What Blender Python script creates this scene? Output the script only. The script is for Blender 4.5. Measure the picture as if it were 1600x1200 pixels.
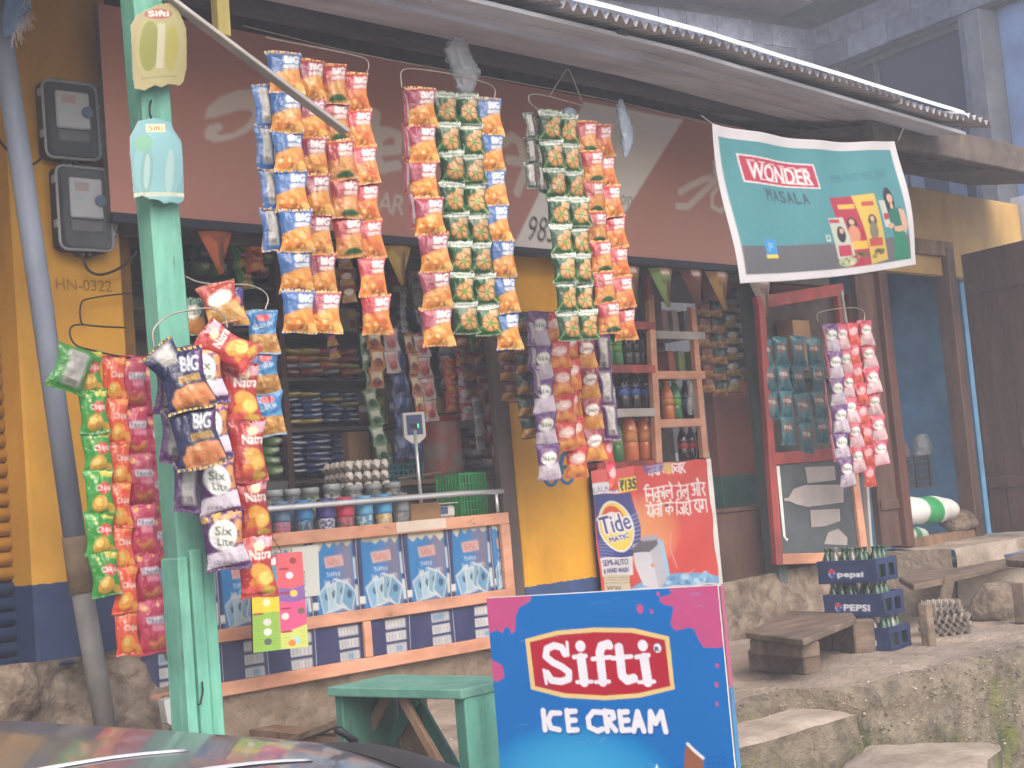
import bpy, bmesh, math, random
import numpy as np
from mathutils import Vector, Matrix, noise as mnoise
random.seed(7); np.random.seed(7)
R = math.radians
sc = bpy.context.scene
for o in list(bpy.data.objects): bpy.data.objects.remove(o)
COL = sc.collection
# ---------------------------------------------------------------- camera
# X runs along the shop front (to the right, receding), Y into the shop, Z up; road at z=-0.4
CAM = Vector((0.0, -6.1, 1.6)); FPX = 2300.0
_X = Vector((2350, -15, 2300)).normalized()
_Z = Vector((-2431, -28600, 2300)); _Z = (_Z - _X * _Z.dot(_X)).normalized()
_Y = _Z.cross(_X)
cd = bpy.data.cameras.new('camera'); co = bpy.data.objects.new('camera', cd); COL.objects.link(co)
cd.sensor_width = 36; cd.lens = FPX / 1600 * 36; cd.clip_start = .05; cd.clip_end = 500
rt = Vector((_X.x, _Y.x, _Z.x)); up = -Vector((_X.y, _Y.y, _Z.y)); bk = -Vector((_X.z, _Y.z, _Z.z))
co.matrix_world = Matrix(((rt.x, up.x, bk.x, CAM.x), (rt.y, up.y, bk.y, CAM.y), (rt.z, up.z, bk.z, CAM.z), (0, 0, 0, 1)))
sc.camera = co
# ---------------------------------------------------------------- light
SUN_EL, SUN_AZ = R(42), R(200)        # azimuth clockwise from +Y; the sun stands behind the camera, a little to the left
w = bpy.data.worlds.new('World'); sc.world = w; w.use_nodes = True
nt = w.node_tree; sky = nt.nodes.new('ShaderNodeTexSky'); sky.sky_type = 'NISHITA'; sky.sun_disc = False
sky.sun_elevation = SUN_EL; sky.sun_rotation = SUN_AZ; sky.air_density = 1.0; sky.dust_density = 4.0; sky.ozone_density = 1.0
bg = nt.nodes['Background']; nt.links.new(sky.outputs[0], bg.inputs[0]); bg.inputs[1].default_value = 0.15
sl = bpy.data.lights.new('sun', 'SUN'); sl.energy = 0.75; sl.angle = R(50); sl.color = (1, .95, .88)
so = bpy.data.objects.new('sun', sl); COL.objects.link(so)
sd = Vector((math.sin(SUN_AZ) * math.cos(SUN_EL), math.cos(SUN_AZ) * math.cos(SUN_EL), math.sin(SUN_EL)))
so.rotation_euler = sd.to_track_quat('Z', 'Y').to_euler(); so.location = (0, -5, 20)
sc.view_settings.view_transform = 'Standard'; sc.view_settings.look = 'None'; sc.view_settings.gamma = 1
sc.view_settings.exposure = 1.17
# ---------------------------------------------------------------- helpers
def ray(u, v):
    d = Vector((u - 800, v - 600, FPX)); return Vector((d.dot(_X), d.dot(_Y), d.dot(_Z)))
def P(u, v, Y=0.0):                    # the point of the plane y=Y seen there
    d = ray(u, v); return CAM + d * ((Y - CAM.y) / d.y)
def PX(u, v, X):
    d = ray(u, v); return CAM + d * ((X - CAM.x) / d.x)
def PZ(u, v, Z):
    d = ray(u, v); return CAM + d * ((Z - CAM.z) / d.z)
def PD(u, v, z):                       # at distance z along the view axis
    return CAM + ray(u, v) * (z / FPX)
def lin(c):
    return tuple((x / 12.92 if x <= .04045 else ((x + .055) / 1.055) ** 2.4) for x in c)
def H(h):
    h = h.lstrip('#'); return lin(tuple(int(h[i:i + 2], 16) / 255 for i in (0, 2, 4)))
def N3(p, s=1.0, oct=3):
    return mnoise.fractal(Vector(p) * s, 1.0, 2.0, oct)
class MB:
    def __init__(s): s.v = []; s.f = []
    def quad(s, a, b, c, d):
        n = len(s.v); s.v += [tuple(a), tuple(b), tuple(c), tuple(d)]; s.f.append((n, n + 1, n + 2, n + 3)); return s
    def hexa(s, p):                    # 8 points: bottom 4 ccw, top 4
        n = len(s.v); s.v += [tuple(q) for q in p]
        for f in ((3, 2, 1, 0), (4, 5, 6, 7), (0, 1, 5, 4), (1, 2, 6, 5), (2, 3, 7, 6), (3, 0, 4, 7)): s.f.append(tuple(n + i for i in f))
        return s
    def ob(s, o, a, b, c):             # box from a corner and three edges
        o, a, b, c = Vector(o), Vector(a), Vector(b), Vector(c)
        if a.cross(b).dot(c) < 0: a, b = b, a
        return s.hexa([o, o + a, o + a + b, o + b, o + c, o + a + c, o + a + b + c, o + b + c])
    def box(s, x0, x1, y0, y1, z0, z1):
        return s.ob((x0, y0, z0), (x1 - x0, 0, 0), (0, y1 - y0, 0), (0, 0, z1 - z0))
    def bar(s, p, q, wd, ht, upv=(0, 0, 1)):   # a plank from p to q
        p, q = Vector(p), Vector(q); d = q - p; sd_ = d.cross(Vector(upv)).normalized() * wd; u_ = sd_.cross(d).normalized() * ht
        return s.ob(p - sd_ / 2 - u_ / 2, d, sd_, u_)
    def tube(s, pts, r, n=6, cap=True, closed=False):
        pts = [Vector(p) for p in pts]; m = len(pts); b = len(s.v); prev = None
        rr = r if hasattr(r, '__len__') else [r] * m
        for i, p in enumerate(pts):
            if closed: t = pts[(i + 1) % m] - pts[i - 1]
            else: t = pts[min(i + 1, m - 1)] - pts[max(i - 1, 0)]
            t.normalize()
            a = prev if prev else (Vector((0, 0, 1)) if abs(t.z) < .9 else Vector((1, 0, 0)))
            x = (a - t * a.dot(t)).normalized(); prev = x; y = t.cross(x)
            for k in range(n):
                an = 2 * math.pi * k / n; s.v.append(tuple(p + (x * math.cos(an) + y * math.sin(an)) * rr[i]))
        for i in range(m if closed else m - 1):
            for k in range(n):
                j = (i + 1) % m
                s.f.append((b + i * n + k, b + i * n + (k + 1) % n, b + j * n + (k + 1) % n, b + j * n + k))
        if cap and not closed:
            s.f.append(tuple(b + k for k in range(n))[::-1]); s.f.append(tuple(b + (m - 1) * n + k for k in range(n)))
        return s
    def lathe(s, prof, n=14, o=(0, 0, 0), ax=None):   # (radius, height) list, open profile closed by caps
        b = len(s.v); o = Vector(o); q = Vector((0, 0, 1)).rotation_difference(Vector(ax).normalized()) if ax is not None else None
        for r_, h_ in prof:
            for k in range(n):
                an = 2 * math.pi * k / n; p = Vector((r_ * math.cos(an), r_ * math.sin(an), h_))
                if q: p = q @ p
                s.v.append(tuple(o + p))
        for i in range(len(prof) - 1):
            for k in range(n): s.f.append((b + i * n + k, b + i * n + (k + 1) % n, b + (i + 1) * n + (k + 1) % n, b + (i + 1) * n + k))
        s.f.append(tuple(b + k for k in range(n))[::-1]); s.f.append(tuple(b + (len(prof) - 1) * n + k for k in range(n)))
        return s
    def prism(s, pts, ext):            # planar outline extruded by a vector
        n = len(s.v); m = len(pts); ext = Vector(ext); pts = [Vector(p) for p in pts]
        s.v += [tuple(p) for p in pts] + [tuple(p + ext) for p in pts]
        s.f.append(tuple(range(n, n + m))[::-1]); s.f.append(tuple(range(n + m, n + 2 * m)))
        for i in range(m): s.f.append((n + i, n + (i + 1) % m, n + m + (i + 1) % m, n + m + i))
        return s
    def patch(s, nu, nv, fn):          # grid surface from a function of (u, v)
        b = len(s.v)
        for j in range(nv + 1):
            for i in range(nu + 1): s.v.append(tuple(fn(i / nu, j / nv)))
        for j in range(nv):
            for i in range(nu): s.f.append((b + j * (nu + 1) + i, b + j * (nu + 1) + i + 1, b + (j + 1) * (nu + 1) + i + 1, b + (j + 1) * (nu + 1) + i))
        return s
    def mesh(s, name, smooth=False, bevel=0):
        me = bpy.data.meshes.new(name); me.from_pydata(s.v, [], s.f)
        if bevel:
            bm = bmesh.new(); bm.from_mesh(me); bmesh.ops.remove_doubles(bm, verts=bm.verts, dist=1e-6)
            bmesh.ops.bevel(bm, geom=list(bm.edges), offset=bevel, segments=1, affect='EDGES', profile=.5); bm.to_mesh(me); bm.free()
        if smooth: me.polygons.foreach_set('use_smooth', [True] * len(me.polygons))
        me.update(); return me
    def build(s, name, m, parent=None, smooth=False, bevel=0):
        return OBJ(name, s.mesh(name, smooth, bevel), m, parent)
def OBJ(name, me, m, parent=None):
    o = bpy.data.objects.new(name, me); COL.objects.link(o)
    if m is not None and not me.materials: me.materials.append(m)
    if parent is not None:
        o.parent = parent          # parts are built in world coordinates
        if parent.type == 'EMPTY': o.matrix_parent_inverse = Matrix.Translation(-parent.location)
    return o
def tag(o, label=None, cat=None, group=None, kind=None):
    for k, x in (('label', label), ('category', cat), ('group', group), ('kind', kind)):
        if x: o[k] = x
    return o
def thing(name, label, cat, loc, group=None):
    o = bpy.data.objects.new(name, None); COL.objects.link(o); o.location = Vector(loc); o.empty_display_size = .05
    return tag(o, label, cat, group)
def struct(o): o['kind'] = 'structure'; return o
# ---------------------------------------------------------------- materials
def nodes(name):
    m = bpy.data.materials.new(name); m.use_nodes = True; t = m.node_tree
    return m, t, t.nodes['Principled BSDF']
def mat(name, col, rough=.75, var=.18, scale=6., bump=.15, col2=None, spec=.3, metal=0., stretch=(1, 1, 1), bscale=None, coat=0., detail=6, dist=.02, lo=.35, hi=.7, dirt=.25):
    m, t, b = nodes(name); N = t.nodes; L = t.links
    geo = N.new('ShaderNodeNewGeometry'); mp = N.new('ShaderNodeMapping'); mp.inputs['Scale'].default_value = stretch
    L.new(geo.outputs['Position'], mp.inputs[0])
    n1 = N.new('ShaderNodeTexNoise'); n1.inputs['Scale'].default_value = scale; n1.inputs['Detail'].default_value = detail; n1.inputs['Roughness'].default_value = .62
    L.new(mp.outputs[0], n1.inputs[0])
    cr = N.new('ShaderNodeValToRGB'); e = cr.color_ramp.elements
    c2 = col2 if col2 else tuple(x * (1 - var) for x in col); c1 = col if col2 else tuple(min(1, x * (1 + var * .5)) for x in col)
    e[0].position = lo; e[1].position = hi; e[0].color = (*c2, 1); e[1].color = (*c1, 1)
    L.new(n1.outputs[0], cr.inputs[0])
    out = cr.outputs[0]
    if dirt:
        n3 = N.new('ShaderNodeTexNoise'); n3.inputs['Scale'].default_value = 1.7; n3.inputs['Detail'].default_value = 8; L.new(geo.outputs['Position'], n3.inputs[0])
        r3 = N.new('ShaderNodeMapRange'); r3.inputs[1].default_value = .35; r3.inputs[2].default_value = .62; r3.inputs[3].default_value = 1 - dirt; r3.inputs[4].default_value = 1
        L.new(n3.outputs[0], r3.inputs[0]); mx = N.new('ShaderNodeMix'); mx.data_type = 'RGBA'; mx.blend_type = 'MULTIPLY'; mx.inputs[0].default_value = 1
        L.new(out, mx.inputs[6]); L.new(r3.outputs[0], mx.inputs[7]); out = mx.outputs[2]
    L.new(out, b.inputs['Base Color'])
    b.inputs['Roughness'].default_value = rough; b.inputs['Specular IOR Level'].default_value = spec; b.inputs['Metallic'].default_value = metal
    b.inputs['Coat Weight'].default_value = coat
    if bump:
        n2 = N.new('ShaderNodeTexNoise'); n2.inputs['Scale'].default_value = bscale or scale * 3; n2.inputs['Detail'].default_value = 5; L.new(mp.outputs[0], n2.inputs[0])
        bp = N.new('ShaderNodeBump'); bp.inputs['Strength'].default_value = bump; bp.inputs['Distance'].default_value = dist
        L.new(n2.outputs[0], bp.inputs['Height']); L.new(bp.outputs[0], b.inputs['Normal'])
    return m
def printmat(name, rough=.4, spec=.5, bump=.0, bscale=18, dist=.01, gain=1., coat=0., metal=0., rnd=0., sat=1.):   # printed colours stored on the mesh points
    m, t, b = nodes(name); N = t.nodes; L = t.links
    a = N.new('ShaderNodeAttribute'); a.attribute_name = 'Col'
    oi = N.new('ShaderNodeObjectInfo'); hv = N.new('ShaderNodeHueSaturation'); mr = N.new('ShaderNodeMapRange'); mr.inputs[3].default_value = 1 - rnd; mr.inputs[4].default_value = 1 + rnd * .6
    L.new(oi.outputs['Random'], mr.inputs[0]); L.new(mr.outputs[0], hv.inputs['Value']); hv.inputs['Saturation'].default_value = sat; L.new(a.outputs['Color'], hv.inputs['Color']); L.new(hv.outputs[0], b.inputs['Base Color'])
    b.inputs['Roughness'].default_value = rough; b.inputs['Specular IOR Level'].default_value = spec; b.inputs['Coat Weight'].default_value = coat; b.inputs['Metallic'].default_value = metal
    b.inputs['Coat Roughness'].default_value = .15
    if bump:
        geo = N.new('ShaderNodeNewGeometry'); n2 = N.new('ShaderNodeTexNoise'); n2.inputs['Scale'].default_value = bscale; n2.inputs['Detail'].default_value = 3; L.new(geo.outputs['Position'], n2.inputs[0])
        bp = N.new('ShaderNodeBump'); bp.inputs['Strength'].default_value = bump; bp.inputs['Distance'].default_value = dist
        L.new(n2.outputs[0], bp.inputs['Height']); L.new(bp.outputs[0], b.inputs['Normal'])
    return m
def glassmat(name, col=(.8, .85, .85), alpha=.25, rough=.08):    # thin clear plastic / glass
    m, t, b = nodes(name); N = t.nodes; L = t.links
    b.inputs['Base Color'].default_value = (*col, 1); b.inputs['Roughness'].default_value = rough; b.inputs['Specular IOR Level'].default_value = .7
    tr = N.new('ShaderNodeBsdfTransparent'); tr.inputs[0].default_value = (.93, .95, .95, 1); mx = N.new('ShaderNodeMixShader'); mx.inputs[0].default_value = alpha
    L.new(tr.outputs[0], mx.inputs[1]); L.new(b.outputs[0], mx.inputs[2]); L.new(mx.outputs[0], N['Material Output'].inputs[0])
    return m
def paintwall(name, top, base, zsplit, slope=0.0):         # emulsion with a darker painted plinth
    m, t, b = nodes(name); N = t.nodes; L = t.links
    geo = N.new('ShaderNodeNewGeometry'); sx = N.new('ShaderNodeSeparateXYZ'); L.new(geo.outputs['Position'], sx.inputs[0])
    n1 = N.new('ShaderNodeTexNoise'); n1.inputs['Scale'].default_value = 3.; n1.inputs['Detail'].default_value = 8; n1.inputs['Roughness'].default_value = .65; L.new(geo.outputs['Position'], n1.inputs[0])
    def ramp(c, d, lo=.35, hi=.65):
        cr = N.new('ShaderNodeValToRGB'); e = cr.color_ramp.elements; e[0].position = lo; e[1].position = hi; e[0].color = (*d, 1); e[1].color = (*c, 1); L.new(n1.outputs[0], cr.inputs[0]); return cr.outputs[0]
    ca = ramp(top, tuple(x * k for x, k in zip(top, (.86, .8, .7)))); cb = ramp(base, tuple(x * .6 for x in base))
    n2 = N.new('ShaderNodeTexNoise'); n2.inputs['Scale'].default_value = 25; L.new(geo.outputs['Position'], n2.inputs[0])
    ma = N.new('ShaderNodeMath'); ma.operation = 'MULTIPLY_ADD'; ma.inputs[1].default_value = .02; L.new(n2.outputs[0], ma.inputs[0]); L.new(sx.outputs[2], ma.inputs[2])
    gt = N.new('ShaderNodeMath'); gt.operation = 'GREATER_THAN'; gt.inputs[1].default_value = zsplit + .01; L.new(ma.outputs[0], gt.inputs[0])
    mx = N.new('ShaderNodeMix'); mx.data_type = 'RGBA'; L.new(gt.outputs[0], mx.inputs[0]); L.new(cb, mx.inputs[6]); L.new(ca, mx.inputs[7])
    # scuffs and rain streaks of grime
    mp = N.new('ShaderNodeMapping'); mp.inputs['Scale'].default_value = (4, 4, 1.6); L.new(geo.outputs['Position'], mp.inputs[0])
    n3 = N.new('ShaderNodeTexNoise'); n3.inputs['Scale'].default_value = 1.; n3.inputs['Detail'].default_value = 7; L.new(mp.outputs[0], n3.inputs[0])
    r3 = N.new('ShaderNodeMapRange'); r3.inputs[1].default_value = .36; r3.inputs[2].default_value = .55; r3.inputs[3].default_value = .72; r3.inputs[4].default_value = 1; L.new(n3.outputs[0], r3.inputs[0])
    m2 = N.new('ShaderNodeMix'); m2.data_type = 'RGBA'; m2.blend_type = 'MULTIPLY'; m2.inputs[0].default_value = .65; L.new(mx.outputs[2], m2.inputs[6]); L.new(r3.outputs[0], m2.inputs[7])
    L.new(m2.outputs[2], b.inputs['Base Color']); b.inputs['Roughness'].default_value = .62; b.inputs['Specular IOR Level'].default_value = .3
    bp = N.new('ShaderNodeBump'); bp.inputs['Strength'].default_value = .25; bp.inputs['Distance'].default_value = .015; L.new(n1.outputs[0], bp.inputs['Height']); L.new(bp.outputs[0], b.inputs['Normal'])
    return m
def chipped(name, col, col2, under='#6f5a48', rough=.5, stretch=(1, 1, .22), amount=.6, scale=7):   # old paint, worn through to the wood in places
    m, t, b = nodes(name); N = t.nodes; L = t.links
    geo = N.new('ShaderNodeNewGeometry'); mp = N.new('ShaderNodeMapping'); mp.inputs['Scale'].default_value = stretch; L.new(geo.outputs['Position'], mp.inputs[0])
    def ns(sc_, det=7, src=mp.outputs[0], ro=.65): n = N.new('ShaderNodeTexNoise'); n.inputs['Scale'].default_value = sc_; n.inputs['Detail'].default_value = det; n.inputs['Roughness'].default_value = ro; L.new(src, n.inputs[0]); return n.outputs[0]
    n1 = ns(scale); cr = N.new('ShaderNodeValToRGB'); e = cr.color_ramp.elements; e[0].position = .36; e[1].position = .6; e[0].color = (*H(col2), 1); e[1].color = (*H(col), 1); L.new(n1, cr.inputs[0])
    n2 = ns(scale * 2.6, 9, mp.outputs[0], .72); r2 = N.new('ShaderNodeMapRange'); r2.inputs[1].default_value = amount; r2.inputs[2].default_value = amount + .035; L.new(n2, r2.inputs[0])
    mx = N.new('ShaderNodeMix'); mx.data_type = 'RGBA'; L.new(r2.outputs[0], mx.inputs[0]); L.new(cr.outputs[0], mx.inputs[6]); mx.inputs[7].default_value = (*H(under), 1)
    n3 = ns(2.2, 9, geo.outputs['Position']); r3 = N.new('ShaderNodeMapRange'); r3.inputs[1].default_value = .36; r3.inputs[2].default_value = .56; r3.inputs[3].default_value = .68; r3.inputs[4].default_value = 1; L.new(n3, r3.inputs[0])
    m2 = N.new('ShaderNodeMix'); m2.data_type = 'RGBA'; m2.blend_type = 'MULTIPLY'; m2.inputs[0].default_value = 1; L.new(mx.outputs[2], m2.inputs[6]); L.new(r3.outputs[0], m2.inputs[7])
    L.new(m2.outputs[2], b.inputs['Base Color']); rr_ = N.new('ShaderNodeMapRange'); rr_.inputs[3].default_value = rough; rr_.inputs[4].default_value = .9; L.new(r2.outputs[0], rr_.inputs[0]); L.new(rr_.outputs[0], b.inputs['Roughness'])
    n4 = ns(scale * 5, 5); ad = N.new('ShaderNodeMath'); ad.operation = 'MULTIPLY_ADD'; ad.inputs[1].default_value = -.8; L.new(r2.outputs[0], ad.inputs[0]); L.new(n4, ad.inputs[2])
    bp = N.new('ShaderNodeBump'); bp.inputs['Strength'].default_value = .45; bp.inputs['Distance'].default_value = .008; L.new(ad.outputs[0], bp.inputs['Height']); L.new(bp.outputs[0], b.inputs['Normal'])
    return m
W = {}
W['mud'] = mat('mud_plaster', H('#988674'), .95, scale=5, bump=.9, col2=H('#736352'), bscale=14, dist=.04)
W['concrete'] = mat('old_concrete', H('#b0a294'), .92, scale=4, bump=.5, col2=H('#8a7c6d'), bscale=22, dist=.03)
W['dirt'] = mat('trodden_dirt', H('#a8998a'), .97, scale=3.5, bump=.9, col2=H('#85776a'), bscale=30, dist=.02)
W['asphalt'] = mat('pale_bounce_road', H('#a39c92'), .9, scale=10, bump=.4, bscale=80)  # unseen road, made pale to throw light up under the roof
W['rock'] = mat('rock', H('#a08f7e'), .95, scale=7, bump=1., col2=H('#574a3e'), bscale=12, dist=.05)
W['stone_clad'] = mat('stone_cladding', H('#8d94a6'), .8, scale=9, bump=.4, col2=H('#6a7182'))
W['orange_wood'] = chipped('orange_painted_wood', '#c99377', '#b37a5c', '#9a7a5e', .6, (.3, 1, 1), .64)
W['red_wood'] = chipped('red_painted_wood', '#a5433b', '#7d352f', '#6a5044', .55, (1, 1, .3), .63)
W['green_wood'] = chipped('green_painted_wood', '#6da994', '#4f8c7a', '#5a7468', .5, (1, 1, .2), .65)
W['mint_wood'] = chipped('mint_painted_wood', '#74b59f', '#569a86', '#7a8d80', .45, (1.4, 1.4, .16), .62)
W['dkgreen_wood'] = chipped('dark_green_wood', '#3f7263', '#35584d', '#5a4a3a', .6, (1, 1, .25), .58)
W['bare_wood'] = mat('bare_wood', H('#96785f'), .8, scale=12, bump=.35, col2=H('#6b5442'), stretch=(1, 1, .2))
W['grey_wood'] = mat('weathered_wood', H('#8b7868'), .9, scale=10, bump=.5, col2=H('#5a4c40'), stretch=(.3, 1, 1))
W['brown_wood'] = mat('dark_brown_wood', H('#6b5045'), .55, scale=9, bump=.3, col2=H('#4b382f'), stretch=(1, 1, .2))
W['dark_wood'] = mat('smoky_dark_wood', H('#6b5f57'), .85, scale=9, bump=.3, col2=H('#4d443e'))
W['roof_under'] = mat('veil_lifted_boards', H('#dde2ef'), .85, scale=3, bump=.3, col2=H('#bcc0cc'), stretch=(.3, 2, 1))  # blue-white colour lifts the underside, standing in for lens veil
W['roof_under2'] = mat('grey_ply_board', H('#d6dbe8'), .85, scale=2, bump=.2, col2=H('#b8bcc8'), stretch=(.3, 2, 1))  # same veil-lifted pale colour as the boards
W['beam_grey'] = mat('grey_beam', H('#5c5a5d'), .85, scale=5, bump=.3, col2=H('#434145'), stretch=(.3, 2, 2))
W['tin'] = mat('corrugated_tin', H('#c9c8ca'), .45, scale=3, bump=.1, col2=H('#a59c98'), metal=.25)
W['tin_edge'] = mat('tin_edge_weathered', H('#c2b5ae'), .5, scale=6, bump=.1, col2=H('#8a7468'), metal=.4)
W['white_metal'] = mat('white_flashing', H('#d9d9dc'), .4, scale=5, bump=.05)
W['pipe'] = mat('grey_pvc_pipe', H('#8b94a5'), .45, scale=6, bump=.06, col2=H('#737c8e'), stretch=(1, 1, .2))
W['black'] = mat('black_plastic', H('#26262a'), .5, scale=10, bump=.05)
W['dkgrey'] = mat('dark_grey_plastic', H('#3c3d42'), .5, scale=10, bump=.05)
W['wire'] = mat('galvanised_wire', H('#a39c93'), .45, scale=20, bump=0, metal=.5)
W['cable'] = mat('dark_cable', H('#352c26'), .6, scale=20, bump=0)
W['steel'] = mat('steel_rail', H('#dcdde0'), .28, scale=4, bump=.03, metal=.55, dirt=.1)
W['white'] = mat('off_white_plastic', H('#d5d3ce'), .45, scale=8, bump=.03)
W['clear'] = glassmat('clear_plastic')
W['clearjar'] = glassmat('clear_jar_plastic', (.6, .64, .64), .14, .08)
W['blue_inner'] = mat('blue_painted_wall', H('#6496bd'), .7, scale=4, bump=.2, col2=H('#5583a6'))
W['yellow'] = paintwall('yellow_wall_blue_plinth', H('#c39130'), H('#2c3d63'), P(120, 907, 0).z)
W['yellow_pillar'] = paintwall('yellow_pillar_blue_plinth', H('#d29a22'), H('#3a4f7c'), P(870, 910, 0).z)
W['yellow_plain'] = paintwall('yellow_wall', H('#b8975f'), H('#b8975f'), -9)
W['redwall'] = paintwall('red_wall_teal_base', H('#9c5f50'), H('#4f7d76'), P(1150, 742, .46).z)
W['room'] = mat('dim_room_wall', H('#b5ac9c'), .9, scale=3, bump=.2, col2=H('#8f8678'))
W['_redwall'] = mat('red_brown_wall', H('#b07668'), .8, scale=3, bump=.25, col2=H('#95604f'))
W['cardboard'] = mat('cardboard', H('#a17d5a'), .85, scale=6, bump=.1)
W['print'] = printmat('printed_sheet', .5, .35, .12, 9, .02)
W['gloss'] = printmat('glossy_print', .3, .5, .05, 14, .01)
W['foil'] = printmat('foil_packet', .3, .5, .55, 24, .02, rnd=.2, sat=.97)
# ---------------------------------------------------------------- flat print: colours computed per mesh point
_tc = {}
def text_tris(s):
    if s not in _tc:
        cu = bpy.data.curves.new('t', 'FONT'); cu.body = s; cu.resolution_u = 3
        o = bpy.data.objects.new('t', cu); COL.objects.link(o); bpy.context.view_layer.update()
        ev = o.evaluated_get(bpy.context.evaluated_depsgraph_get()); me = ev.to_mesh(); me.calc_loop_triangles()
        v = np.array([x.co[:2] for x in me.vertices], float).reshape(-1, 2); t = np.array([l.vertices[:] for l in me.loop_triangles], int).reshape(-1, 3)
        ev.to_mesh_clear(); bpy.data.objects.remove(o); bpy.data.curves.remove(cu)
        _tc[s] = (v, t)
    return _tc[s]
class CV:
    SS = 3
    def __init__(s, w, h, bg, asp=None):
        s.w, s.h = w, h; s.a = np.empty((h * s.SS, w * s.SS, 3)); s.a[:] = H(bg); s.asp = asp or w / h; s.rng = np.random.RandomState(5)
        yy, xx = np.mgrid[0:h * s.SS, 0:w * s.SS]; s.x = (xx + .5) / (w * s.SS); s.y = (yy + .5) / (h * s.SS)
    def put(s, m, c, k=1.):
        c = np.array(H(c) if isinstance(c, str) else c); mk = (np.clip(m, 0, 1) * k)[..., None]; s.a[:] = s.a * (1 - mk) + c * mk; return s
    def rect(s, x0, y0, x1, y1, c, k=1.): return s.put(((s.x >= x0) & (s.x <= x1) & (s.y >= y0) & (s.y <= y1)) * 1., c, k)
    def ell(s, cx, cy, rx, ry, c, ang=0, k=1., soft=0):
        X, Y = (s.x - cx) * s.asp, s.y - cy; ca, sa = math.cos(R(ang)), math.sin(R(ang)); X, Y = X * ca + Y * sa, -X * sa + Y * ca
        d = (X / (rx * s.asp)) ** 2 + (Y / ry) ** 2
        return s.put(np.clip((1 - d) / soft, 0, 1) if soft else (d < 1) * 1., c, k)
    def inside(s, pts):
        m = np.zeros(s.x.shape, bool); n = len(pts)
        xs = [p[0] for p in pts]; ys = [p[1] for p in pts]
        c0 = max(0, int(min(xs) * s.w * s.SS) - 1); c1 = min(s.w * s.SS, int(max(xs) * s.w * s.SS) + 2); r0 = max(0, int(min(ys) * s.h * s.SS) - 1); r1 = min(s.h * s.SS, int(max(ys) * s.h * s.SS) + 2)
        if c1 <= c0 or r1 <= r0: return m
        x = s.x[r0:r1, c0:c1]; y = s.y[r0:r1, c0:c1]; q = np.zeros(x.shape, bool)
        for i in range(n):
            (ax, ay), (bx, by) = pts[i], pts[(i + 1) % n]
            if ay == by: continue
            q ^= ((ay > y) != (by > y)) & (x < (bx - ax) * (y - ay) / (by - ay) + ax)
        m[r0:r1, c0:c1] = q; return m
    def poly(s, pts, c, k=1.): return s.put(s.inside(pts) * 1., c, k)
    def line(s, pts, wd, c, k=1.):     # wd in canvas heights
        d = np.full(s.x.shape, 9.)
        for (ax, ay), (bx, by) in zip(pts[:-1], pts[1:]):
            ax, bx = ax * s.asp, bx * s.asp; X = s.x * s.asp; l2 = (bx - ax) ** 2 + (by - ay) ** 2 + 1e-12
            t = np.clip(((X - ax) * (bx - ax) + (s.y - ay) * (by - ay)) / l2, 0, 1); d = np.minimum(d, np.hypot(X - ax - t * (bx - ax), s.y - ay - t * (by - ay)))
        return s.put((d < wd / 2) * 1., c, k)
    def text(s, st, x, y, h, c, wd=None, ang=0, bold=0., shear=0., k=1.):   # left, baseline; cap height h and total width wd as fractions
        v, t = text_tris(st)
        if not len(v): return s
        x0, x1 = v[:, 0].min(), v[:, 0].max(); cap = .73 / 1.0
        sy = h / cap; sx = (wd / (x1 - x0)) if wd else sy / s.asp
        vx = (v[:, 0] - x0) * sx + shear * v[:, 1] * sy / s.asp; vy = -v[:, 1] * sy
        if ang:
            ca, sa = math.cos(R(ang)), math.sin(R(ang)); vx, vy = (vx * s.asp * ca + vy * sa) / s.asp, -vx * s.asp * sa + vy * ca
        m = np.zeros(s.x.shape, bool)
        offs = [(0, 0)] if not bold else [(bold * math.cos(q * 1.047) / s.asp, bold * math.sin(q * 1.047)) for q in range(6)] + [(0, 0)]
        for dx, dy in offs:
            for a, b_, c_ in t: m |= s.inside([(x + vx[i] + dx, y + vy[i] + dy) for i in (a, b_, c_)])
        return s.put(m * 1., c, k)
    def blobs(s, n, x0, y0, x1, y1, r0, r1, cols, seed=1, k=1.):
        g = np.random.RandomState(seed)
        for i in range(n):
            s.ell(g.uniform(x0, x1), g.uniform(y0, y1), g.uniform(r0, r1) / s.asp, g.uniform(r0, r1) * .8, cols[g.randint(len(cols))], g.uniform(-50, 50), k)
        return s
    def grad(s, y0, y1, c, k0, k1): t = np.clip((s.y - y0) / (y1 - y0), 0, 1); return s.put((k0 + (k1 - k0) * t) * ((s.y >= y0) & (s.y <= y1)), c)
    def noise(s, amt=.1, seed=3):
        g = np.random.RandomState(seed); s.a *= 1 + amt * (g.rand(s.h * s.SS, s.w * s.SS, 1) - .5) * 2; return s
    def out(s):
        k = s.SS; return np.clip(s.a.reshape(s.h, k, s.w, k, 3).mean((1, 3)), 0, 1)
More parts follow.
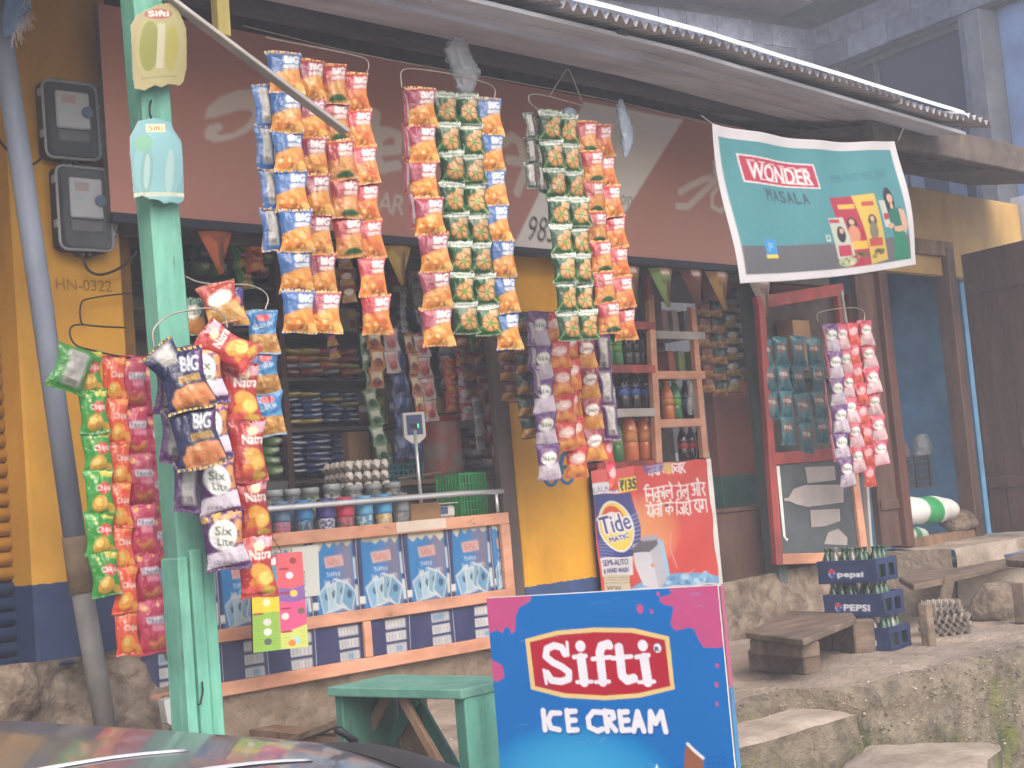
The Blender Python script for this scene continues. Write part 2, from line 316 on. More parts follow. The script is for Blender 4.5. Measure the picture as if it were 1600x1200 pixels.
def gridmesh(name, pts, cols, smooth=True):    # pts (h,w,3), cols (h,w,3): one or more grids joined
    V = []; F = []; C = []; b = 0
    for p, c in zip(pts, cols):
        h, w_ = p.shape[:2]; V.append(p.reshape(-1, 3)); C.append(c.reshape(-1, 3)); i = np.arange(h * w_).reshape(h, w_) + b
        F.append(np.stack([i[:-1, :-1], i[1:, :-1], i[1:, 1:], i[:-1, 1:]], -1).reshape(-1, 4)); b += h * w_
    V = np.concatenate(V).astype(np.float32); F = np.concatenate(F).astype(np.int32); C = np.concatenate(C).astype(np.float32)
    me = bpy.data.meshes.new(name); me.vertices.add(len(V)); me.vertices.foreach_set('co', V.ravel()); me.loops.add(F.size); me.loops.foreach_set('vertex_index', F.ravel())
    me.polygons.add(len(F)); me.polygons.foreach_set('loop_start', np.arange(0, F.size, 4, dtype=np.int32))
    me.polygons.foreach_set('use_smooth', np.full(len(F), smooth))
    at = me.color_attributes.new('Col', 'FLOAT_COLOR', 'POINT'); at.data.foreach_set('color', np.concatenate([C, np.ones((len(C), 1), np.float32)], 1).ravel())
    me.update(calc_edges=True); me.validate(); return me
def sheet(name, cv, fn, m, parent=None, smooth=True):   # printed sheet: fn(u, v) -> arrays, v from the top
    a = cv.out(); h, w_ = a.shape[:2]; v, u = np.mgrid[0:h, 0:w_]; u = u / (w_ - 1); v = v / (h - 1)
    p = np.stack(fn(u, v), -1); return OBJ(name, gridmesh(name, [p], [a], smooth), m, parent)
def bilin(tl, tr, br, bl):
    tl, tr, br, bl = [np.array(q) for q in (tl, tr, br, bl)]
    def fn(u, v):
        u = u[..., None]; v = v[..., None]; p = tl * (1 - u) * (1 - v) + tr * u * (1 - v) + br * u * v + bl * (1 - u) * v
        return p[..., 0], p[..., 1], p[..., 2]
    return fn
# ---------------------------------------------------------------- snack packets
def crimp(c, col, t=.07): return c.rect(0, 0, 1, t, col).rect(0, 1 - t, 1, 1, col)
CHIP = ['#e09a3c', '#d9832c', '#f0b860', '#c9742a', '#e8a548']
def art_big(base, chip=CHIP, gold='#e3ae4e', band='#e8e2d8', extra=None, word='BIG'):
    c = CV(24, 32, base); c.grad(.05, .5, '#ffffff', 0, .06)
    c.poly([(0, .62), (.3, .52), (.55, .46), (1, .42), (1, 1), (0, 1)], chip[0]); c.blobs(26, .02, .56, 1, .95, .07, .15, chip, 3)
    c.blobs(10, .1, .55, 1, .95, .03, .06, ['#f6d08a', '#b5601f'], 8)
    if extra == 'stick':
        for i in range(5): c.line([(.45 + .09 * i, .5), (.4 + .1 * i, .85)], .05, '#d9a455')
        c.rect(.3, .83, .85, .92, '#2f6a3d'); c.ell(.58, .83, .2, .05, '#2f6a3d')
    c.text(word, .5, .3, .16, '#efeceb', .42, bold=.012)
    c.poly([(.45, .36), (.95, .33), (.95, .42), (.45, .44)], band, .75); c.noise(.12)
    return crimp(c, gold)
def art_green():
    c = CV(24, 32, '#23602f'); c.poly([(0, .2), (.35, .35), (.15, 1), (0, 1)], '#1f4a2b'); c.poly([(0, .05), (1, .05), (1, .2), (.5, .23), (0, .2)], '#cfd6cc'); c.text('Ozzoo', .1, .18, .1, '#22402b', .8, bold=.002)
    c.poly([(.6, .24), (.95, .26), (.95, .45), (.55, .42)], '#c9a67a'); c.ell(.56, .62, .33, .25, '#c98a48').ell(.56, .62, .27, .2, '#d39c5e')
    for a in range(0, 360, 60): c.line([(.56, .62), (.56 + .34 * math.cos(R(a + 12)), .62 + .25 * math.sin(R(a + 12)))], .034, '#3f6e24')
    c.ell(.57, .62, .08, .06, '#5da03a'); c.line([(.05, .95), (.2, .7)], .03, '#7fb56a').line([(.95, .95), (.8, .8)], .03, '#c9b060')
    return crimp(c, '#8fae8b', .045)
def art_chips(base, chip, word='Chips'):
    c = CV(24, 32, base); c.poly([(.5, 0), (1, .08), (1, .2), (.6, .16)], '#c9bf4a' if base[1] < '8' else '#f29a3a'); c.ell(.72, .42, .24, .13, '#d8443c' if base[1] < '8' else '#e8552a'); c.text(word, .4, .47, .13, '#f4efe8', .56, bold=.002)
    c.ell(.5, .74, .3, .17, chip, -25).ell(.45, .7, .14, .08, '#f2cf72', -25); c.ell(.85, .85, .12, .1, chip); c.blobs(4, .05, .1, .4, .4, .02, .05, ['#f6e9b0'], 4, .6)
    return crimp(c, base, .03)
def art_pink():
    c = CV(24, 34, '#c32a55'); c.ell(.3, .16, .1, .05, '#f0c542').ell(.75, .12, .06, .03, '#f0c542'); c.grad(.0, .3, '#e85a86', .5, 0)
    c.rect(.35, .33, 1, .45, '#e9e4ea').text('Tikatak', .37, .435, .09, '#33366e', .6, bold=.001); c.rect(.5, .48, .95, .58, '#e58aa0')
    for i in range(5): c.ell(.4 + .1 * i, .76 + .05 * (i % 3), .2, .035, '#d98a4c' if i % 2 else '#b9642f', 35 - 22 * i)
    return crimp(c, '#c32a55', .04)
def art_crunchy():
    c = CV(32, 40, '#262a56'); c.poly([(.78, 0), (1, 0), (1, .5), (.85, .4)], '#5b2a68'); c.text('BIG', .48, .38, .24, '#eef0f4', .38, ang=-6, bold=.004); c.rect(.38, .46, .88, .56, '#c79b32'); c.text('CRUNCHY', .4, .55, .08, '#2a2440', .46, bold=0)
    c.poly([(.1, .78), (.3, .64), (.6, .6), (.95, .62), (1, .9), (.2, .96)], '#d98d55'); c.blobs(9, .2, .66, .95, .9, .06, .12, ['#e3a06a', '#c97843', '#d98d55'], 2)
    return crimp(c, '#e0b440', .05)
def art_six():
    c = CV(30, 40, '#5a2868'); c.blobs(9, .0, .05, 1, .2, .05, .1, ['#d99a55', '#7c3a86', '#e8c04a'], 6); c.blobs(6, .85, .2, 1, .8, .06, .1, ['#d99a55', '#c9824a'], 7); c.ell(.5, .42, .36, .24, '#eeeeea')
    c.text('Six', .3, .4, .15, '#2f4a35', .42, ang=-8, bold=.004).text('Lite', .34, .57, .13, '#2f4a35', .38, ang=-8, bold=.003); c.poly([(0, .7), (1, .6), (1, .86), (0, .93)], '#d9cfdc'); c.text('WAFERS', .15, .87, .08, '#6a4a78', .65, ang=-8)
    return crimp(c, '#6b3478', .04)
def art_natra():
    c = CV(28, 40, '#b02c2c'); c.poly([(.45, .02), (1, .05), (1, .22), (.7, .24)], '#e6a3ac'); c.ell(.6, .2, .16, .07, '#e8d9b0'); c.text('Natra', .3, .4, .16, '#f4f1ea', .66, bold=.004)
    c.ell(.62, .62, .34, .15, '#e2a13a', 20).ell(.5, .75, .28, .12, '#d98a30', -10).ell(.68, .7, .2, .1, '#efc05c').ell(.35, .86, .25, .08, '#d8574a').ell(.72, .88, .2, .06, '#c7a63c')
    return crimp(c, '#a82a2a', .03)
def art_noodle():
    c = CV(24, 36, '#5c9ac4'); c.poly([(0, 0), (1, 0), (1, .42), (.5, .56), (0, .5)], '#2f7db4'); c.ell(.5, .2, .24, .08, '#c23a42'); c.text('ALU BHUJIA', .12, .46, .1, '#eef2f4', .72, ang=12, bold=0); c.rect(0, .56, 1, .95, '#c08c46'); c.blobs(50, .05, .56, .95, .95, .03, .06, ['#d3a25a', '#a8742f', '#e0b878', '#b8823a'], 9)
    return crimp(c, '#7d93ad', .05)
def art_two(top, bot, mark='#f0ece4', word=None, wc='#ffffff', chip=None):
    c = CV(18, 24, top); c.poly([(0, .6), (1, .5), (1, 1), (0, 1)], bot); c.ell(.5, .4, .36, .16, mark, -10)
    if word: c.text(word, .2, .46, .14, wc, .6, bold=.002)
    if chip: c.blobs(9, .1, .62, .9, .95, .08, .16, chip, 4)
    return crimp(c, top, .05)
def art_sachet(bg, a, b_):
    c = CV(14, 16, bg); c.rect(0, 0, 1, .12, b_).rect(.15, .25, .85, .6, a).ell(.5, .68, .3, .18, b_); return c
def art_back(frame, paper='#b9b6b1'):
    c = CV(14, 20, frame); c.rect(.3, .1, .8, .84, paper)
    for i in range(9): c.rect(.36, .17 + i * .055, .74 - .1 * (i % 3), .19 + i * .055, '#77747a', .7)
    for i in range(6): c.rect(.3 + .07 * i, .7, .33 + .07 * i, .82, '#333338')
    return c
ART = dict(
    big_blue=(art_big('#2a66a8'), '#2b5f9e'), big_maroon=(art_big('#9c2a4c'), '#8e2a48'), big_red=(art_big('#b53238', extra='stick', chip=['#d98a4c', '#c97238', '#e0a060']), '#a53538'),
    big_orange=(art_big('#c22f40', chip=['#e08a35', '#d9742a', '#efa24e', '#c96624']), '#a53538'), green=(art_green(), '#1d3323'),
    chips_green=(art_chips('#3c9a3c', '#d3a33a'), '#3c8a3c'), chips_orange=(art_chips('#e8531f', '#f0a43a'), '#d8531f'), pink=(art_pink(), '#b82a50'),
    crunchy=(art_crunchy(), '#262a4e'), six=(art_six(), '#4f2a5c'), natra=(art_natra(), '#a02a2a'), noodle=(art_noodle(), '#4b88b5'),
    six_small=(art_two('#6d3a80', '#cfc3d2', '#ecece6', 'Six', '#3d5a45'), '#5a2f6a'), red_small=(art_two('#cf3328', '#d9662a', '#efc3b8', 'Tak', '#ffffff', ['#e08a35', '#efa24e']), '#b02c2c'),
    maroon_small=(art_two('#94243a', '#d08a35', '#e9dfd8', 'Jam', '#5a2030', ['#e2a53f', '#d08a35']), '#7a2434'), pink_small=(art_two('#d0455f', '#e3bfc6', '#f0efe9', 'Six', '#4a6a55'), '#b04058'),
    red_tiny=(art_two('#cf2f45', '#d5523a', '#eab0b4'), '#b02c3c'), gold_dark=(art_two('#1e3a34', '#a8783a', '#34524a', None, '#fff', ['#b8863f', '#8f6230']), '#3a352c'),
    brown_gold=(art_two('#5c2a24', '#a8743a', '#7a4030', None, '#fff', ['#b8863f', '#8f6230']), '#3a302c'), blue_gold=(art_two('#2e3560', '#8a7438', '#a9a39a', None, '#fff', ['#a08a3f']), '#33324a'),
    teal=(art_two('#2f7480', '#2b6873', '#8a5a48', 'Milk', '#d9e6e6'), '#2a626c'), darkgreen=(art_two('#1f6a4a', '#d08a35', '#e9e4da', 'TAKA', '#1f6a4a'), '#1f5a40'),
    goldpack=(art_two('#a8402e', '#c99a55', '#efe6d8', None, '#fff', ['#d3a862', '#b98a48']), '#9a5a3a'), purpleyellow=(art_two('#3a2c70', '#c9952f', '#c96a5a', None, '#fff', ['#d9a83c', '#c08a2c']), '#33305c'),
    s_green=(art_sachet('#6f9a6a', '#cfd6c4', '#2f5a3a'), '#888888'), s_orange=(art_sachet('#c9803a', '#e3d3b0', '#8a3a26'), '#888888'), s_white=(art_sachet('#cfc9c6', '#d88a8a', '#b03a40'), '#888888'), s_blue=(art_sachet('#2c3f78', '#4a66a8', '#22305c'), '#333a55'),
    s_grey=(art_sachet('#a9a7ab', '#6a6870', '#8c8a90'), '#888888'), s_red=(art_sachet('#a83a30', '#d9b8a8', '#7a2c2a'), '#7a2c2a'))
_pk = {}
def packet(art, asp, var=0, puff=.2):       # unit height, width asp, front faces -Y, hangs from z=0 down to -1
    key = (art, round(asp, 2), var, puff)
    if key in _pk: return _pk[key]
    g = np.random.RandomState(abs(hash(art)) % 1000 + var * 31 if False else sum(map(ord, art)) + var * 31)
    def surf(h, w_, sign):
        v, u = np.mgrid[0:h, 0:w_]; u = u / (w_ - 1); v = v / (h - 1); s_ = 2 * u - 1; q = np.clip((v - .055) / .89, 0, 1); t = 2 * q - 1
        wd = asp * (1.04 - .17 * np.sin(math.pi * q) ** .8); e = (1 - np.abs(s_) ** 2.4).clip(0) ** .7 * (1 - np.abs(t) ** 3.2).clip(0) ** .75
        d = puff * asp * e * (1 + .12 * np.sin(s_ * 3 + q * 5 + g.uniform(0, 6)) + .08 * np.sin(s_ * 7 - q * 6 + g.uniform(0, 6)))
        for k in range(13):                  # creases that run in from the seals
            x0 = g.uniform(-.9, .9); top = k % 2; dirn = g.uniform(-.9, .9); dist_ = q if top else 1 - q
            d += .05 * asp * g.uniform(.4, 1) * np.exp(-((s_ - x0 - dirn * dist_) / g.uniform(.06, .14)) ** 2) * np.exp(-dist_ * g.uniform(2.2, 5)) * (dist_ > .01) * (1 - np.abs(s_) ** 4).clip(0) * (1 if g.rand() > .4 else -1)
        d += .012 * np.where((v < .05) | (v > .95), np.sin(u * 60), 0) * asp
        lean = g.uniform(-.03, .03); x = s_ * wd / 2 + lean * (v - .5) + .012 * np.sin(v * 9 + var)
        return np.stack([x, sign * -d, -v + 0 * u + .02 * np.sin(u * 5 + var * 2) * ((v < .06) | (v > .94))], -1)
    a = ART[art][0].out(); bk_ = art_back(ART[art][1]).out(); a = np.clip(a * .74, 0, 1) ** 1.06; bk_ = bk_ * .7
    A = surf(*a.shape[:2], 1); B = surf(*bk_.shape[:2], -1)[:, ::-1]
    me = gridmesh('packet', [A, B], [a, bk_]); me.materials.append(W['foil']); _pk[key] = me; return me
STRIPS = []
def strip(label, art, top, bot, n, wpx, Y, yaw=25., back=False, group=None, name='packet_strip', cat='snack strip', puff=.165, jit=4.5, single=False, over=1.1, roll=0.):
    """n packets joined end to end, hanging from the pixel-plane point top to bot; yaw turns the face from -Y towards the camera."""
    a = P(*top, Y); b = P(*bot, Y); d = b - a; L = d.length; h = L / n; z = (a - CAM).dot(Vector((_X.z, _Y.z, _Z.z)))
    wd = 1.13 * wpx * z / FPX / max(.35, math.cos(R(abs(37 - yaw)))) if not back else wpx * z / FPX
    asp = max(.35, min(1.05, wd / (h * over))); rg = random.Random(label)
    t = thing(name, label, cat, a, group)
    ph0 = rg.uniform(0, 6); th = math.atan2(d.x, -d.z); ph = math.atan2(d.y, -d.z)
    for i in range(n):
        o = bpy.data.objects.new('packet', packet(art, asp, i % 3, puff)); COL.objects.link(o); o.parent = t
        bx = .0035 * math.sin(i * 1.3 + ph0) * (n > 1); o.location = d * (i / n) + Vector((bx + rg.uniform(-.005, .005), rg.uniform(-.012, .012), rg.uniform(-.002, .002))); o.scale = (h * over * rg.uniform(.96, 1.04), h * over * rg.uniform(.75, 1.2), h * over)
        o.rotation_euler = (R(rg.uniform(-jit, jit)), -th + R(rg.uniform(-2, 2) + roll), R(-yaw + (180 if back else 0) + rg.uniform(-jit, jit) * 1.4))
    return t
def hanger(label, pts, Y, r=.0035, group=None, name='wire_hanger', cat='hanger', m='wire'):
    q = [P(p[0], p[1], p[2] if len(p) > 2 else Y) for p in pts]
    # smooth the bends
    for _ in range(2):
        z = [q[0]]
        for i in range(len(q) - 1): z += [q[i].lerp(q[i + 1], .25), q[i].lerp(q[i + 1], .75)]
        q = z + [q[-1]]
    return tag(MB().tube(q, r, 5).build(name, W[m], None, True), label, cat, group)
# ================================================================ setting
PLAT = .55; PE = -1.92
def rough(nu, nv, a, b, c, d, amp, s=3., seed=0, oct=4):   # bilinear patch a-b-c-d pushed along its normal by noise
    a, b, c, d = map(Vector, (a, b, c, d)); n = (b - a).cross(d - a).normalized(); o = Vector((seed * 3.1, seed * 1.7, 0))
    def fn(u, v):
        p = (a * (1 - u) + b * u) * (1 - v) + (d * (1 - u) + c * u) * v
        return p + n * amp * N3(p + o, s, oct)
    return MB().patch(nu, nv, fn)
g = MB(); g.quad((-90, -90, -.4), (110, -90, -.4), (110, 110, -.4), (-90, 110, -.4))
struct(g.build('road', W['asphalt']))
# earth terrace in front of the shop: worn top that rolls over into a crumbling plastered retaining face
def mossy(name):
    m, t, b = nodes(name); N = t.nodes; L = t.links
    geo = N.new('ShaderNodeNewGeometry'); n1 = N.new('ShaderNodeTexNoise'); n1.inputs['Scale'].default_value = 5; n1.inputs['Detail'].default_value = 8; n1.inputs['Roughness'].default_value = .7; L.new(geo.outputs['Position'], n1.inputs[0])
    cr = N.new('ShaderNodeValToRGB'); e = cr.color_ramp.elements; e[0].position = .36; e[1].position = .6; e[0].color = (*H('#6a5f50'), 1); e[1].color = (*H('#a39580'), 1); L.new(n1.outputs[0], cr.inputs[0])
    # moss grows in patches on the damp lower part and on ledges
    n2 = N.new('ShaderNodeTexNoise'); n2.inputs['Scale'].default_value = 2.6; n2.inputs['Detail'].default_value = 9; n2.inputs['Roughness'].default_value = .68; L.new(geo.outputs['Position'], n2.inputs[0])
    sx = N.new('ShaderNodeSeparateXYZ'); L.new(geo.outputs['Position'], sx.inputs[0])
    zr = N.new('ShaderNodeMapRange'); zr.inputs[1].default_value = .05; zr.inputs[2].default_value = .5; zr.inputs[3].default_value = .12; zr.inputs[4].default_value = -.03; L.new(sx.outputs[2], zr.inputs[0])
    ad = N.new('ShaderNodeMath'); ad.operation = 'ADD'; L.new(n2.outputs[0], ad.inputs[0]); L.new(zr.outputs[0], ad.inputs[1])
    mr = N.new('ShaderNodeMapRange'); mr.inputs[1].default_value = .53; mr.inputs[2].default_value = .66; L.new(ad.outputs[0], mr.inputs[0])
    n4 = N.new('ShaderNodeTexNoise'); n4.inputs['Scale'].default_value = 4; L.new(geo.outputs['Position'], n4.inputs[0])
    cg = N.new('ShaderNodeValToRGB'); e = cg.color_ramp.elements; e[0].position = .4; e[1].position = .62; e[0].color = (*H('#4d5132'), 1); e[1].color = (*H('#7d8038'), 1); L.new(n4.outputs[0], cg.inputs[0])
    mx = N.new('ShaderNodeMix'); mx.data_type = 'RGBA'; L.new(mr.outputs[0], mx.inputs[0]); L.new(cr.outputs[0], mx.inputs[6]); L.new(cg.outputs[0], mx.inputs[7])
    L.new(mx.outputs[2], b.inputs['Base Color']); b.inputs['Roughness'].default_value = .95
    n3 = N.new('ShaderNodeTexNoise'); n3.inputs['Scale'].default_value = 26; n3.inputs['Detail'].default_value = 6; n3.inputs['Roughness'].default_value = .7; L.new(geo.outputs['Position'], n3.inputs[0])
    bp = N.new('ShaderNodeBump'); bp.inputs['Strength'].default_value = 1.; bp.inputs['Distance'].default_value = .07; L.new(n3.outputs[0], bp.inputs['Height']); L.new(bp.outputs[0], b.inputs['Normal'])
    return m
W['mossy'] = mossy('mossy_plaster')
def terr(u, v):
    x = 1.0 + 13 * u; cut = .3 * min(1, max(0, (6.25 - x) / .15)); s = v * 3.6      # s runs from the shop wall out to the edge, then down
    n = N3((x, s, 0), 1.1, 5) * .03 + N3((x, s, 5), 6, 4) * .012
    if s < 2.0: return Vector((x, .08 - s * (1 - cut / 2), PLAT + n + .02 * (s < .15)))
    k = s - 2.0; r = min(k / .1, 1.0)
    return Vector((x, PE + cut + .02 - .06 * math.sin(r * 1.57) - k * .05 - abs(N3((x * 1.3, k * 2.2, 2), 2.2, 5)) * .045 - N3((x, k, 9), 9, 4) * .02 - max(0, N3((x, k, 3), 16, 2)) * .03, PLAT + n * (1 - r) - max(0, k - .05) * .98 - .03 * r))
o = MB().patch(320, 110, terr).build('terrace', W['dirt'], None, True); struct(o)
o.data.materials.append(W['mossy'])
for i, p in enumerate(o.data.polygons):
    if i // 320 >= 61: p.material_index = 1
# two worn slabs that serve as steps at the terrace edge
def slab(name, x0, x1, y0, y1, z0, z1, label, seed, mt='concrete', tilt=0):
    m = MB(); nu, nv = 36, 16
    def top(u, v):
        e = min(u, 1 - u) * (x1 - x0); e2 = min(v, 1 - v) * (y1 - y0); d = max(0, .05 - min(e, e2)); p = Vector((x0 + (x1 - x0) * u, y0 + (y1 - y0) * v, z1))
        k = N3(p + Vector((0, 0, seed)), 3, 4); return p + Vector((k * .015, k * .02, k * .008 - d * .5 + tilt * (u - .5)))
    m.patch(nu, nv, top)
    def side(u, v):
        p = top(u, 0); k = N3(p + Vector((0, seed, v)), 5, 4); return Vector((p.x, p.y - .02 * math.sin(v * 3.1) + k * .03 * (v > 0), p.z + (z0 - p.z) * v))
    m.patch(nu, 8, lambda u, v: side(u, 1 - v))
    m.patch(8, 8, lambda u, v: (lambda p: Vector((p.x + .01 * math.sin(v * 3), p.y, z0 + (p.z - z0) * v)))(top(1, u)))
    m.patch(8, 8, lambda u, v: (lambda p: Vector((p.x, p.y, z0 + (p.z - z0) * v)))(top(0, 1 - u)))
    o = tag(m.build(name, W['concrete'], None, True), label, 'step'); o.data.materials.append(W[mt])
    for i, p in enumerate(o.data.polygons):
        if i >= nu * nv: p.material_index = 1
    return o
q = PZ(1337, 1107, .46)
slab('step_slab', 4.6, q.x, q.y, q.y + .5, -.1, .46, 'worn concrete step slab with mossy lip below the low wooden bench', 1, 'mossy')
q2 = PZ(1345, 1155, .33); _s = slab('step_slab', 0, 1.3, -.62, 0, -.75, 0, 'lowest flat stone step at the foot of the mossy wall', 2, 'mossy', -.03)
_s.rotation_euler = (0, 0, R(24)); _s.location = q2 + Vector((-1.3 * math.cos(R(24)) + .02, -1.3 * math.sin(R(24)), 0))
# grit and small stones bedded in the terrace edge, the steps and the path
rgs = random.Random(9); m = MB()
def chip(c, r):
    b = len(m.v); k = [rgs.uniform(.6, 1.3) for _ in range(6)]
    for i, d in enumerate(((1, 0, 0), (0, 1, 0), (-1, 0, 0), (0, -1, 0), (0, 0, 1), (0, 0, -1))): m.v.append((c[0] + d[0] * r * k[i], c[1] + d[1] * r * k[i], c[2] + d[2] * r * k[i] * .7))
    for f in ((0, 1, 4), (1, 2, 4), (2, 3, 4), (3, 0, 4), (1, 0, 5), (2, 1, 5), (3, 2, 5), (0, 3, 5)): m.f.append(tuple(b + q_ for q_ in f))
for i in range(5200):
    u = rgs.uniform(.2, .72); v = rgs.uniform(.555, .86) if i % 4 else rgs.uniform(.1, .55); p = terr(u, v)
    chip((p.x, p.y - .002, p.z), rgs.uniform(.004, .013) * (1.5 if rgs.random() < .12 else 1) * (1 if i % 4 else .6))
o = m.build('gravel', mat('grit', H('#ab9d8b'), .95, scale=30, bump=0, col2=H('#5f5548'), lo=.42, hi=.58)); o['kind'] = 'stuff'; o['label'] = 'grit and small stones bedded in the terrace edge'
# ---------------------------------------------------------------- the shop building
XL = P(200, 560).x; XE = P(785, 900).x; XP0 = P(822, 900).x; XP1 = P(932, 860).x; XD0 = P(1415, 850).x; XD1 = P(1530, 815).x
ZC0 = P(345, 1080).z; ZC1 = P(425, 840).z; ZB0 = P(720, 378, -.15).z; ZB1 = P(1110, 190, -.15).z
ZF = .83                                        # floor of the shop behind the counter
print('X', XL, XE, XP0, XP1, XD0, XD1, 'Z', ZC0, ZC1, ZB0, ZB1)
bld = thing('shop_building', 'yellow roadside shop building with blue plinth and dark open bays', 'building', (XL, 0, PLAT))
xl0 = P(36, 640, -.0).x
MB().box(xl0, XL, 0, .3, P(120, 1030).z - .02, 4.35).build('wall', W['yellow'], bld, bevel=.012)
MB().box(XL, XL + .13, .14, .3, .8, 4.3).build('door_jamb', mat('brown_yellow_jamb', H('#8a6428'), .7, col2=H('#6a4a22')), bld, bevel=.005)
MB().box(-1, xl0, .26, .3, 3.4, 4.35).build('wall', W['yellow_plain'], bld)
o = MB().box(XP0, XP1, .0, .13, .6, 3.35).build('pillar', W['yellow_pillar'], bld, bevel=.015)
MB().box(P(784, 760, .02).x, P(807, 760, .02).x, .02, .07, .75, 3.2).build('post', mat('weathered_post', H('#6b5c55'), .85, col2=H('#4a403c'), stretch=(1, 1, .2)), bld, bevel=.006)
YB = 1.4; XPT = P(815, 600, YB).x
MB().box(XL + .1, XPT + .1, YB, YB + .1, .6, 3.6).build('back_wall', W['room'], bld)
MB().box(XL - .0, XL + .1, .3, YB, .6, 3.6).build('side_wall', W['room'], bld)
MB().box(XPT, XPT + .08, .92, YB, .6, 3.6).build('partition', W['room'], bld)
MB().box(XL, 13.5, .1, 3.0, .5, ZF - .02).build('floor', W['concrete'], bld)
MB().box(-1, 14, .16, 3.4, 3.5, 3.56).build('ceiling', W['dark_wood'], bld)
MB().box(XL - .1, 9.5, .05, .12, ZB0 - .05, 4.4).build('lintel', W['dark_wood'], bld)
MB().box(P(1112, 600, .46).x, XD0 - .2, .46, .54, .6, 3.5).build('back_wall', W['redwall'], bld)
xr = P(1190, 800, .1).x
MB().box(xr, xr + .1, .0, .12, .6, 3.3).build('post', mat('grey_green_post', H('#66706a'), .8, col2=H('#4d544f'), stretch=(1, 1, .2)), bld, bevel=.006)
# roller shutter left of the yellow wall
sh = thing('roller_shutter', 'yellow and blue ribbed roller shutter at the far left', 'shutter', (xl0 - 1, .2, .8))
zs = P(5, 918, .2).z
for i in range(40):
    z = .78 + i * .066; c = 'sh_b' if z < zs - .03 else 'sh_y'
    if c not in W: W[c] = mat('shutter_blue' if c == 'sh_b' else 'shutter_yellow', H('#2c3d63') if c == 'sh_b' else H('#b5862a'), .6, bump=.1)
    m = MB(); x0, x1 = xl0 - 1.6, xl0 + .02
    m.tube([(x0, .21, z + .033), (x1, .21, z + .033)], .034, 8); m.build('slat', W[c], sh, True)
# crumbling stone and mud base under the walls
MB_ = rough(110, 40, (1.0, -.16, .5), (XL + .1, -.16, .5), (XL + .1, -.06, P(120, 1030).z + .02), (1.0, -.06, P(120, 1030).z + .02), .13, 2.9, 3, 6)
tag(MB_.build('stone_base', W['rock'], None, True), 'crumbling stone and mud base under the yellow wall', 'wall')
tag(rough(120, 20, (XL + .05, -.02, .5), (XP0 - .0, -.02, .5), (XP0 - .0, .0, ZC0 + .03), (XL + .05, .0, ZC0 + .03), .03, 2.6, 4).build('mud_wall', W['mud'], None, True), 'smooth brown mud wall below the shop counter', 'wall')
zt = P(1420, 850).z
tag(rough(150, 30, (XP1 - .2, -.05, .5), (XD0 - .05, -.05, .5), (XD0 - .05, .02, zt - .02), (XP1 - .2, .02, zt - .1), .06, 2.2, 6).build('stone_base', W['rock'], None, True), 'rough plastered stone base under the glass cabinet and brown door', 'wall')
# ledge in front of the right doorway
m = MB(); m.patch(70, 10, lambda u, v: (lambda p: p + Vector((0, 0, N3(p, 3) * .02)))(Vector((XD0 - .25 + 4.5 * u, -.52 + .6 * v, zt - .03))))
m.patch(70, 12, lambda u, v: (lambda p: p + Vector((0, N3(p, 3) * .05, 0)))(Vector((XD0 - .25 + 4.5 * u, -.52 - .03 * (1 - v), .5 + (zt - .53) * v))))
m.patch(8, 8, lambda u, v: Vector((XD0 - .25, .08 - .6 * u, .5 + (zt - .53) * v)))
struct(tag(m.build('doorway_ledge', W['concrete'], None, True)))
# ---------------------------------------------------------------- doorway on the right
ztop = P(1390, 430).z
dw = thing('brown_doorway', 'dark brown wooden double door standing open to a blue room', 'door', (XD0, 0, zt))
MB().box(XD0 - .32, XD0 - .05, .0, .06, zt, ztop).build('door_leaf', W['brown_wood'], dw, bevel=.004)
MB().box(XD0 - .31, XD0 - .06, -.02, .0, zt + .28, zt + .36).build('cross_rail', W['brown_wood'], dw, bevel=.004)
MB().box(XD0 - .05, XD0 + .06, -.05, .1, zt - .02, ztop + .05).build('door_post', mat('red_brown_post', H('#6a4438'), .5, col2=H('#4a3029'), stretch=(1, 1, .2)), dw, bevel=.006)
MB().box(XD1 - .12, XD1 + .0, -.04, .1, zt - .02, P(1490, 390).z).build('door_post', W['brown_wood'], dw, bevel=.006)
zl2 = P(1590, 380).z
bx0 = P(1503, 398, -.1); bx1 = PZ(1600, 375, bx0.z); zl2 = bx0.z; dd = (bx1 - bx0) * 1.5; bx0.z = zt
for i in range(5):
    MB().ob(bx0 + dd * (i / 5 + .004), dd * .195, (.03, .03, 0), (0, 0, zl2 - zt)).build('plank', W['brown_wood'], dw, bevel=.003)
for z in (zt + .36, zl2 - .35):
    MB().ob(bx0 + Vector((-.024, -.024, z - zt)), dd, (.023, .023, 0), (0, 0, .09)).build('cross_rail', W['brown_wood'], dw, bevel=.004)
MB().box(XD0 + .06, XD1 - .12, -.02, .12, zt - .05, zt + .04).build('threshold', W['bare_wood'], dw, bevel=.006)
MB().box(XD0 - .35, XD1 + 3.2, .9, 1.0, .6, 3.5).build('back_wall', W['blue_inner'], bld)
MB().box(XD1 + .3, XD1 + .4, .1, .9, .6, 3.5).build('partition', W['blue_inner'], bld)
# ochre wall over the doorway
m = MB(); m.box(XD0 - .6, P(1592, 330, .02).x, .02, .1, ztop + .04, 3.9); m.build('wall', W['yellow_plain'], bld, bevel=.006)
MB().box(XD0 - .1, XD1 + .02, -.03, .02, P(1420, 395).z, P(1420, 372).z).build('lintel', W['bare_wood'], bld)
wr = P(1592, 500, -.3).x
MB().box(P(1592, 330, .02).x + .02, P(1592, 330, .02).x + 2, -.1, .1, .6, P(1595, 300, -.1).z).build('wall', mat('white_tile_wall', H('#b9bdc4'), .5, col2=H('#a3a8b0')), bld)
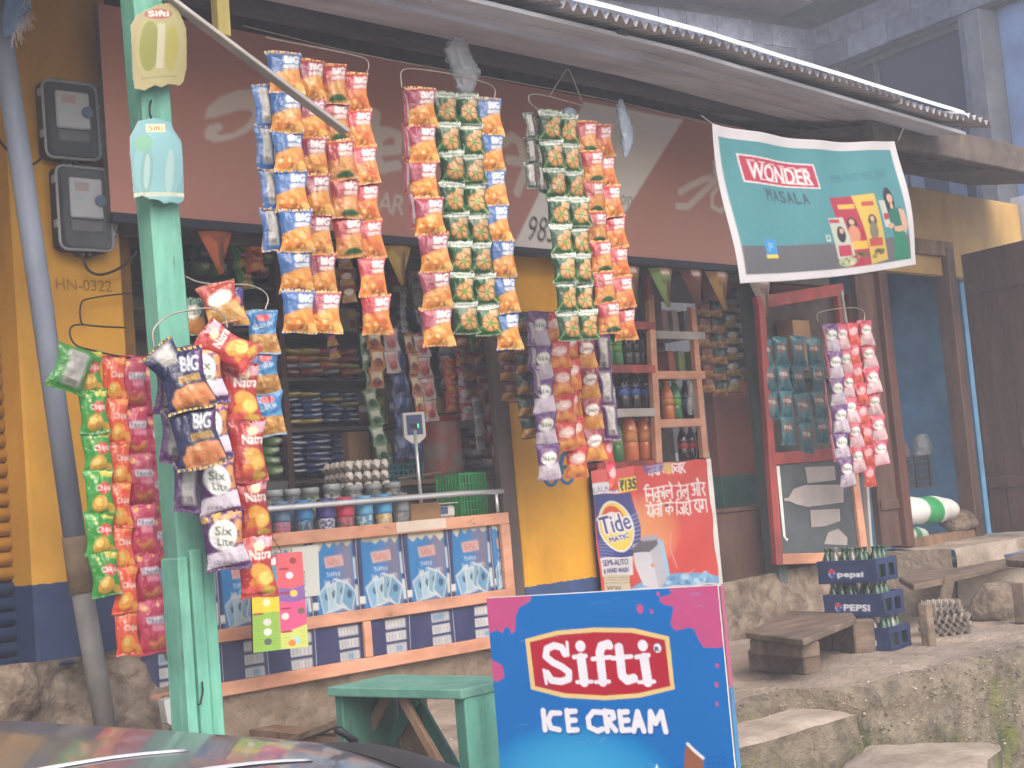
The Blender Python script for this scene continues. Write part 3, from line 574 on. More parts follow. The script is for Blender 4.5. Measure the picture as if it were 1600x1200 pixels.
# blue curtain door inside
def curtain(u, v): return Vector((XD0 + .28 + .3 * u, .55 + .05 * math.sin(u * 14) * (1 - v * .3), zt + .55 + 1.5 * (1 - v)))
tag(MB().patch(24, 8, curtain).build('brown_curtain', mat('brown_cloth', H('#6b4a34'), .9, bump=.1), None, True), 'brown cloth hanging inside the blue room', 'cloth')
dk_ = thing('dark_chest', 'low dark wooden chest in the shade behind the poster', 'chest', P(1140, 880, .2)); xk0, xk1, zk = P(1108, 800, .2).x, P(1186, 800, .2).x, P(1150, 792, .2).z
MB().box(xk0, xk1, .14, .45, zt - .3, zk - .03).build('body', W['brown_wood'], dk_, bevel=.006)
MB().box(xk0 - .02, xk1 + .01, .12, .455, zk - .029, zk).build('lid', W['brown_wood'], dk_, bevel=.004)
# ---------------------------------------------------------------- porch roof
YE = -1.5; ZE = P(1100, 62, YE).z; XR1 = P(1545, 195, YE).x; XR0 = -1.0; ZW = ZE + .4
print('eave', ZE, XR1)
rf = thing('porch_roof', 'corrugated tin porch roof with jagged eave and boarded underside', 'roof', (XR1, YE, ZE))
def rz(y): return ZE + (y - YE) / (0.1 - YE) * (ZW - ZE)
def droop_(X): return .10 * max(0, (X - XD_) / (XR1 - XD_))
XD_ = P(1100, 62, YE).x
SHW = .76; x = XR0; i = 0
while x < XR1 - .05:
    x2 = min(x + SHW, XR1); n = int((x2 - x) / .0125); dz = .012 * (i % 2) + N3((x, 0, 0), 1.3) * .02; m = MB()
    droop = .05 * max(0, (x - (XR1 - 1.2)) / 1.2)
    def tin(u, v, x=x, x2=x2, dz=dz):
        X = x + (x2 + .03 - x) * u; Y = YE + .02 * N3((X * .8, 1, 0), 1.) + (2.2) * v; kx = max(0, (X - (XR1 - .5)) / .5)
        return Vector((X, Y, rz(Y) + dz + .023 * math.sin(2 * math.pi * X / .076) - droop_(X) + .015 * math.sin(kx * 3.1) * (1 - v)))
    m.patch(n, 4, tin); m.build('tin_sheet', W['tin'], rf, True); x = x2; i += 1
def fl(u, v):
    X = 2.0 + (XR1 - .3 - 2.0) * u; return Vector((X, YE - .012 + .024 * v, rz(YE) - droop_(X) + .026 + .008 * N3((X, 0, 3), .9) + .038 * v))
MB().patch(80, 2, fl).build('flashing', W['white_metal'], rf, True)
# boards under the tin, a beam along the eave and rafters
nb = 7
for k in range(nb):
    y0 = YE + .12 + k * .205; zb_ = rz(y0) - .07 - .006 * (k % 2); MB().ob((XR0, y0, zb_), (XD_ - XR0, 0, 0), (0, .195, .195 * (ZW - ZE) / 1.6), (0, 0, .022)).build('ceiling_board', W['roof_under'], rf); MB().ob((XD_ + .002, y0, zb_ - .001), (XR1 - .1 - XD_, 0, -.1), (0, .195, .195 * (ZW - ZE) / 1.6), (0, 0, .022)).build('ceiling_board', W['roof_under'], rf)
for xx in (2.2, 4.3, 5.6, 6.9, 8.1, 9.1):
    if xx < XR1: MB().ob((xx, YE + .1, rz(YE + .1) - .055), (.07, 0, 0), (0, 1.5, 1.5 * (ZW - ZE) / 1.6), (0, 0, .03)).build('rafter', W['beam_grey'], rf)
MB().box(XR0, XR1 - .05, -.42, -.32, ZB1 + .0, ZB1 + .14).build('beam', W['beam_grey'], rf, bevel=.006)
MB().ob((XR0, -1.0, rz(-1.0) - .1), (XR1 - .6 - XR0, 0, 0), (0, .5, .12), (0, 0, .024)).build('ceiling_board', W['roof_under2'], rf)
# lower, dark eave over the right doorway
ro = thing('lower_eave', 'low dark eave of rough timber over the right doorway', 'roof', (XR1, -1, 3.3))
za = P(1450, 265, -.7).z
for k in range(6):
    y0 = -1.05 + k * .2; MB().ob((XR1 - .75, y0, za + .06 + k * .035), (3.6, 0, 0), (0, .19, .03), (0, 0, .03)).build('ceiling_board', W['dark_wood'], ro)
for xx in (XR1 - .5, XR1 + .3, XR1 + 1.0):
    MB().ob((xx, -1.05, za - .03), (.08, 0, 0), (0, 1.15, .2), (0, 0, .09)).build('rafter', W['dark_wood'], ro)
MB().box(XR1 - .8, XR1 + 3, -1.1, -1.02, za - .04, za + .16).build('fascia', W['dark_wood'], ro, bevel=.008)
# ---------------------------------------------------------------- big faded signboard
XB0 = P(160, 120, -.15).x; XB1 = P(1175, 300, -.15).x
cvb = CV(460, 86, '#b27d70', (XB1 - XB0) / (ZB1 - ZB0))
def bp_(u, v): p = P(u, v, -.15); return ((p.x - XB0) / (XB1 - XB0), (ZB1 - p.z) / (ZB1 - ZB0))
cvb.put(np.clip((cvb.x - .55) * 1.2, 0, .5), '#b07c6c')
GR = '#c4b6ac'
cvb.poly([bp_(*q) for q in ((912, 160), (1067, 188), (940, 388), (800, 388))], '#dcd6d0')
cvb.poly([bp_(*q) for q in ((1071, 190), (1110, 196), (1010, 392), (975, 396))], '#b07c6c')
def sw(pts, w_, c=GR): cvb.line([bp_(*q) for q in pts], w_, c)
cvb.poly([bp_(*q) for q in ((320, 185), (326, 168), (345, 152), (372, 142), (395, 141), (412, 150), (415, 170), (408, 190), (385, 208), (358, 219), (335, 222), (322, 216), (320, 206), (328, 196), (342, 192), (350, 196), (348, 203), (338, 207), (345, 211), (365, 208), (385, 196), (396, 180), (392, 172), (375, 172), (355, 178), (335, 184))], GR)
sw([(440, 190), (425, 200), (415, 225), (425, 245), (445, 240), (455, 215)], .07); sw([(480, 165), (478, 240)], .07)
sw([(575, 178), (588, 180), (582, 240), (592, 262), (600, 262)], .065); sw([(572, 205), (608, 205)], .05)
sw([(592, 236), (622, 234), (624, 212), (608, 206), (594, 216), (588, 242), (600, 262), (622, 258)], .055)
sw([(645, 170), (640, 260)], .065); sw([(785, 225), (800, 214), (812, 222), (816, 238)], .06); sw([(795, 250), (826, 254), (808, 300)], .06)
for i, ch in enumerate('SMARTPHONE'):
    if ch != ' ':
        a_ = bp_(540 + i * 24, 322 + i * 4); cvb.text(ch, a_[0], a_[1], .12, GR, None, 0, 0, .3)
sw([(1058, 322), (1075, 322), (1098, 300), (1118, 282), (1122, 275), (1100, 280), (1075, 292), (1062, 300)], .045); sw([(1128, 285), (1112, 305), (1112, 322), (1126, 330), (1140, 312), (1138, 292), (1128, 285)], .035)
a_ = bp_(968, 318); cvb.text('on', a_[0], a_[1], .09, '#8d8682', None, 0, 0, .25)
a_ = bp_(822, 374); cvb.text('9856', a_[0], a_[1], .16, '#3a3634', .065, 0, 0, .35)
sb = thing('signboard', 'long faded red-brown signboard with pale lettering under the porch roof', 'signboard', (XB0, -.15, ZB0))
sheet('printed_face', cvb, bilin((XB0, -.15, ZB1), (XB1, -.15, ZB1), (XB1, -.15, ZB0), (XB0, -.15, ZB0)), W['print'], sb)
MB().box(XB0, XB1, -.146, -.11, ZB0, ZB1).build('back_panel', W['dark_wood'], sb)
MB().box(XB0, XB1 + .3, -.165, -.1, ZB0 - .045, ZB0 - .002).build('bottom_rail', mat('dark_blue_rail', H('#2e313c'), .6), sb)
# ---------------------------------------------------------------- green porch post
pb = P(272, 1137, -1.3); pr = P(347, 1137, -1.3); pt = P(181, 0, -1.3)
pp = thing('porch_post', 'mint green painted timber porch post with hooks', 'post', (pb.x, -1.3, PLAT))
px0 = P(208, 300, -1.3).x; pxw = .128
def post(u, v, dx=0): return None
lean = (P(271, 1137, -1.3).x - P(181, 0, -1.3).x) / (P(271, 1137, -1.3).z - P(181, 0, -1.3).z)
def pxa(z): return px0 + .07 + (z - P(208, 300, -1.3).z) * lean
z0, z1 = P(255, 880, -1.3).z, ZE + .05
hx = []
for z in (z0, z1):
    a = pxa(z); hx += [(a, -1.3, z), (a + pxw, -1.3, z), (a + pxw, -1.19, z), (a, -1.19, z)]
MB().hexa(hx).build('upper_timber', W['green_wood'], pp, bevel=.008)
a = pxa(z0)
for k, (dx, w_, y0, zt_) in enumerate(((-.012, .045, -1.315, z0 + .015), (.035, .052, -1.325, z0 + .04), (.089, .056, -1.312, z0 + .03))):
    MB().box(a + dx, a + dx + w_ - .002, y0, -1.185, PLAT - .06, zt_).build('clad_board', W['mint_wood'], pp, bevel=.007)
MB().tube([P(316, 1065, -1.33), P(317, 1080, -1.335), P(313, 1100, -1.34), P(311, 1101, -1.36)], .004, 6).build('hook', W['black'], pp)
MB().tube([P(236, 157, -1.31), P(234, 165, -1.33), P(234, 178, -1.33), P(237, 187, -1.31)], .004, 6).build('hook', W['black'], pp)
# slanting aluminium bar tied to the post and a stub of yellow timber above it
tag(MB().bar(P(255, -8, -1.36), P(541, 207, -1.36), .018, .05, (0, 1, 0)).build('slanting_bar', mat('dull_white_bar', H('#a9a4a0'), .5, bump=.05), None, bevel=.003), 'slanting pale metal bar running down from the green post', 'bar')
tag(MB().bar(P(341, -40, -1.2), P(347, 58, -1.2), .06, .05, (0, 1, 0)).build('hanging_timber', mat('pale_yellow_wood', H('#b5a560'), .7, col2=H('#978a52'), stretch=(1, 1, .2)), None, bevel=.004), 'short pale yellow timber hanging from the eave above the bar', 'timber')
# ---------------------------------------------------------------- grey drain pipe
pz = PZ(163, 1137, PLAT)
dp = thing('drain_pipe', 'grey plastic drain pipe with a mud-smeared joint leaning by the yellow wall', 'pipe', P(165, 1140, -.35))
MB().tube([P(-8, -20, -.35), P(8, 90, -.35), P(60, 440, -.35), P(118, 850, -.35)], .047, 16).build('upper_pipe', W['pipe'], dp, True)
MB().tube([P(116, 838, -.35), P(128, 925, -.35)], .052, 16).build('joint', mat('mud_smeared_joint', H('#8d7a62'), .9, col2=H('#6b5b48'), bump=.6), dp, True)
MB().tube([P(127, 915, -.35), P(170, 1165, -.35)], .046, 16).build('lower_pipe', mat('grey_pipe_lower', H('#85827f'), .55, col2=H('#706d6a')), dp, True)
# ---------------------------------------------------------------- house behind, up the slope
W['window'] = None
def winmat():
    m, t, b = nodes('dark_window_glass'); b.inputs['Base Color'].default_value = (.015, .028, .06, 1); b.inputs['Roughness'].default_value = .06; b.inputs['Specular IOR Level'].default_value = .25; return m
W['window'] = winmat(); W['window_sky'] = mat('glass_painted_sky', H('#8299c4'), .1, spec=.4, bump=0, var=.1)  # pale blue base colour stands for sky reflected in the pane
HS = 1.55; hb = PD(1272, 85, 20.0); ang = R(-11)
ax = Vector((math.cos(ang), math.sin(ang), 0)); ay = Vector((-math.sin(ang), math.cos(ang), 0))
hs = thing('house_behind', 'grey stone-clad house with large dark windows behind the tin roof', 'building', hb - Vector((0, 0, 3)))
rg = random.Random(4)
def clad(o, d, nrm, length, rows, hgt, parent, nm='cladding_stone'):
    for r_ in range(rows):
        s = -.1 * (r_ % 2)
        while s < length:
            l = rg.uniform(.35, .8); s2 = min(s + l, length); s1 = max(s, 0)
            if s2 - s1 > .04:
                dp_ = rg.uniform(.03, .07)
                MB().ob(o + d * (s1 + .004) + Vector((0, 0, r_ * hgt + .004)), d * (s2 - s1 - .008), nrm * dp_, (0, 0, hgt - .008)).build(nm, W['stone_clad'] if rg.random() < .6 else W['stone_clad2'], parent)
            s = s2
W['stone_clad2'] = mat('stone_cladding_dark', H('#747b8c'), .8, scale=9, bump=.4, col2=H('#5a6070'))
bandz = hb.z - .06
MB().ob(hb - ax * (4.5 * HS) + HS * Vector((0, 0, -.2)), ax * (4.5 * HS), ay * (.3 * HS), (0, 0, .5 * HS)).build('beam', W['beam_grey'], hs)
clad(hb - ax * (4.5 * HS) + HS * Vector((0, 0, -.17)), ax, -ay, 4.5 * HS, 2, .19 * HS, hs)
front = -ay
MB().ob(hb + HS * Vector((0, 0, -.2)), -ay * (5.0 * HS), ax * (.3 * HS), (0, 0, .5 * HS)).build('beam', W['beam_grey'], hs)
clad(hb + HS * Vector((0, 0, -.17)), -ay, -ax, 4.6 * HS, 2, .19 * HS, hs)
MB().ob(hb - ax * (4.6 * HS) - ay * (5.2 * HS) + ax * (.0 * HS) + HS * Vector((0, 0, .3)), ax * (5.2 * HS), ay * (5.6 * HS), (0, 0, .12 * HS)).build('roof_slab', W['beam_grey'], hs) if False else None
MB().ob(hb - ax * (4.6 * HS) - ay * (.35 * HS) + HS * Vector((0, 0, .32)), ax * (4.3 * HS), ay * (1 * HS), (0, 0, .06 * HS)).build('tile_eave', mat('brown_tile_eave', H('#8a7470'), .8), hs)
MB().ob(hb - ax * (.35 * HS) - ay * (5 * HS) + HS * Vector((0, 0, .33)), ax * (1.2 * HS), ay * (5.6 * HS), (0, 0, .06 * HS)).build('tile_eave', W['beam_grey'], hs)
MB().ob(hb - ax * (4.5 * HS) + HS * Vector((0, 0, -3.4)), ax * (4.5 * HS), ay * (.05 * HS), (0, 0, 3.2 * HS)).build('wall', mat('shaded_wall', H('#5c5c64'), .9), hs)  # plain dark grey wall colour
MB().ob(hb + HS * Vector((0, 0, -3.4)) - ay * (.25 * HS), ay * (.25 * HS), ax * (.25 * HS), (0, 0, 3.2 * HS)).build('corner_column', W['stone_clad'], hs)
def PROJ(p):
    d = p - CAM; X_, Y_, Z_ = d.x, d.y, d.z; q = Vector((_X.x * X_ + _Y.x * Y_ + _Z.x * Z_, _X.y * X_ + _Y.y * Y_ + _Z.y * Z_, _X.z * X_ + _Y.z * Y_ + _Z.z * Z_)); return 800 + FPX * q.x / q.z, 600 + FPX * q.y / q.z
def along(u, dz=0.):
    lo, hi = 0., 11.
    for _ in range(40):
        mi = (lo + hi) / 2
        if PROJ(hb - ay * mi + Vector((0, 0, dz)))[0] < u: lo = mi
        else: hi = mi
    return lo
WT = -.32; WB = -5.5
def pane(u0, u1, nm='window'):
    a_, b_ = along(u0, -1.2), along(u1, -1.2); return MB().ob(hb - ay * a_ + ax * .14 + Vector((0, 0, WB)), -ay * (b_ - a_), ax * .03, (0, 0, WT - WB)).build(nm, W['window'], hs), a_, b_
def colm(u0, u1, m_, d=.3): a_, b_ = along(u0, -1.2), along(u1, -1.2); MB().ob(hb - ay * a_ - ax * d * .4 + Vector((0, 0, WB)), -ay * (b_ - a_), ax * d, (0, 0, WT - WB - .01)).build('corner_column', m_, hs, bevel=.01)
w1, a_, b_ = pane(1287, 1519); fz = lambda f, z0, h_, wd=.07: MB().ob(hb - ay * (a_ + (b_ - a_) * f) + ax * .08 + Vector((0, 0, z0)), -ay * wd, ax * .06, (0, 0, h_)).build('frame', W['beam_grey'], w1)
fz(0, WB, WT - WB); fz(.37, WB, WT - WB, .05); MB().ob(hb - ay * a_ + ax * .07 + Vector((0, 0, WT - .07)), -ay * (b_ - a_), ax * .06, (0, 0, .07)).build('frame', W['beam_grey'], w1)
colm(1519, 1531, W['stone_clad2'], .35); colm(1532, 1557, mat('render_column', H('#767981'), .8, col2=H('#60636b')), .5)
w2, a_, b_ = pane(1559, 1690); w2.data.materials[0] = W['window_sky']; fz(0, WB, WT - WB) if False else None
# a few thin blue-grey slips set just in front of the panes
for u0, u1, z0, z1 in ((1316, 1334, -1.9, -1.3), (1375, 1400, -2.3, -1.7), (1405, 1425, -2.6, -1.9), (1462, 1488, -2.9, -1.5)):
    c0, c1 = along(u0, -1.5), along(u1, -1.5); MB().ob(hb - ay * c0 + ax * .132 + Vector((0, 0, z0)), -ay * (c1 - c0), ax * .006, (0, 0, z1 - z0)).build('pane_slip', mat('pale_slip', H('#5f708f'), .5, bump=0), w1)
# ================================================================ counter and what stands on it
YC = -.03
ct = thing('shop_counter', 'shop counter front papered with blue ice cream cartons between orange timber strips', 'counter', (XL, YC, ZC0))
def carton(k):
    c = CV(46, 104, '#363b66', .62); g = np.random.RandomState(k)
    c.rect(0, 0, 1, .12, '#4a4068', .5); c.rect(.1, .08, .9, .6, '#2f7dbb'); c.put(((c.x > .5) & (c.x < .86) & (c.y > .1) & (c.y < .6)) * np.clip((c.x - .45) / .3, 0, 1), '#7c7690')
    xs = np.linspace(.12, .9, 9); c.poly([(.12, .06)] + [(x, .07 + .05 * g.rand() + .03 * (i % 2)) for i, x in enumerate(xs)] + [(.9, .05)], '#cfc6b0')
    c.poly([(.3, .18), (.68, .17), (.7, .25), (.33, .26)], '#d0a7a0'); c.text('Sifti', .36, .24, .05, '#b8686a', .26); c.text('Sifti', .34, .32, .035, '#c9d3e6', .26); c.text('Ice Cream', .28, .38, .045, '#eef2f8', .52)
    for i, (a_, x, y) in enumerate(((-28, .3, .48), (-8, .46, .47), (16, .62, .455), (34, .74, .48))):
        ca, sa = math.cos(R(a_)), math.sin(R(a_)); q = [(-.12, -.09), (.12, -.09), (.12, .09), (-.12, .09)]
        f = lambda s_: [(x + (px * ca * s_ - py * .62 * 1.6 * sa * s_ * 1.0), y + (px * sa * .62 * s_ + py * ca * s_)) for px, py in q]
        c.poly(f(1.12), '#c9d2d6').poly(f(.92), ['#7fb0cf', '#a9c4d2', '#86aac0', '#6f9fc0'][i]); c.ell(x + .02, y - .02, .05, .03, '#3f5c78')
    c.rect(-.1, .49, .12, .545, '#d9dcd6') ; c.rect(.9, .4, .96, .55, '#cfd2d0'); c.rect(.9, .2, .94, .36, '#cfd2d0')
    for y in (.6, .69, .78, .87, .95):
        c.rect(.48, y, .9, y + .065, '#c3c3c4'); c.rect(.5 + .16 * (y > .7), y + .01, .72 + .1 * g.rand(), y + .055, '#7fa6c4' if g.rand() > .4 else '#d4d2d2')
        for i in range(5): c.rect(.53 + .07 * i, y + .012, .555 + .07 * i, y + .052, '#8f8d94', .6)
    c.poly([(.45, .965), (.62, .95), (.7, .985), (.95, .955), (.98, 1), (.45, 1)], '#c9c6bd'); c.rect(.975, 0, 1, 1, '#c9d2e6')
    return c
cvs = [carton(k) for k in range(3)]
for c_ in cvs: c_.a *= .7
us = [180, 262, 335, 405, 481, 556, 630, 700, 768, 800]
for i in range(len(us) - 1):
    x0, x1 = P(us[i], 930).x, P(us[i + 1], 930).x; x0 = max(x0, XL - .05); x1 = min(x1, XE + .02)
    if x1 - x0 < .03: continue
    def fn(u, v, x0=x0, x1=x1, i=i): X = x0 + (x1 - x0) * u; return X, YC - .004 - .006 * np.sin(u * 9 + i) * np.sin(v * 7 + i * 2) + 0 * u, ZC1 - (ZC1 - ZC0) * v
    sheet('printed_carton', cvs[i % 3], fn, W['gloss'], ct)
MB().box(XL - .05, XE + .02, YC + .01, YC + .05, ZC0, ZC1).build('backing_board', W['bare_wood'], ct)
x0, x1 = XL - .05, XE + .03
MB().box(x0, x1, YC - .035, YC - .008, ZC1 - .045, ZC1 + .02).build('top_strip', W['orange_wood'], ct, bevel=.004)
zm = P(600, 955).z
MB().box(x0, x1, YC - .033, YC - .008, zm - .032, zm + .03).build('middle_strip', W['orange_wood'], ct, bevel=.004)
MB().box(x0, x1, YC - .035, YC - .008, ZC0 - .02, ZC0 + .045).build('bottom_strip', W['orange_wood'], ct, bevel=.004)
xm = P(565, 1000).x
MB().box(xm - .025, xm + .025, YC - .031, YC - .008, ZC0 + .046, zm - .033).build('upright_strip', W['orange_wood'], ct, bevel=.004)
MB().box(x1 - .07, x1, YC - .037, YC - .008, ZC0 + .046, ZC1 - .046).build('upright_strip', W['orange_wood'], ct, bevel=.004)
MB().box(x0, x1 - .02, YC + .0, .62, ZC1 - .03, ZC1 + .0).build('counter_top', W['orange_wood'], ct, bevel=.003)
xt = P(640, 815).x
MB().box(xt - .15, xt + .2, YC - .038, YC - .0352, ZC1 - .035, ZC1 + .02).build('paper_patch', mat('torn_paper', H('#cdbcae'), .8), ct)
# steel rail on the counter
rl = thing('steel_rail', 'bright steel rail running along the front of the counter', 'rail', P(420, 797, -.0))
MB().tube([P(300, 806, .0), P(420, 795, .0), P(720, 771, .0), P(785, 768, .0)], .016, 10).build('tube', W['steel'], rl, True)
for u in (318, 775): p = P(u, 800 if u < 400 else 769, .0); MB().tube([p, (p.x, p.y, ZC1)], .01, 8).build('bracket', W['steel'], rl, True)
# candy jars
def jar(label, p, r, h, content, cap, group, lay=None):
    t = thing('candy_jar', label, 'jar', p, group)
    pr = [(r * .9, 0), (r, .02 * h), (r, .72 * h), (r * .82, .84 * h), (r * .82, .9 * h)]
    MB().lathe([(a * .93, b + .004) for a, b in pr[:3]][:2] + [(r * .93, content[1] * h)], 14, p).build('sweets', content[0], t, True)
    jb_ = MB().lathe(pr, 16, p).build('jar_body', W['clearjar'], t, True)
    MB().lathe([(r * 1.01, .42 * h), (r * 1.012, .5 * h), (r * 1.012, .72 * h), (r * .9, .8 * h)], 16, p).build('label_band', cap, jb_, True) if content[1] > .82 else None
    MB().lathe([(r * .9, .88 * h), (r * .9, 1.0 * h), (r * .8, 1.02 * h)], 16, p).build('lid', cap, t, True)
    return t
def sweets(name, a, b): return mat(name, H(a), .45, scale=38, bump=.5, col2=H(b), lo=.46, hi=.54, dist=.03, dirt=0, detail=2)
js = [('#c3506f', '#8f5c7e', 'pink', '#5f7f9a'), ('#3f7fb4', '#20242c', 'blue and black', '#3f7fb4'), ('#4a3a74', '#c9c2cf', 'purple and white', '#4b3f86'), ('#c93a54', '#6a2f3a', 'red', '#c93a54'), ('#2f86b4', '#b9d3dc', 'light blue', '#5fa3c9'), ('#d1a35a', '#e6d2a6', 'golden', '#4fa0cf'), ('#55504e', '#8a8684', 'dull grey', '#77797c')]
ju = [(441, 832), (476, 828), (510, 824), (540, 820), (570, 817), (600, 813), (627, 808)]
for (a, b, nm, cp), (u, v) in zip(js, ju):
    p = P(u, v, .07); p.z = ZC1 + .001
    jar('clear jar of ' + nm + ' sweets in the row behind the steel rail', p, .048, .17, (sweets(nm.replace(' ', '_') + '_sweets', a, b), .84), W.setdefault('lid' + cp, mat('lid', H(cp), .45, bump=0)), 'candy jars on the counter')
W['lid_clear'] = mat('clear_lid', H('#9fa5a6'), .3, bump=.05)
cl = ['dull grey', 'slate blue', 'leaf green', 'pale grey', 'silvery', 'smoky', 'whitish']
cc = ['#7c7f80', '#515a76', '#7ea04a', '#a5a7a5', '#8d9092', '#75777a', '#b0b2b0']
for k, u in enumerate((430, 458, 487, 520, 553, 585, 615)):
    p = P(u, 800 - (u - 430) * .1, .24); p.z = ZC1 + .001
    jar('clear plastic jar with ' + cl[k] + ' sweets in the back row of the counter', p, .052, .235 + .012 * (k == 3), (sweets('back_sweets_' + cl[k].replace(' ', '_'), cc[k], '#4a4a4c'), .8), W['lid_clear'], 'back row jars on the counter')
# egg trays with eggs
egg = MB().lathe([(.004, 0), (.013, .004), (.0195, .014), (.0215, .025), (.0195, .038), (.013, .049), (.004, .055)], 10).mesh('egg', True); egg.materials.append(mat('egg_shell', H('#e0d6cc'), .5, bump=0, var=.06))
def traymesh():
    m = MB(); n, w_ = 5, .048
    m.patch(n * 8, n * 8, lambda u, v: Vector((u * n * w_, v * n * w_, .02 + .012 * math.cos(u * n * 2 * math.pi) + .012 * math.cos(v * n * 2 * math.pi))))
    me = m.mesh('egg_tray', True); me.materials.append(mat('paper_pulp', H('#9a8f86'), .95, bump=.2)); return me
tm = traymesh(); pe = P(560, 745, .36)
for L in range(3):
    o = bpy.data.objects.new('egg_tray', tm); COL.objects.link(o); zt_ = ZC1 + .185 + L * .058; o.location = (pe.x - .11, .32, zt_); o.scale = (1.2, 1.2, 1.1); o.rotation_euler = (0, 0, R(-8))
    tag(o, ['bottom', 'middle', 'top'][L] + ' paper pulp tray of the egg stack on the counter', 'egg tray', 'egg trays on the counter')
    for i in range(5):
        for j in range(5):
            if L < 2 and i > 0 and j > 0: continue
            e = bpy.data.objects.new('egg', egg); COL.objects.link(e); lx, ly = (i + .5) * .0576, (j + .5) * .0576; e.scale = (1.18, 1.18, 1.1); ca, sa = math.cos(R(-8)), math.sin(R(-8))
            e.location = (pe.x - .11 + lx * ca - ly * sa, .32 + lx * sa + ly * ca, zt_ + .017); e.rotation_euler = (R(random.uniform(-6, 6)), R(random.uniform(-6, 6)), 0)
            tag(e, 'cream egg in the ' + ['bottom', 'middle', 'top'][L] + ' egg tray, row %s, %s from left' % (('one', 'two', 'three', 'four', 'five')[j], ('first', 'second', 'third', 'fourth', 'fifth')[i]), 'egg', 'eggs in the ' + ['bottom', 'middle', 'top'][L] + ' tray')
tag(MB().box(pe.x - .2, pe.x + .25, .28, .6, ZC1 + .002, ZC1 + .185).build('carton_box', W['cardboard'], None, bevel=.004), 'brown carton under the egg trays on the counter', 'box')
# weighing scale
ps = P(660, 765, .22); ps.z = ZC1 + .02
ws = thing('weighing_scale', 'white electronic weighing scale with a display on a pole', 'scale', ps)
yw = R(30); e1 = Vector((math.cos(yw), -math.sin(yw), 0)); e2 = Vector((math.sin(yw), math.cos(yw), 0))
MB().ob(ps - e1 * .14 - e2 * .08, e1 * .3, e2 * .24, (0, 0, .065)).build('base', W['white'], ws, bevel=.012)
MB().ob(ps - e1 * .1 - e2 * .083 + Vector((0, 0, .02)), e1 * .22, e2 * .003, (0, 0, .04)).build('keypad', mat('blue_label', H('#4a5f96'), .4, bump=0), ws)
MB().ob(ps - e1 * .16 - e2 * .1 + Vector((0, 0, .075)), e1 * .34, e2 * .27, (0, 0, .008)).build('weighing_pan', W['steel'], ws, bevel=.003)
pd = P(648, 672, .14); pole0 = P(657, 770, .14)
MB().tube([(pole0.x, .14, ZC1), pd], .01, 10).build('pole', W['steel'], ws, True)
MB().lathe([(.026, 0), (.022, .05), (.012, .055)], 12, (pole0.x, .14, ZC1)).build('pole_foot', W['black'], ws, True)
dc = P(648, 672, .14)
def dsp(a, b): return dc + e1 * a * .9 + Vector((0, 0, b))
head = MB().prism([dsp(-.07, .1), dsp(.07, .1), dsp(.07, -.04), dsp(.025, -.075), dsp(-.025, -.075), dsp(-.07, -.04)], e2 * .04).build('display_head', W['white'], ws, bevel=.004)
MB().ob(dsp(-.048, -.025) - e2 * .004, e1 * .088, e2 * .003, (0, 0, .11)).build('display_panel', mat('scale_panel', H('#3c4a7c'), .4, bump=0), head)
m_, t_, b_ = nodes('green_digit'); b_.inputs['Emission Color'].default_value = (.05, .9, .3, 1); b_.inputs['Emission Strength'].default_value = .8; b_.inputs['Base Color'].default_value = (.02, .2, .08, 1)
MB().ob(dsp(.018, .012) - e2 * .008, e1 * .008, e2 * .003, (0, 0, .022)).build('digit', m_, head)
MB().ob(dsp(-.03, .012) - e2 * .0062, e1 * .054, e2 * .0015, (0, 0, .022)).build('display_window', W['black'], head)
# red lidded drum, teal basket, carton, green basket
def basket(label, p, w_, d_, h_, col, rows, cols, name='plastic_basket', yaw=0.):
    t = thing(name, label, 'basket', p); m_ = mat(name + '_plastic', H(col), .45, bump=.03); e1 = Vector((math.cos(yaw), math.sin(yaw), 0)); e2 = Vector((-math.sin(yaw), math.cos(yaw), 0)); zz = Vector((0, 0, 1))
    for (o_, a, b) in ((p, e1 * w_, e2), (p + e2 * d_, e1 * w_, e2), (p, e2 * d_, e1), (p + e1 * w_, e2 * d_, e1)):
        m = MB(); n = cols if a.length == w_ else max(2, int(cols * d_ / w_))
        for i in range(n + 1): m.ob(o_ + a * (i / n) - a.normalized() * .004, a.normalized() * .008, b * .006, zz * h_)
        for j in range(rows + 1): m.ob(o_ + zz * (h_ * j / rows - (.006 if j else 0)) + b * .0013, a, b * .004, zz * (.012 if j == rows else .006))
        m.build('side_grille', m_, t)
    MB().ob(p, e1 * w_, e2 * d_, zz * .006).build('base', m_, t); return t
p = P(700, 800, .3); p.z = ZC1
basket('green plastic basket at the right end of the counter', p + Vector((0, -.12, 0)), .2, .2, .26, '#3f9a5c', 5, 8)
ZI = P(690, 748, .72).z; xi0, xi1 = P(600, 745, .62).x, P(790, 745, .62).x
it = thing('inner_table', 'plain wooden table behind the counter carrying drum and basket', 'table', (xi0, .6, ZF))
MB().box(xi0, xi1, .58, .93, ZI - .03, ZI).build('table_top', W['bare_wood'], it, bevel=.004)
for x_ in (xi0 + .03, xi1 - .08):
    for y_ in (.6, .87): MB().box(x_, x_ + .05, y_, y_ + .05, ZF, ZI - .03).build('leg', W['bare_wood'], it)
p = P(600, 742, .62); p.z = ZI + .001
basket('teal plastic basket behind the weighing scale', p, .3, .2, .1, '#3d7f86', 3, 12)
dr = P(690, 740, .76); dr.z = ZI + .001
t = thing('storage_drum', 'frosted plastic drum with a red lid and red goods inside', 'drum', dr)
MB().lathe([(.13, 0), (.14, .05), (.14, .34), (.13, .36)], 20, dr).build('body', mat('frosted_red_drum', H('#b0605a'), .4, scale=5, col2=H('#8d8a86'), bump=.05, lo=.4, hi=.6), t, True)
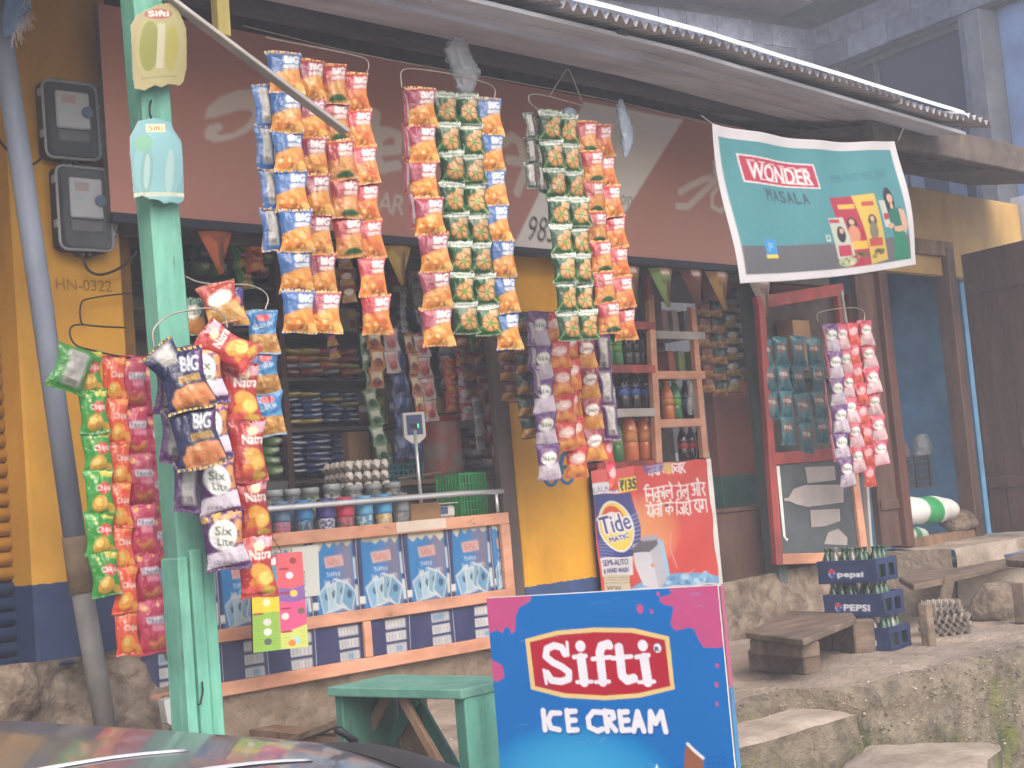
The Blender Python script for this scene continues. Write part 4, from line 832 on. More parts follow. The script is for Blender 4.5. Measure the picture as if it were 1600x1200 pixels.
MB().lathe([(.148, .35), (.148, .385), (.13, .39)], 20, dr).build('lid', mat('red_lid', H('#a8423c'), .4, bump=0), t, True)
tag(MB().ob(dr + Vector((-.16, -.1, .4)), (.3, .02, 0), (0, .22, 0), (0, 0, .1)).build('carton_box', W['cardboard'], None, bevel=.004), 'brown carton resting on the red lidded drum', 'box')
p = P(640, 820, .12); tag(MB().box(p.x, p.x + .22, .1, .3, ZC1 + .001, ZC1 + .11).build('carton_box', W['cardboard'], None, bevel=.004), 'plain brown carton below the weighing scale', 'box')
tag(MB().tube([P(620, 748, .5), P(690, 738, .42)], .008, 8).build('wooden_stick', W['bare_wood'], None), 'pale stick lying beside the weighing scale', 'stick')
# ---------------------------------------------------------------- shelves at the back, stacked goods
sv = thing('back_shelves', 'dark wooden shelves along the back wall of the shop', 'shelf', (XL + .2, YB - .3, ZF))
YS = YB - .42
def sz(v): return P(560, v, YS).z
xs0, xs1 = XL + .12, XP0
for v in (395, 455, 518, 590, 666, 745):
    MB().box(xs0, xs1, YS, YB, sz(v) - .02, sz(v)).build('shelf_board', W['dark_wood'], sv)
for u in (440, 575, 700): x = P(u, 600, YS).x; MB().box(x, x + .04, YS - .01, YS + .03, ZF, 3.4).build('upright', W['brown_wood'], sv)
# side shelves on the left wall (seen beyond the post)
for v in (430, 520, 610, 690): p = P(380, v, 1.2); MB().box(XL + .1, XL + .4, .4, YS - .02, p.z - .02, p.z).build('shelf_board', W['dark_wood'], sv)
def pouch(cs, seed):
    g = np.random.RandomState(seed); c = CV(10, 7, cs[0]); c.rect(.15, .2, .85, .75, cs[1], .9).rect(.3, .35, .7, .55, cs[2]); a = c.out(); v, u = np.mgrid[0:7, 0:10]; u = u / 9; v = v / 6; d = (1 - (2 * u - 1) ** 4) * (1 - (2 * v - 1) ** 4)
    A = np.stack([u - .5, -.42 * d - .0, .5 - v + .05 * np.sin(u * 7 + seed)], -1); B = A * np.array([1, -1, 1]); me = gridmesh('pouch', [A, B[:, ::-1]], [a, a]); me.materials.append(W['foil']); return me
PC = dict(navy=('#25305a', '#3a4f8c', '#c9cdd6'), red=('#a83832', '#c96a4a', '#e3c9b8'), orange=('#c9643a', '#d98a55', '#e8c9a0'), blue=('#2f4f96', '#4a78b8', '#d6dbe4'), green=('#4f7a48', '#8fae78', '#dfe3d0'), yellow=('#b89a3a', '#d6bf5c', '#efe6c0'), grey=('#77757c', '#a5a3a8', '#d0cfd2'), dark=('#2c2c30', '#4a4a52', '#86868c'), maroon=('#6a2a2c', '#8f4a44', '#c9b0a4'))
PM = {k: [pouch(v, s) for s in (1, 2)] for k, v in PC.items()}
NUM = ('one', 'two', 'three', 'four', 'five', 'six', 'seven', 'eight'); ORD = ('first', 'second', 'third', 'fourth', 'fifth', 'sixth', 'seventh', 'eighth')
def pile(u0, u1, v, cols, rows, n, h, label, group, Y=None, flat=True, cat='packet', name='food_packet'):
    Y = YS + .12 if Y is None else Y; a = P(u0, v, Y); b = P(u1, v, Y); rgp = random.Random(u0 * 7 + v)
    for r_ in range(rows):
        for i in range(n):
            k = cols[(i * 3 // n + r_ * (len(cols) > 2)) % len(cols)] if len(cols) > 1 else cols[0]
            o = bpy.data.objects.new(name, PM[k][rgp.randint(0, 1)]); COL.objects.link(o); x = a.x + (b.x - a.x) * (i + .5) / n; w_ = (b.x - a.x) / n * 1.02
            o.location = (x + rgp.uniform(-.01, .01), Y + rgp.uniform(-.02, .02), a.z + (r_ + .5) * h); o.scale = (w_, rgp.uniform(.12, .2), h * rgp.uniform(1.0, 1.15)); o.rotation_euler = (R(rgp.uniform(-4, 4)), R(rgp.uniform(-5, 5)), R(rgp.uniform(-9, 9)))
            tag(o, '%s %s, row %s, %s from left' % (k, label, NUM[r_], ORD[i]), cat, group)
pile(435, 560, 588, ['red', 'grey', 'orange', 'yellow', 'red'], 4, 4, .042, 'food packet stacked on the upper back shelf', 'packets on the upper back shelf')
pile(440, 560, 664, ['yellow', 'blue', 'navy', 'blue', 'navy'], 6, 4, .032, 'plastic food packet stacked on the middle back shelf', 'packets on the middle back shelf')
pile(435, 560, 743, ['navy'], 7, 3, .034, 'plastic flour packet stacked on the lower back shelf', 'packets on the lower back shelf')
pile(578, 690, 516, ['grey', 'dark', 'blue'], 2, 4, .075, 'packet standing behind the hanging sachets', 'packets behind the sachets')
pile(690, 740, 560, ['blue', 'dark', 'green'], 3, 2, .04, 'bag stacked at the right of the back shelf', 'bags on the right of the back shelf')
pile(430, 570, 515, ['grey', 'dark', 'maroon'], 2, 5, .06, 'box packed on the dim top back shelf', 'boxes on the top back shelf')
pile(440, 690, 452, ['dark', 'green', 'grey', 'maroon'], 2, 8, .07, 'package on the highest visible back shelf', 'packages on the highest back shelf')
pile(300, 420, 428, ['green', 'dark', 'maroon'], 2, 5, .08, 'package on the left wall shelf behind the post', 'packages on the left wall shelf', 1.0)
pile(415, 440, 745, ['green'], 4, 1, .06, 'bag stacked at the left end of the lower shelf', 'bags at the left end of the shelf')
pile(690, 780, 640, ['dark', 'maroon', 'grey'], 3, 3, .06, 'package piled in the right corner of the shop', 'packages in the right corner', 1.4)
pile(690, 780, 735, ['maroon', 'dark', 'grey'], 4, 3, .07, 'parcel piled low in the right corner of the shop', 'parcels low in the right corner', 1.3)
p = P(544, 740, YS + .1); tag(MB().box(p.x - .06, p.x + .1, YS, YS + .2, p.z, p.z + .25).build('carton_box', W['cardboard'], None, bevel=.003), 'tall brown carton beside the dark blue packets', 'box')
tag(MB().ob(P(418, 788, .3), (.14, 0, 0), (0, .15, 0), (0, 0, .12)).build('tin_box', mat('dark_tin', H('#4a4a48'), .5), None, bevel=.006), 'dark tin box with an orange base at the left of the counter', 'box')
# more stock: tins and cartons on the shelves, a rice sack row, boxes stacked at the right
def row(u0, u1, v, n, hs, cols, label, group, Y, dep=.14, name='goods_box', cat='box'):
    a, b = P(u0, v, Y), P(u1, v, Y); rgq = random.Random(u0 + v)
    for i in range(n):
        w_ = (b.x - a.x) / n; h = hs * rgq.uniform(.75, 1.15); k = cols[rgq.randrange(len(cols))]; x = a.x + w_ * i
        cvx = CV(8, 10, k, 1); cvx.rect(.12, .15, .88, .4, ('#d9d2c4', '#b8443c', '#e0c45a', '#dfe3e6')[i % 4], .9).rect(.2, .55, .8, .8, ('#8a4a3c', '#5a7a9a', '#c9b89a')[i % 3], .8)
        t = thing(name, 'printed box %s, %s from left' % (label, ORD[i]), cat, (x, Y, a.z), group)
        MB().ob((x + .004, Y + .002, a.z + .001), (w_ - .01, rgq.uniform(-.015, .015), 0), (0, dep, 0), (0, 0, h)).build('carton', W.setdefault('gb' + k, mat('box_' + k.strip('#'), H(k), .6, bump=.03)), t, bevel=.002)
        sheet('printed_front', cvx, bilin((x + .006, Y - .002, a.z + h - .002), (x + w_ - .008, Y - .002, a.z + h - .002), (x + w_ - .008, Y - .002, a.z + .004), (x + .006, Y - .002, a.z + .004)), W['print'], t)
row(575, 640, 588, 4, .2, ('#8f6a4a', '#5a6a8a', '#a8503c'), 'behind the sachets on the upper shelf', 'boxes behind the sachets, upper', YS + .06)
row(560, 640, 664, 5, .17, ('#7a8a5a', '#a88a4a', '#6a4a5a'), 'behind the sachets on the middle shelf', 'boxes behind the sachets, middle', YS + .06)
row(560, 690, 743, 7, .2, ('#9a7a5a', '#4a5f8c', '#8a3f3a', '#a59c8c'), 'behind the eggs on the lower shelf', 'boxes behind the eggs', YS + .06)
row(440, 560, 516, 7, .15, ('#b0a08a', '#3f6a8a', '#a8443c', '#d0c8b8'), 'on the top back shelf', 'boxes on the top shelf', YS + .04)
row(440, 700, 454, 8, .16, ('#4a7a5a', '#9a8a6a', '#8a4a3a', '#b5b0a8'), 'on the highest back shelf', 'boxes on the highest shelf', YS + .04)
row(690, 780, 590, 6, .15, ('#3a3f5a', '#5a4a3c', '#7a8a9a'), 'in the right corner of the shop', 'boxes in the right corner', YS + .02)
row(690, 780, 520, 6, .13, ('#6a5a4a', '#7a3f3a', '#4a5a7a'), 'high in the right corner of the shop', 'boxes high in the right corner', YS + .02)
# ================================================================ hanging snack strips
G1, G2, G3 = 'snack strips on the left hanger under the sign', 'snack strips on the middle hanger under the sign', 'snack strips on the right hanger under the sign'
S = strip
# left hanger
S('strip of blue snack packets seen from the back, leftmost on the left hanger', 'big_blue', (409, 132), (424, 388), 4, 34, -1.1, 10, True, G1, puff=.14)
S('long strip of blue chip packets on the left hanger', 'big_blue', (440, 80), (470, 514), 7, 46, -1.15, 22, False, G1)
S('long strip of maroon chip packets on the left hanger', 'big_maroon', (478, 92), (508, 516), 7, 45, -1.13, 24, False, G1)
S('short strip of red chip packets between the maroon and orange ones', 'big_red', (514, 100), (547, 396), 5, 42, -1.1, 26, False, G1)
S('strip of red and orange chip packets, rightmost on the left hanger', 'big_orange', (551, 112), (592, 516), 7, 41, -1.12, 26, False, G1)
hanger('thin wire hanger carrying the left snack strips', [(415, 58), (430, 62), (568, 88), (577, 98), (575, 112), (566, 116)], -1.12)
# middle hanger
S('narrow strip of maroon packets turned edge-on at the left of the middle hanger', 'big_maroon', (633, 142), (642, 352), 4, 20, -1.08, -22, True, G2, puff=.14)
S('strip of maroon chip packets on the middle hanger', 'big_maroon', (652, 137), (687, 536), 7, 43, -1.1, 24, False, G2)
S('left strip of green packets on the middle hanger', 'green', (694, 143), (729, 518), 8, 38, -1.08, 26, False, G2)
S('right strip of green packets on the middle hanger', 'green', (726, 146), (763, 519), 8, 36, -1.06, 28, False, G2)
S('strip of blue chip packets on the middle hanger', 'big_blue', (760, 152), (796, 541), 7, 38, -1.08, 26, False, G2)
hanger('thin wire hanger carrying the middle snack strips', [(628, 137), (625, 112), (635, 106), (690, 112), (765, 130), (775, 140), (772, 155)], -1.1)
# right hanger
S('outer strip of grey packet backs at the left of the right hanger', 'green', (824, 176), (832, 292), 3, 19, -1.04, 20, True, G3, puff=.12)
S('inner strip of grey packet backs at the left of the right hanger', 'green', (840, 182), (846, 298), 3, 17, -1.0, 8, True, G3, puff=.12)
S('left strip of green packets on the right hanger', 'green', (859, 172), (893, 528), 8, 34, -1.05, 24, False, G3)
S('right strip of green packets on the right hanger', 'green', (886, 178), (919, 527), 8, 32, -1.03, 26, False, G3)
S('strip of red chip packets beside the green ones on the right hanger', 'big_red', (915, 187), (951, 518), 7, 34, -1.03, 26, False, G3)
S('strip of red and orange chip packets, rightmost on the right hanger', 'big_orange', (938, 194), (980, 527), 7, 34, -1.0, 28, False, G3)
hanger('thin wire hanger carrying the right snack strips', [(842, 172), (826, 160), (826, 148), (840, 146), (900, 162), (912, 166)], -1.04)
hanger('triangle of wire holding up the right hanger', [(858, 152), (884, 108), (890, 108), (910, 160)], -1.04, .003, None, 'hanging_wire', 'wire')
# left of the post
GL = 'snack strips in front of the yellow wall'
S('strip of green chip packets in front of the grey pipe', 'chips_green', (139, 545), (167, 926), 6, 38, -.8, 24, False, GL, jit=3)
S('strip of orange chip packets in front of the yellow wall', 'chips_orange', (174, 556), (201, 1018), 7, 32, -.78, 24, False, GL, jit=3)
S('strip of pink snack packets left of the green post', 'pink', (205, 556), (238, 1014), 6, 38, -.8, 24, False, GL, jit=3)
S('narrow strip of pink packets just behind the green post', 'pink', (235, 570), (256, 880), 4, 30, -.7, 0, False, GL, jit=3)
S('green chip packet folded over the wire with its grey back showing', 'chips_green', (124, 543), (112, 606), 1, 62, -.84, 10, True, None, 'snack_packet', 'snack packet', roll=-38)
hanger('bent dark wire carrying the strips by the yellow wall', [(195, 512), (150, 510), (122, 506), (108, 512), (110, 530), (121, 542), (140, 546), (180, 556), (212, 560)], -.8, .004, None, 'hanging_wire', 'wire', 'cable')
hanger('dark wire stepping down the yellow wall under the meters', [(206, 458), (165, 462), (143, 466), (125, 470), (125, 505), (135, 508)], -.05, .004, None, 'hanging_wire', 'wire', 'cable')
# around the post
GP = 'snack strips in front of the green post'
S('dark blue snack packet folded over to the left of the green post', 'crunchy', (240, 543), (196, 600), 1, 62, -1.5, 12, True, None, 'snack_packet', 'snack packet', roll=-6)
S('strip of grey backed packets with purple labels by the green post', 'six', (266, 560), (300, 792), 3, 44, -1.44, 15, True, GP, puff=.14)
S('strip of purple wafer packets hanging by the green post', 'six', (312, 538), (353, 884), 4, 58, -1.46, 30, False, GP, jit=3)
S('strip of two dark blue crunchy snack packets over the green post', 'crunchy', (276, 545), (317, 722), 2, 68, -1.53, 30, False, GP, jit=3)
S('silvery packet backs hanging behind the purple wafers', 'natra', (332, 560), (362, 860), 4, 42, -1.36, -10, True, GP, puff=.14)
S('strip of big red snack packets right of the green post', 'natra', (373, 566), (406, 926), 4, 50, -1.44, 14, False, GP, jit=3)
S('red snack packet folded over the wire at the top of the red strip', 'natra', (316, 518), (378, 566), 1, 46, -1.47, 24, False, None, 'snack_packet', 'snack packet', roll=0)
S('gold and red savoury packet above the red strip', 'goldpack', (336, 442), (352, 500), 1, 50, -1.3, 25, False, None, 'snack_packet', 'snack packet')
S('purple and yellow snack packet beside the gold one', 'purpleyellow', (357, 450), (366, 505), 1, 36, -1.26, 25, False, None, 'snack_packet', 'snack packet')
S('dark green and orange snack packet half behind the green post', 'darkgreen', (300, 465), (306, 520), 1, 34, -1.2, 25, False, None, 'snack_packet', 'snack packet')
S('strip of light blue savoury packets right of the red strip', 'noodle', (405, 484), (424, 676), 3, 40, -1.2, 22, False, GP, jit=3)
hanger('bent white wire reaching round the green post', [(241, 543), (237, 520), (245, 506), (266, 490), (300, 484), (330, 480), (352, 492), (355, 512)], -1.5, .0035)
hanger('looped white wire behind the gold packet', [(290, 432), (310, 442), (350, 445), (385, 444), (410, 452), (421, 466), (414, 484)], -1.25, .0035)
# in front of the yellow pillar
GC = 'snack strips in front of the yellow pillar'
S('strip of dark green and brown packets at the left edge of the yellow pillar', 'gold_dark', (812, 486), (828, 682), 6, 34, -.35, 10, False, GC, puff=.25)
S('strip of brown and gold packets beside the dark post', 'brown_gold', (789, 470), (800, 625), 5, 34, -.2, 10, False, GC, puff=.25)
S('strip of grey packet backs left of the purple strip on the pillar', 'six_small', (828, 502), (842, 612), 3, 22, -.52, -10, True, GC, puff=.14)
S('strip of purple wafer packets in front of the yellow pillar', 'six_small', (838, 486), (862, 745), 5, 32, -.5, 24, False, GC)
S('wide strip of red snack packets in front of the yellow pillar', 'red_small', (866, 488), (887, 700), 5, 36, -.5, 24, False, GC)
S('second strip of red snack packets partly behind the wide one', 'red_small', (886, 515), (902, 742), 5, 34, -.46, 20, False, GC)
S('strip of maroon packets with yellow snacks in front of the pillar edge', 'maroon_small', (914, 524), (933, 716), 4, 30, -.5, 24, False, GC)
S('strip of silver packet backs beside the bottle shelves', 'six_small', (940, 524), (955, 684), 3, 26, -.48, 40, True, GC, puff=.2)
S('thin strip of pink packets above the price tag', 'red_tiny', (950, 682), (958, 762), 2, 16, -.45, -5, False, GC, puff=.14)
# right cluster
GR_ = 'small snack strips hanging before the brown door'
S('strip of white packet backs at the left of the small snack cluster', 'pink_small', (1283, 508), (1301, 718), 5, 16, -.42, -25, True, GR_, puff=.15)
S('strip of purple wafer packets, left of the small snack cluster', 'six_small', (1297, 506), (1324, 757), 6, 24, -.42, 26, False, GR_)
S('strip of pink packets next to the purple ones in the small cluster', 'pink_small', (1314, 506), (1341, 735), 6, 22, -.4, 26, False, GR_)
S('strip of small red packets, longest in the small snack cluster', 'red_tiny', (1332, 504), (1361, 757), 8, 20, -.39, 26, False, GR_)
S('strip of pink packets, rightmost in the small snack cluster', 'pink_small', (1350, 500), (1379, 723), 6, 23, -.38, 28, False, GR_)
hanger('wire hanger carrying the small snack cluster', [(1278, 503), (1275, 490), (1290, 485), (1325, 480), (1345, 482), (1352, 490), (1350, 502)], -.4, .004)
# teal packets on the glass cabinet
for k, (u, a, b, n) in enumerate(((1196, 528, 652, 3), (1219, 526, 692, 4), (1244, 524, 704, 4), (1268, 528, 690, 4))):
    S(('leftmost', 'second', 'third', 'rightmost')[k] + ' strip of teal snack packets on the cabinet', 'teal', (u, a), (u + 12 + 2 * k, b), n, 23, -.1, 22, False, 'teal strips on the cabinet', puff=.14)
# dim strips in the second bay
for k, (art, u, a, b, n) in enumerate((('brown_gold', 1098, 470, 612, 6), ('gold_dark', 1118, 470, 618, 6), ('blue_gold', 1138, 462, 612, 6), ('blue_gold', 1152, 452, 592, 6))):
    S(('brown', 'gold and green', 'blue and gold', 'rightmost dark blue')[k] + ' packet strip in the shade beside the bottle shelves', art, (u, a), (u + 8, b), n, 25, .2, 20, False, 'dim strips beside the bottle shelves', puff=.2)
# sachets inside the shop
GS = 'sachet strips inside the shop'
for (lb, art, t_, b_, n, w_, Y) in (('upper strip of green and white sachets behind the counter', 's_green', (570, 518), (578, 605), 3, 14, .5), ('long strip of green sachets hanging down to the eggs', 's_green', (576, 608), (602, 718), 4, 20, .48),
        ('strip of orange sachets behind the counter', 's_orange', (585, 512), (592, 604), 3, 22, .45), ('short strip of white and red sachets', 's_white', (605, 512), (614, 580), 2, 21, .44), ('left strip of dark blue sachets', 's_blue', (612, 515), (632, 712), 6, 20, .5),
        ('right strip of dark blue sachets', 's_blue', (630, 515), (650, 712), 6, 20, .52), ('narrow strip of orange sachets between blue and white ones', 's_orange', (638, 518), (656, 645), 4, 15, .46), ('long strip of white sachets above the scale', 's_white', (655, 522), (676, 655), 4, 22, .44),
        ('grey blister strip hanging above the white sachets', 's_grey', (650, 430), (666, 520), 5, 18, .44), ('thin grey strip left of the blister strip', 's_grey', (627, 448), (632, 518), 5, 9, .44),
        ('strip of red packets by the dark post of the shop', 's_red', (760, 590), (778, 722), 4, 20, .3), ('strip of grey backed packets near the dark post', 's_grey', (742, 620), (752, 700), 3, 14, .32), ('upper strip of red and silver packets in the shop corner', 's_red', (742, 520), (752, 610), 3, 18, .45),
        ('strip of dark blue and gold packets in the shop corner', 'blue_gold', (762, 522), (772, 592), 3, 18, .42), ('strip of purple packets in the shop corner beside the dark post', 'six_small', (784, 500), (794, 600), 4, 18, .2), ('strip of red packets high in the shop corner', 'red_small', (716, 500), (724, 570), 3, 20, .5), ('strip of maroon packets low in the shop corner', 'maroon_small', (752, 600), (764, 690), 3, 18, .36), ('strip of gold and green packets high in the shop corner', 'gold_dark', (752, 490), (760, 560), 3, 18, .4), ('strip of orange packets behind the maroon ones', 'chips_orange', (700, 560), (708, 640), 3, 16, .55), ('strip of red wafer packets near the top of the dark post', 'red_small', (776, 520), (786, 600), 3, 20, .3), ('strip of purple sachets behind the drum', 'six_small', (690, 500), (700, 600), 4, 20, .6), ('strip of pink packets over the drum', 'pink_small', (722, 575), (732, 655), 3, 19, .5), ('strip of green packets hanging over the shop corner', 'chips_green', (738, 480), (746, 545), 2, 22, .44), ('strip of yellow and maroon packets over the shop corner', 'maroon_small', (768, 478), (776, 545), 3, 20, .34), ('strip of teal packets deep in the shop', 'teal', (706, 490), (714, 560), 3, 18, .56),
        ('strip of orange packets left of the back shelves', 'chips_orange', (392, 330), (402, 420), 3, 24, .2), ('strip of green packets left of the back shelves', 'chips_green', (372, 350), (384, 450), 3, 24, .3), ('strip of gold packets under the signboard left', 'goldpack', (540, 395), (548, 470), 3, 22, .2), ('strip of purple packets under the signboard left', 'purpleyellow', (512, 520), (520, 560), 2, 16, .6), ('strip of brown packets in the shop corner', 'brown_gold', (726, 540), (738, 620), 3, 17, .46), ('strip of white and red packets deep in the shop corner', 's_white', (772, 560), (782, 655), 3, 14, .4)):
    S(lb, art, t_, b_, n, w_, Y, 22, False, GS, 'sachet_strip', 'sachet strip', puff=.12)
hanger('wire line the sachets hang from inside the shop', [(560, 512), (680, 522), (790, 530)], .47, .003, None, 'hanging_wire', 'wire')
# plastic bags tied under the roof
def bag(label, pts, Y, col, seed):
    m = MB(); n = 22; pts = [tuple(a_ + (b_ - a_) * f_ for a_, b_ in zip(p_, q_)) for p_, q_ in zip(pts[:-1], pts[1:]) for f_ in (0, .33, .67)] + [pts[-1]]
    V = []
    for (u, v, w_) in pts:
        p = P(u, v, Y); r_ = w_ * .5 * (p - CAM).length / FPX; V.append((p, r_))
    rg = random.Random(seed); b = len(m.v)
    for i, (p, r_) in enumerate(V):
        for k in range(n):
            an = 2 * math.pi * k / n; q = 1 + .6 * N3((k * .9, i * .8, seed), 1.0); m.v.append((p.x + r_ * math.cos(an) * q, p.y + .5 * r_ * math.sin(an) * q, p.z + .01 * N3((k, i, seed), 1)))
    for i in range(len(V) - 1):
        for k in range(n): m.f.append((i * n + k, i * n + (k + 1) % n, (i + 1) * n + (k + 1) % n, (i + 1) * n + k))
    return tag(m.build('plastic_bag', glassmat('bag_film_%d' % seed, H(col), .42, .15), None, True), label, 'plastic bag')
bag('crumpled clear plastic bag tied above the middle hanger', [(718, 58, 14), (716, 66, 34), (715, 80, 46), (722, 98, 52), (728, 112, 56), (728, 128, 40), (727, 145, 26), (730, 150, 6)], -1.0, '#b4bac4', 1)
bag('long thin blue-white plastic bag hanging right of the right hanger', [(970, 156, 8), (970, 168, 18), (974, 185, 24), (978, 205, 26), (980, 225, 22), (978, 240, 10), (977, 246, 3)], -.95, '#a9b9d0', 2)
bag('small knotted plastic bag above the green strips of the right hanger', [(890, 168, 8), (890, 172, 24), (890, 178, 26), (892, 186, 18), (893, 192, 6)], -1.0, '#9fb4cc', 3)
hanger('dark line strung under the porch roof', [(380, 40), (560, 85), (760, 120), (975, 160), (1110, 194)], -.98, .002, None, 'hanging_wire', 'wire')
# ================================================================ meters, cut-outs, pennants, tarp
def meter(label, tl, tr, br, bl, Y):
    c = [P(*q, Y) for q in (tl, tr, br, bl)]; o = sum(c, Vector()) / 4; t = thing('electricity_meter', label, 'meter', o, 'electricity meters')
    hx = (c[1] - c[0]).length / 2; hz = (c[0] - c[3]).length / 2; e1 = (c[1] - c[0]).normalized(); e3 = (c[0] - c[3]).normalized(); nn = Vector((0, -1, 0)); e3 = (e3 - nn * e3.dot(nn)).normalized()
    def rr(hw, hh, r_, y, n=5):
        out = []
        for sx, sz_, a0 in ((1, 1, 0), (-1, 1, 90), (-1, -1, 180), (1, -1, 270)):
            for k in range(n): a = R(a0 + 90 * k / (n - 1)); out.append(o + e1 * (sx * (hw - r_) + r_ * math.cos(a)) + e3 * (sz_ * (hh - r_) + r_ * math.sin(a)) + Vector((0, y, 0)))
        return out
    MB().prism(rr(hx, hz, .035, .0)[::-1], (0, -.06, 0)).build('back_box', W['black'], t, bevel=.0)
    MB().prism(rr(hx * .97, hz * .97, .035, -.11)[::-1], (0, .05, 0)).build('clear_cover', glassmat('smoky_cover', (.4, .43, .47), .12, .04), t)
    a = rr(hx * .99, hz * .985, .036, -.064); MB().tube(a, .0075, 6, closed=True).build('rim', W['dkmetal'], t, True)
    mc = o + e3 * .035
    mb_ = MB().ob(mc - e1 * hx * .58 - e3 * hz * .42 + Vector((0, -.085, 0)), e1 * hx * 1.2, (0, .02, 0), e3 * hz * .95).build('meter_body', W['meterface'], t, bevel=.006)
    MB().ob(mc - e1 * hx * .45 + Vector((0, -.088, 0)) + e3 * hz * .0, e1 * hx * .34, (0, .002, 0), e3 * hz * .09).build('display', mat('meter_display', H('#a9bfc4'), .3, bump=0), mb_)
    MB().ob(mc - e1 * hx * .4 + Vector((0, -.088, 0)) + e3 * hz * .22, e1 * hx * .5, (0, .002, 0), e3 * hz * .2).build('rating_plate', mat('meter_plate', H('#b39a98'), .5, bump=0), mb_)
    MB().lathe([(.026, 0), (.026, .012), (.012, .016)], 12, mc + e1 * hx * .48 + Vector((0, -.088, 0)), (0, -1, 0)).build('seal', mat('blue_seal', H('#4c6688'), .5, bump=0), mb_)
    MB().ob(mc - e1 * hx * .56 - e3 * hz * .75 + Vector((0, -.08, 0)), e1 * hx * 1.15, (0, .02, 0), e3 * hz * .28).build('terminal_cover', W['meterdark'], t, bevel=.006)
    for k in (.45, -.55): MB().lathe([(.009, 0), (.012, .008), (.006, .02)], 8, o + e1 * hx * 1.0 + e3 * hz * k + Vector((0, -.05, 0)), e1).build('latch_screw', W['steel'], t, True)
    for k in (.75, -.3): MB().ob(o - e1 * (hx + .012) + e3 * hz * k + Vector((0, -.07, 0)), e1 * .012, (0, .03, 0), e3 * hz * -.18).build('hinge', W['dkmetal'], t)
    for k in (-.25, .15): MB().lathe([(.018, 0), (.018, .025)], 10, o - e3 * (hz + .022) + e1 * hx * k + Vector((0, -.035, 0)), e3).build('cable_gland', W['black'], t)
W['dkmetal'] = mat('grey_rim', H('#8f9196'), .35, bump=0); W['meterface'] = mat('meter_face', H('#bdbcc2'), .5, bump=.02, var=.1); W['meterdark'] = mat('meter_terminal', H('#56555a'), .5, bump=.05)
meter('upper electricity meter in a clear cover on the yellow wall', (54, 128), (140, 138), (147, 258), (62, 250), -.02)
meter('lower electricity meter in a clear cover on the yellow wall', (76, 262), (160, 270), (167, 396), (84, 394), -.02)
hanger('black cable looping from the left into the upper meter', [(-6, 212), (12, 236), (35, 258), (52, 258), (64, 248)], -.08, .006, None, 'power_cable', 'cable', 'black')
hanger('cable leaving the lower meter towards the shop', [(130, 400), (135, 420), (150, 430), (170, 428), (200, 412), (214, 392)], -.06, .007, None, 'power_cable', 'cable', 'cable')
hanger('second cable rising from the lower meter past the wall edge', [(132, 404), (160, 395), (178, 375), (190, 345), (196, 330)], -.05, .006, None, 'power_cable', 'cable', 'cable')
# pencil writing on the wall
c = CV(60, 14, '#b98a26', 4.3)
# cut-out ice cream cards on the post
def cutcard(label, outline, art, Y, tilt=0):
    us = [p[0] for p in outline]; vs = [p[1] for p in outline]; u0, u1, v0, v1 = min(us), max(us), min(vs), max(vs)
    t = thing('cutout_card', label, 'sign', P((u0 + u1) / 2, v1, Y), 'cut-out cards on the green post')
    n = 76; h = int(n * (v1 - v0) / (u1 - u0)); cv = CV(n, h, '#000000', (u1 - u0) / (v1 - v0)); art(cv)
    a = cv.out(); ins = cv.inside([((u - u0) / (u1 - u0), (v - v0) / (v1 - v0)) for u, v in outline]).reshape(h, 3, n, 3).mean((1, 3)) > .5
    idx = -np.ones((h, n), int); V = []; C = []; F = []
    for j in range(h):
        for i in range(n):
            if ins[j, i]: idx[j, i] = len(V); p = P(u0 + (u1 - u0) * i / (n - 1), v0 + (v1 - v0) * j / (h - 1), Y); p.y -= .02 * math.sin(i / n * 3.1) + .008 * math.sin(j / h * 5); V.append(tuple(p)); C.append((*a[j, i], 1))
    for j in range(h - 1):
        for i in range(n - 1):
            q = (idx[j, i], idx[j + 1, i], idx[j + 1, i + 1], idx[j, i + 1])
            if min(q) >= 0: F.append(q)
    def mk(dy, nm, m_):
        me = bpy.data.meshes.new(nm); me.from_pydata([(x, y + dy, z) for x, y, z in V], [], F if dy == 0 else [f[::-1] for f in F]); at = me.color_attributes.new('Col', 'FLOAT_COLOR', 'POINT'); at.data.foreach_set('color', np.array(C, np.float32).ravel()); OBJ(nm, me, m_, t)
    mk(0, 'printed_face', W['print']); mk(.004, 'card_back', W['white'])
def art1(c):
    c.a[:] = H('#8f8660'); c.ell(.5, .5, .42, .42, '#928c62'); c.ell(.3, .5, .16, .28, '#767a3c').ell(.68, .52, .12, .26, '#8d8846').rect(.42, .25, .55, .75, '#a39e86'); c.ell(.45, .14, .24, .06, '#8f5550'); c.text('Sifti', .28, .165, .065, '#d9d0c0', .34, bold=.003); c.text('Delicious fresh taste', .2, .87, .03, '#5a5648', .6, ang=4)
def art2(c):
    c.a[:] = H('#6d9499'); c.ell(.5, .55, .44, .42, '#779fa3'); c.ell(.28, .62, .1, .28, '#6f9490').ell(.28, .62, .05, .2, '#90aaa6').ell(.68, .62, .08, .25, '#90aca8'); c.ell(.22, .3, .14, .1, '#6f9a84'); c.rect(.26, .08, .58, .17, '#d9cf9a').text('Sifti', .3, .155, .06, '#a04a56', .24, bold=.002); c.text('Fresh Coconut', .4, .27, .03, '#6f9aa4', .38); c.rect(0, .86, 1, .9, '#b9b9a0'); c.text('Made with natural cream', .15, .89, .025, '#5f7f80', .7)
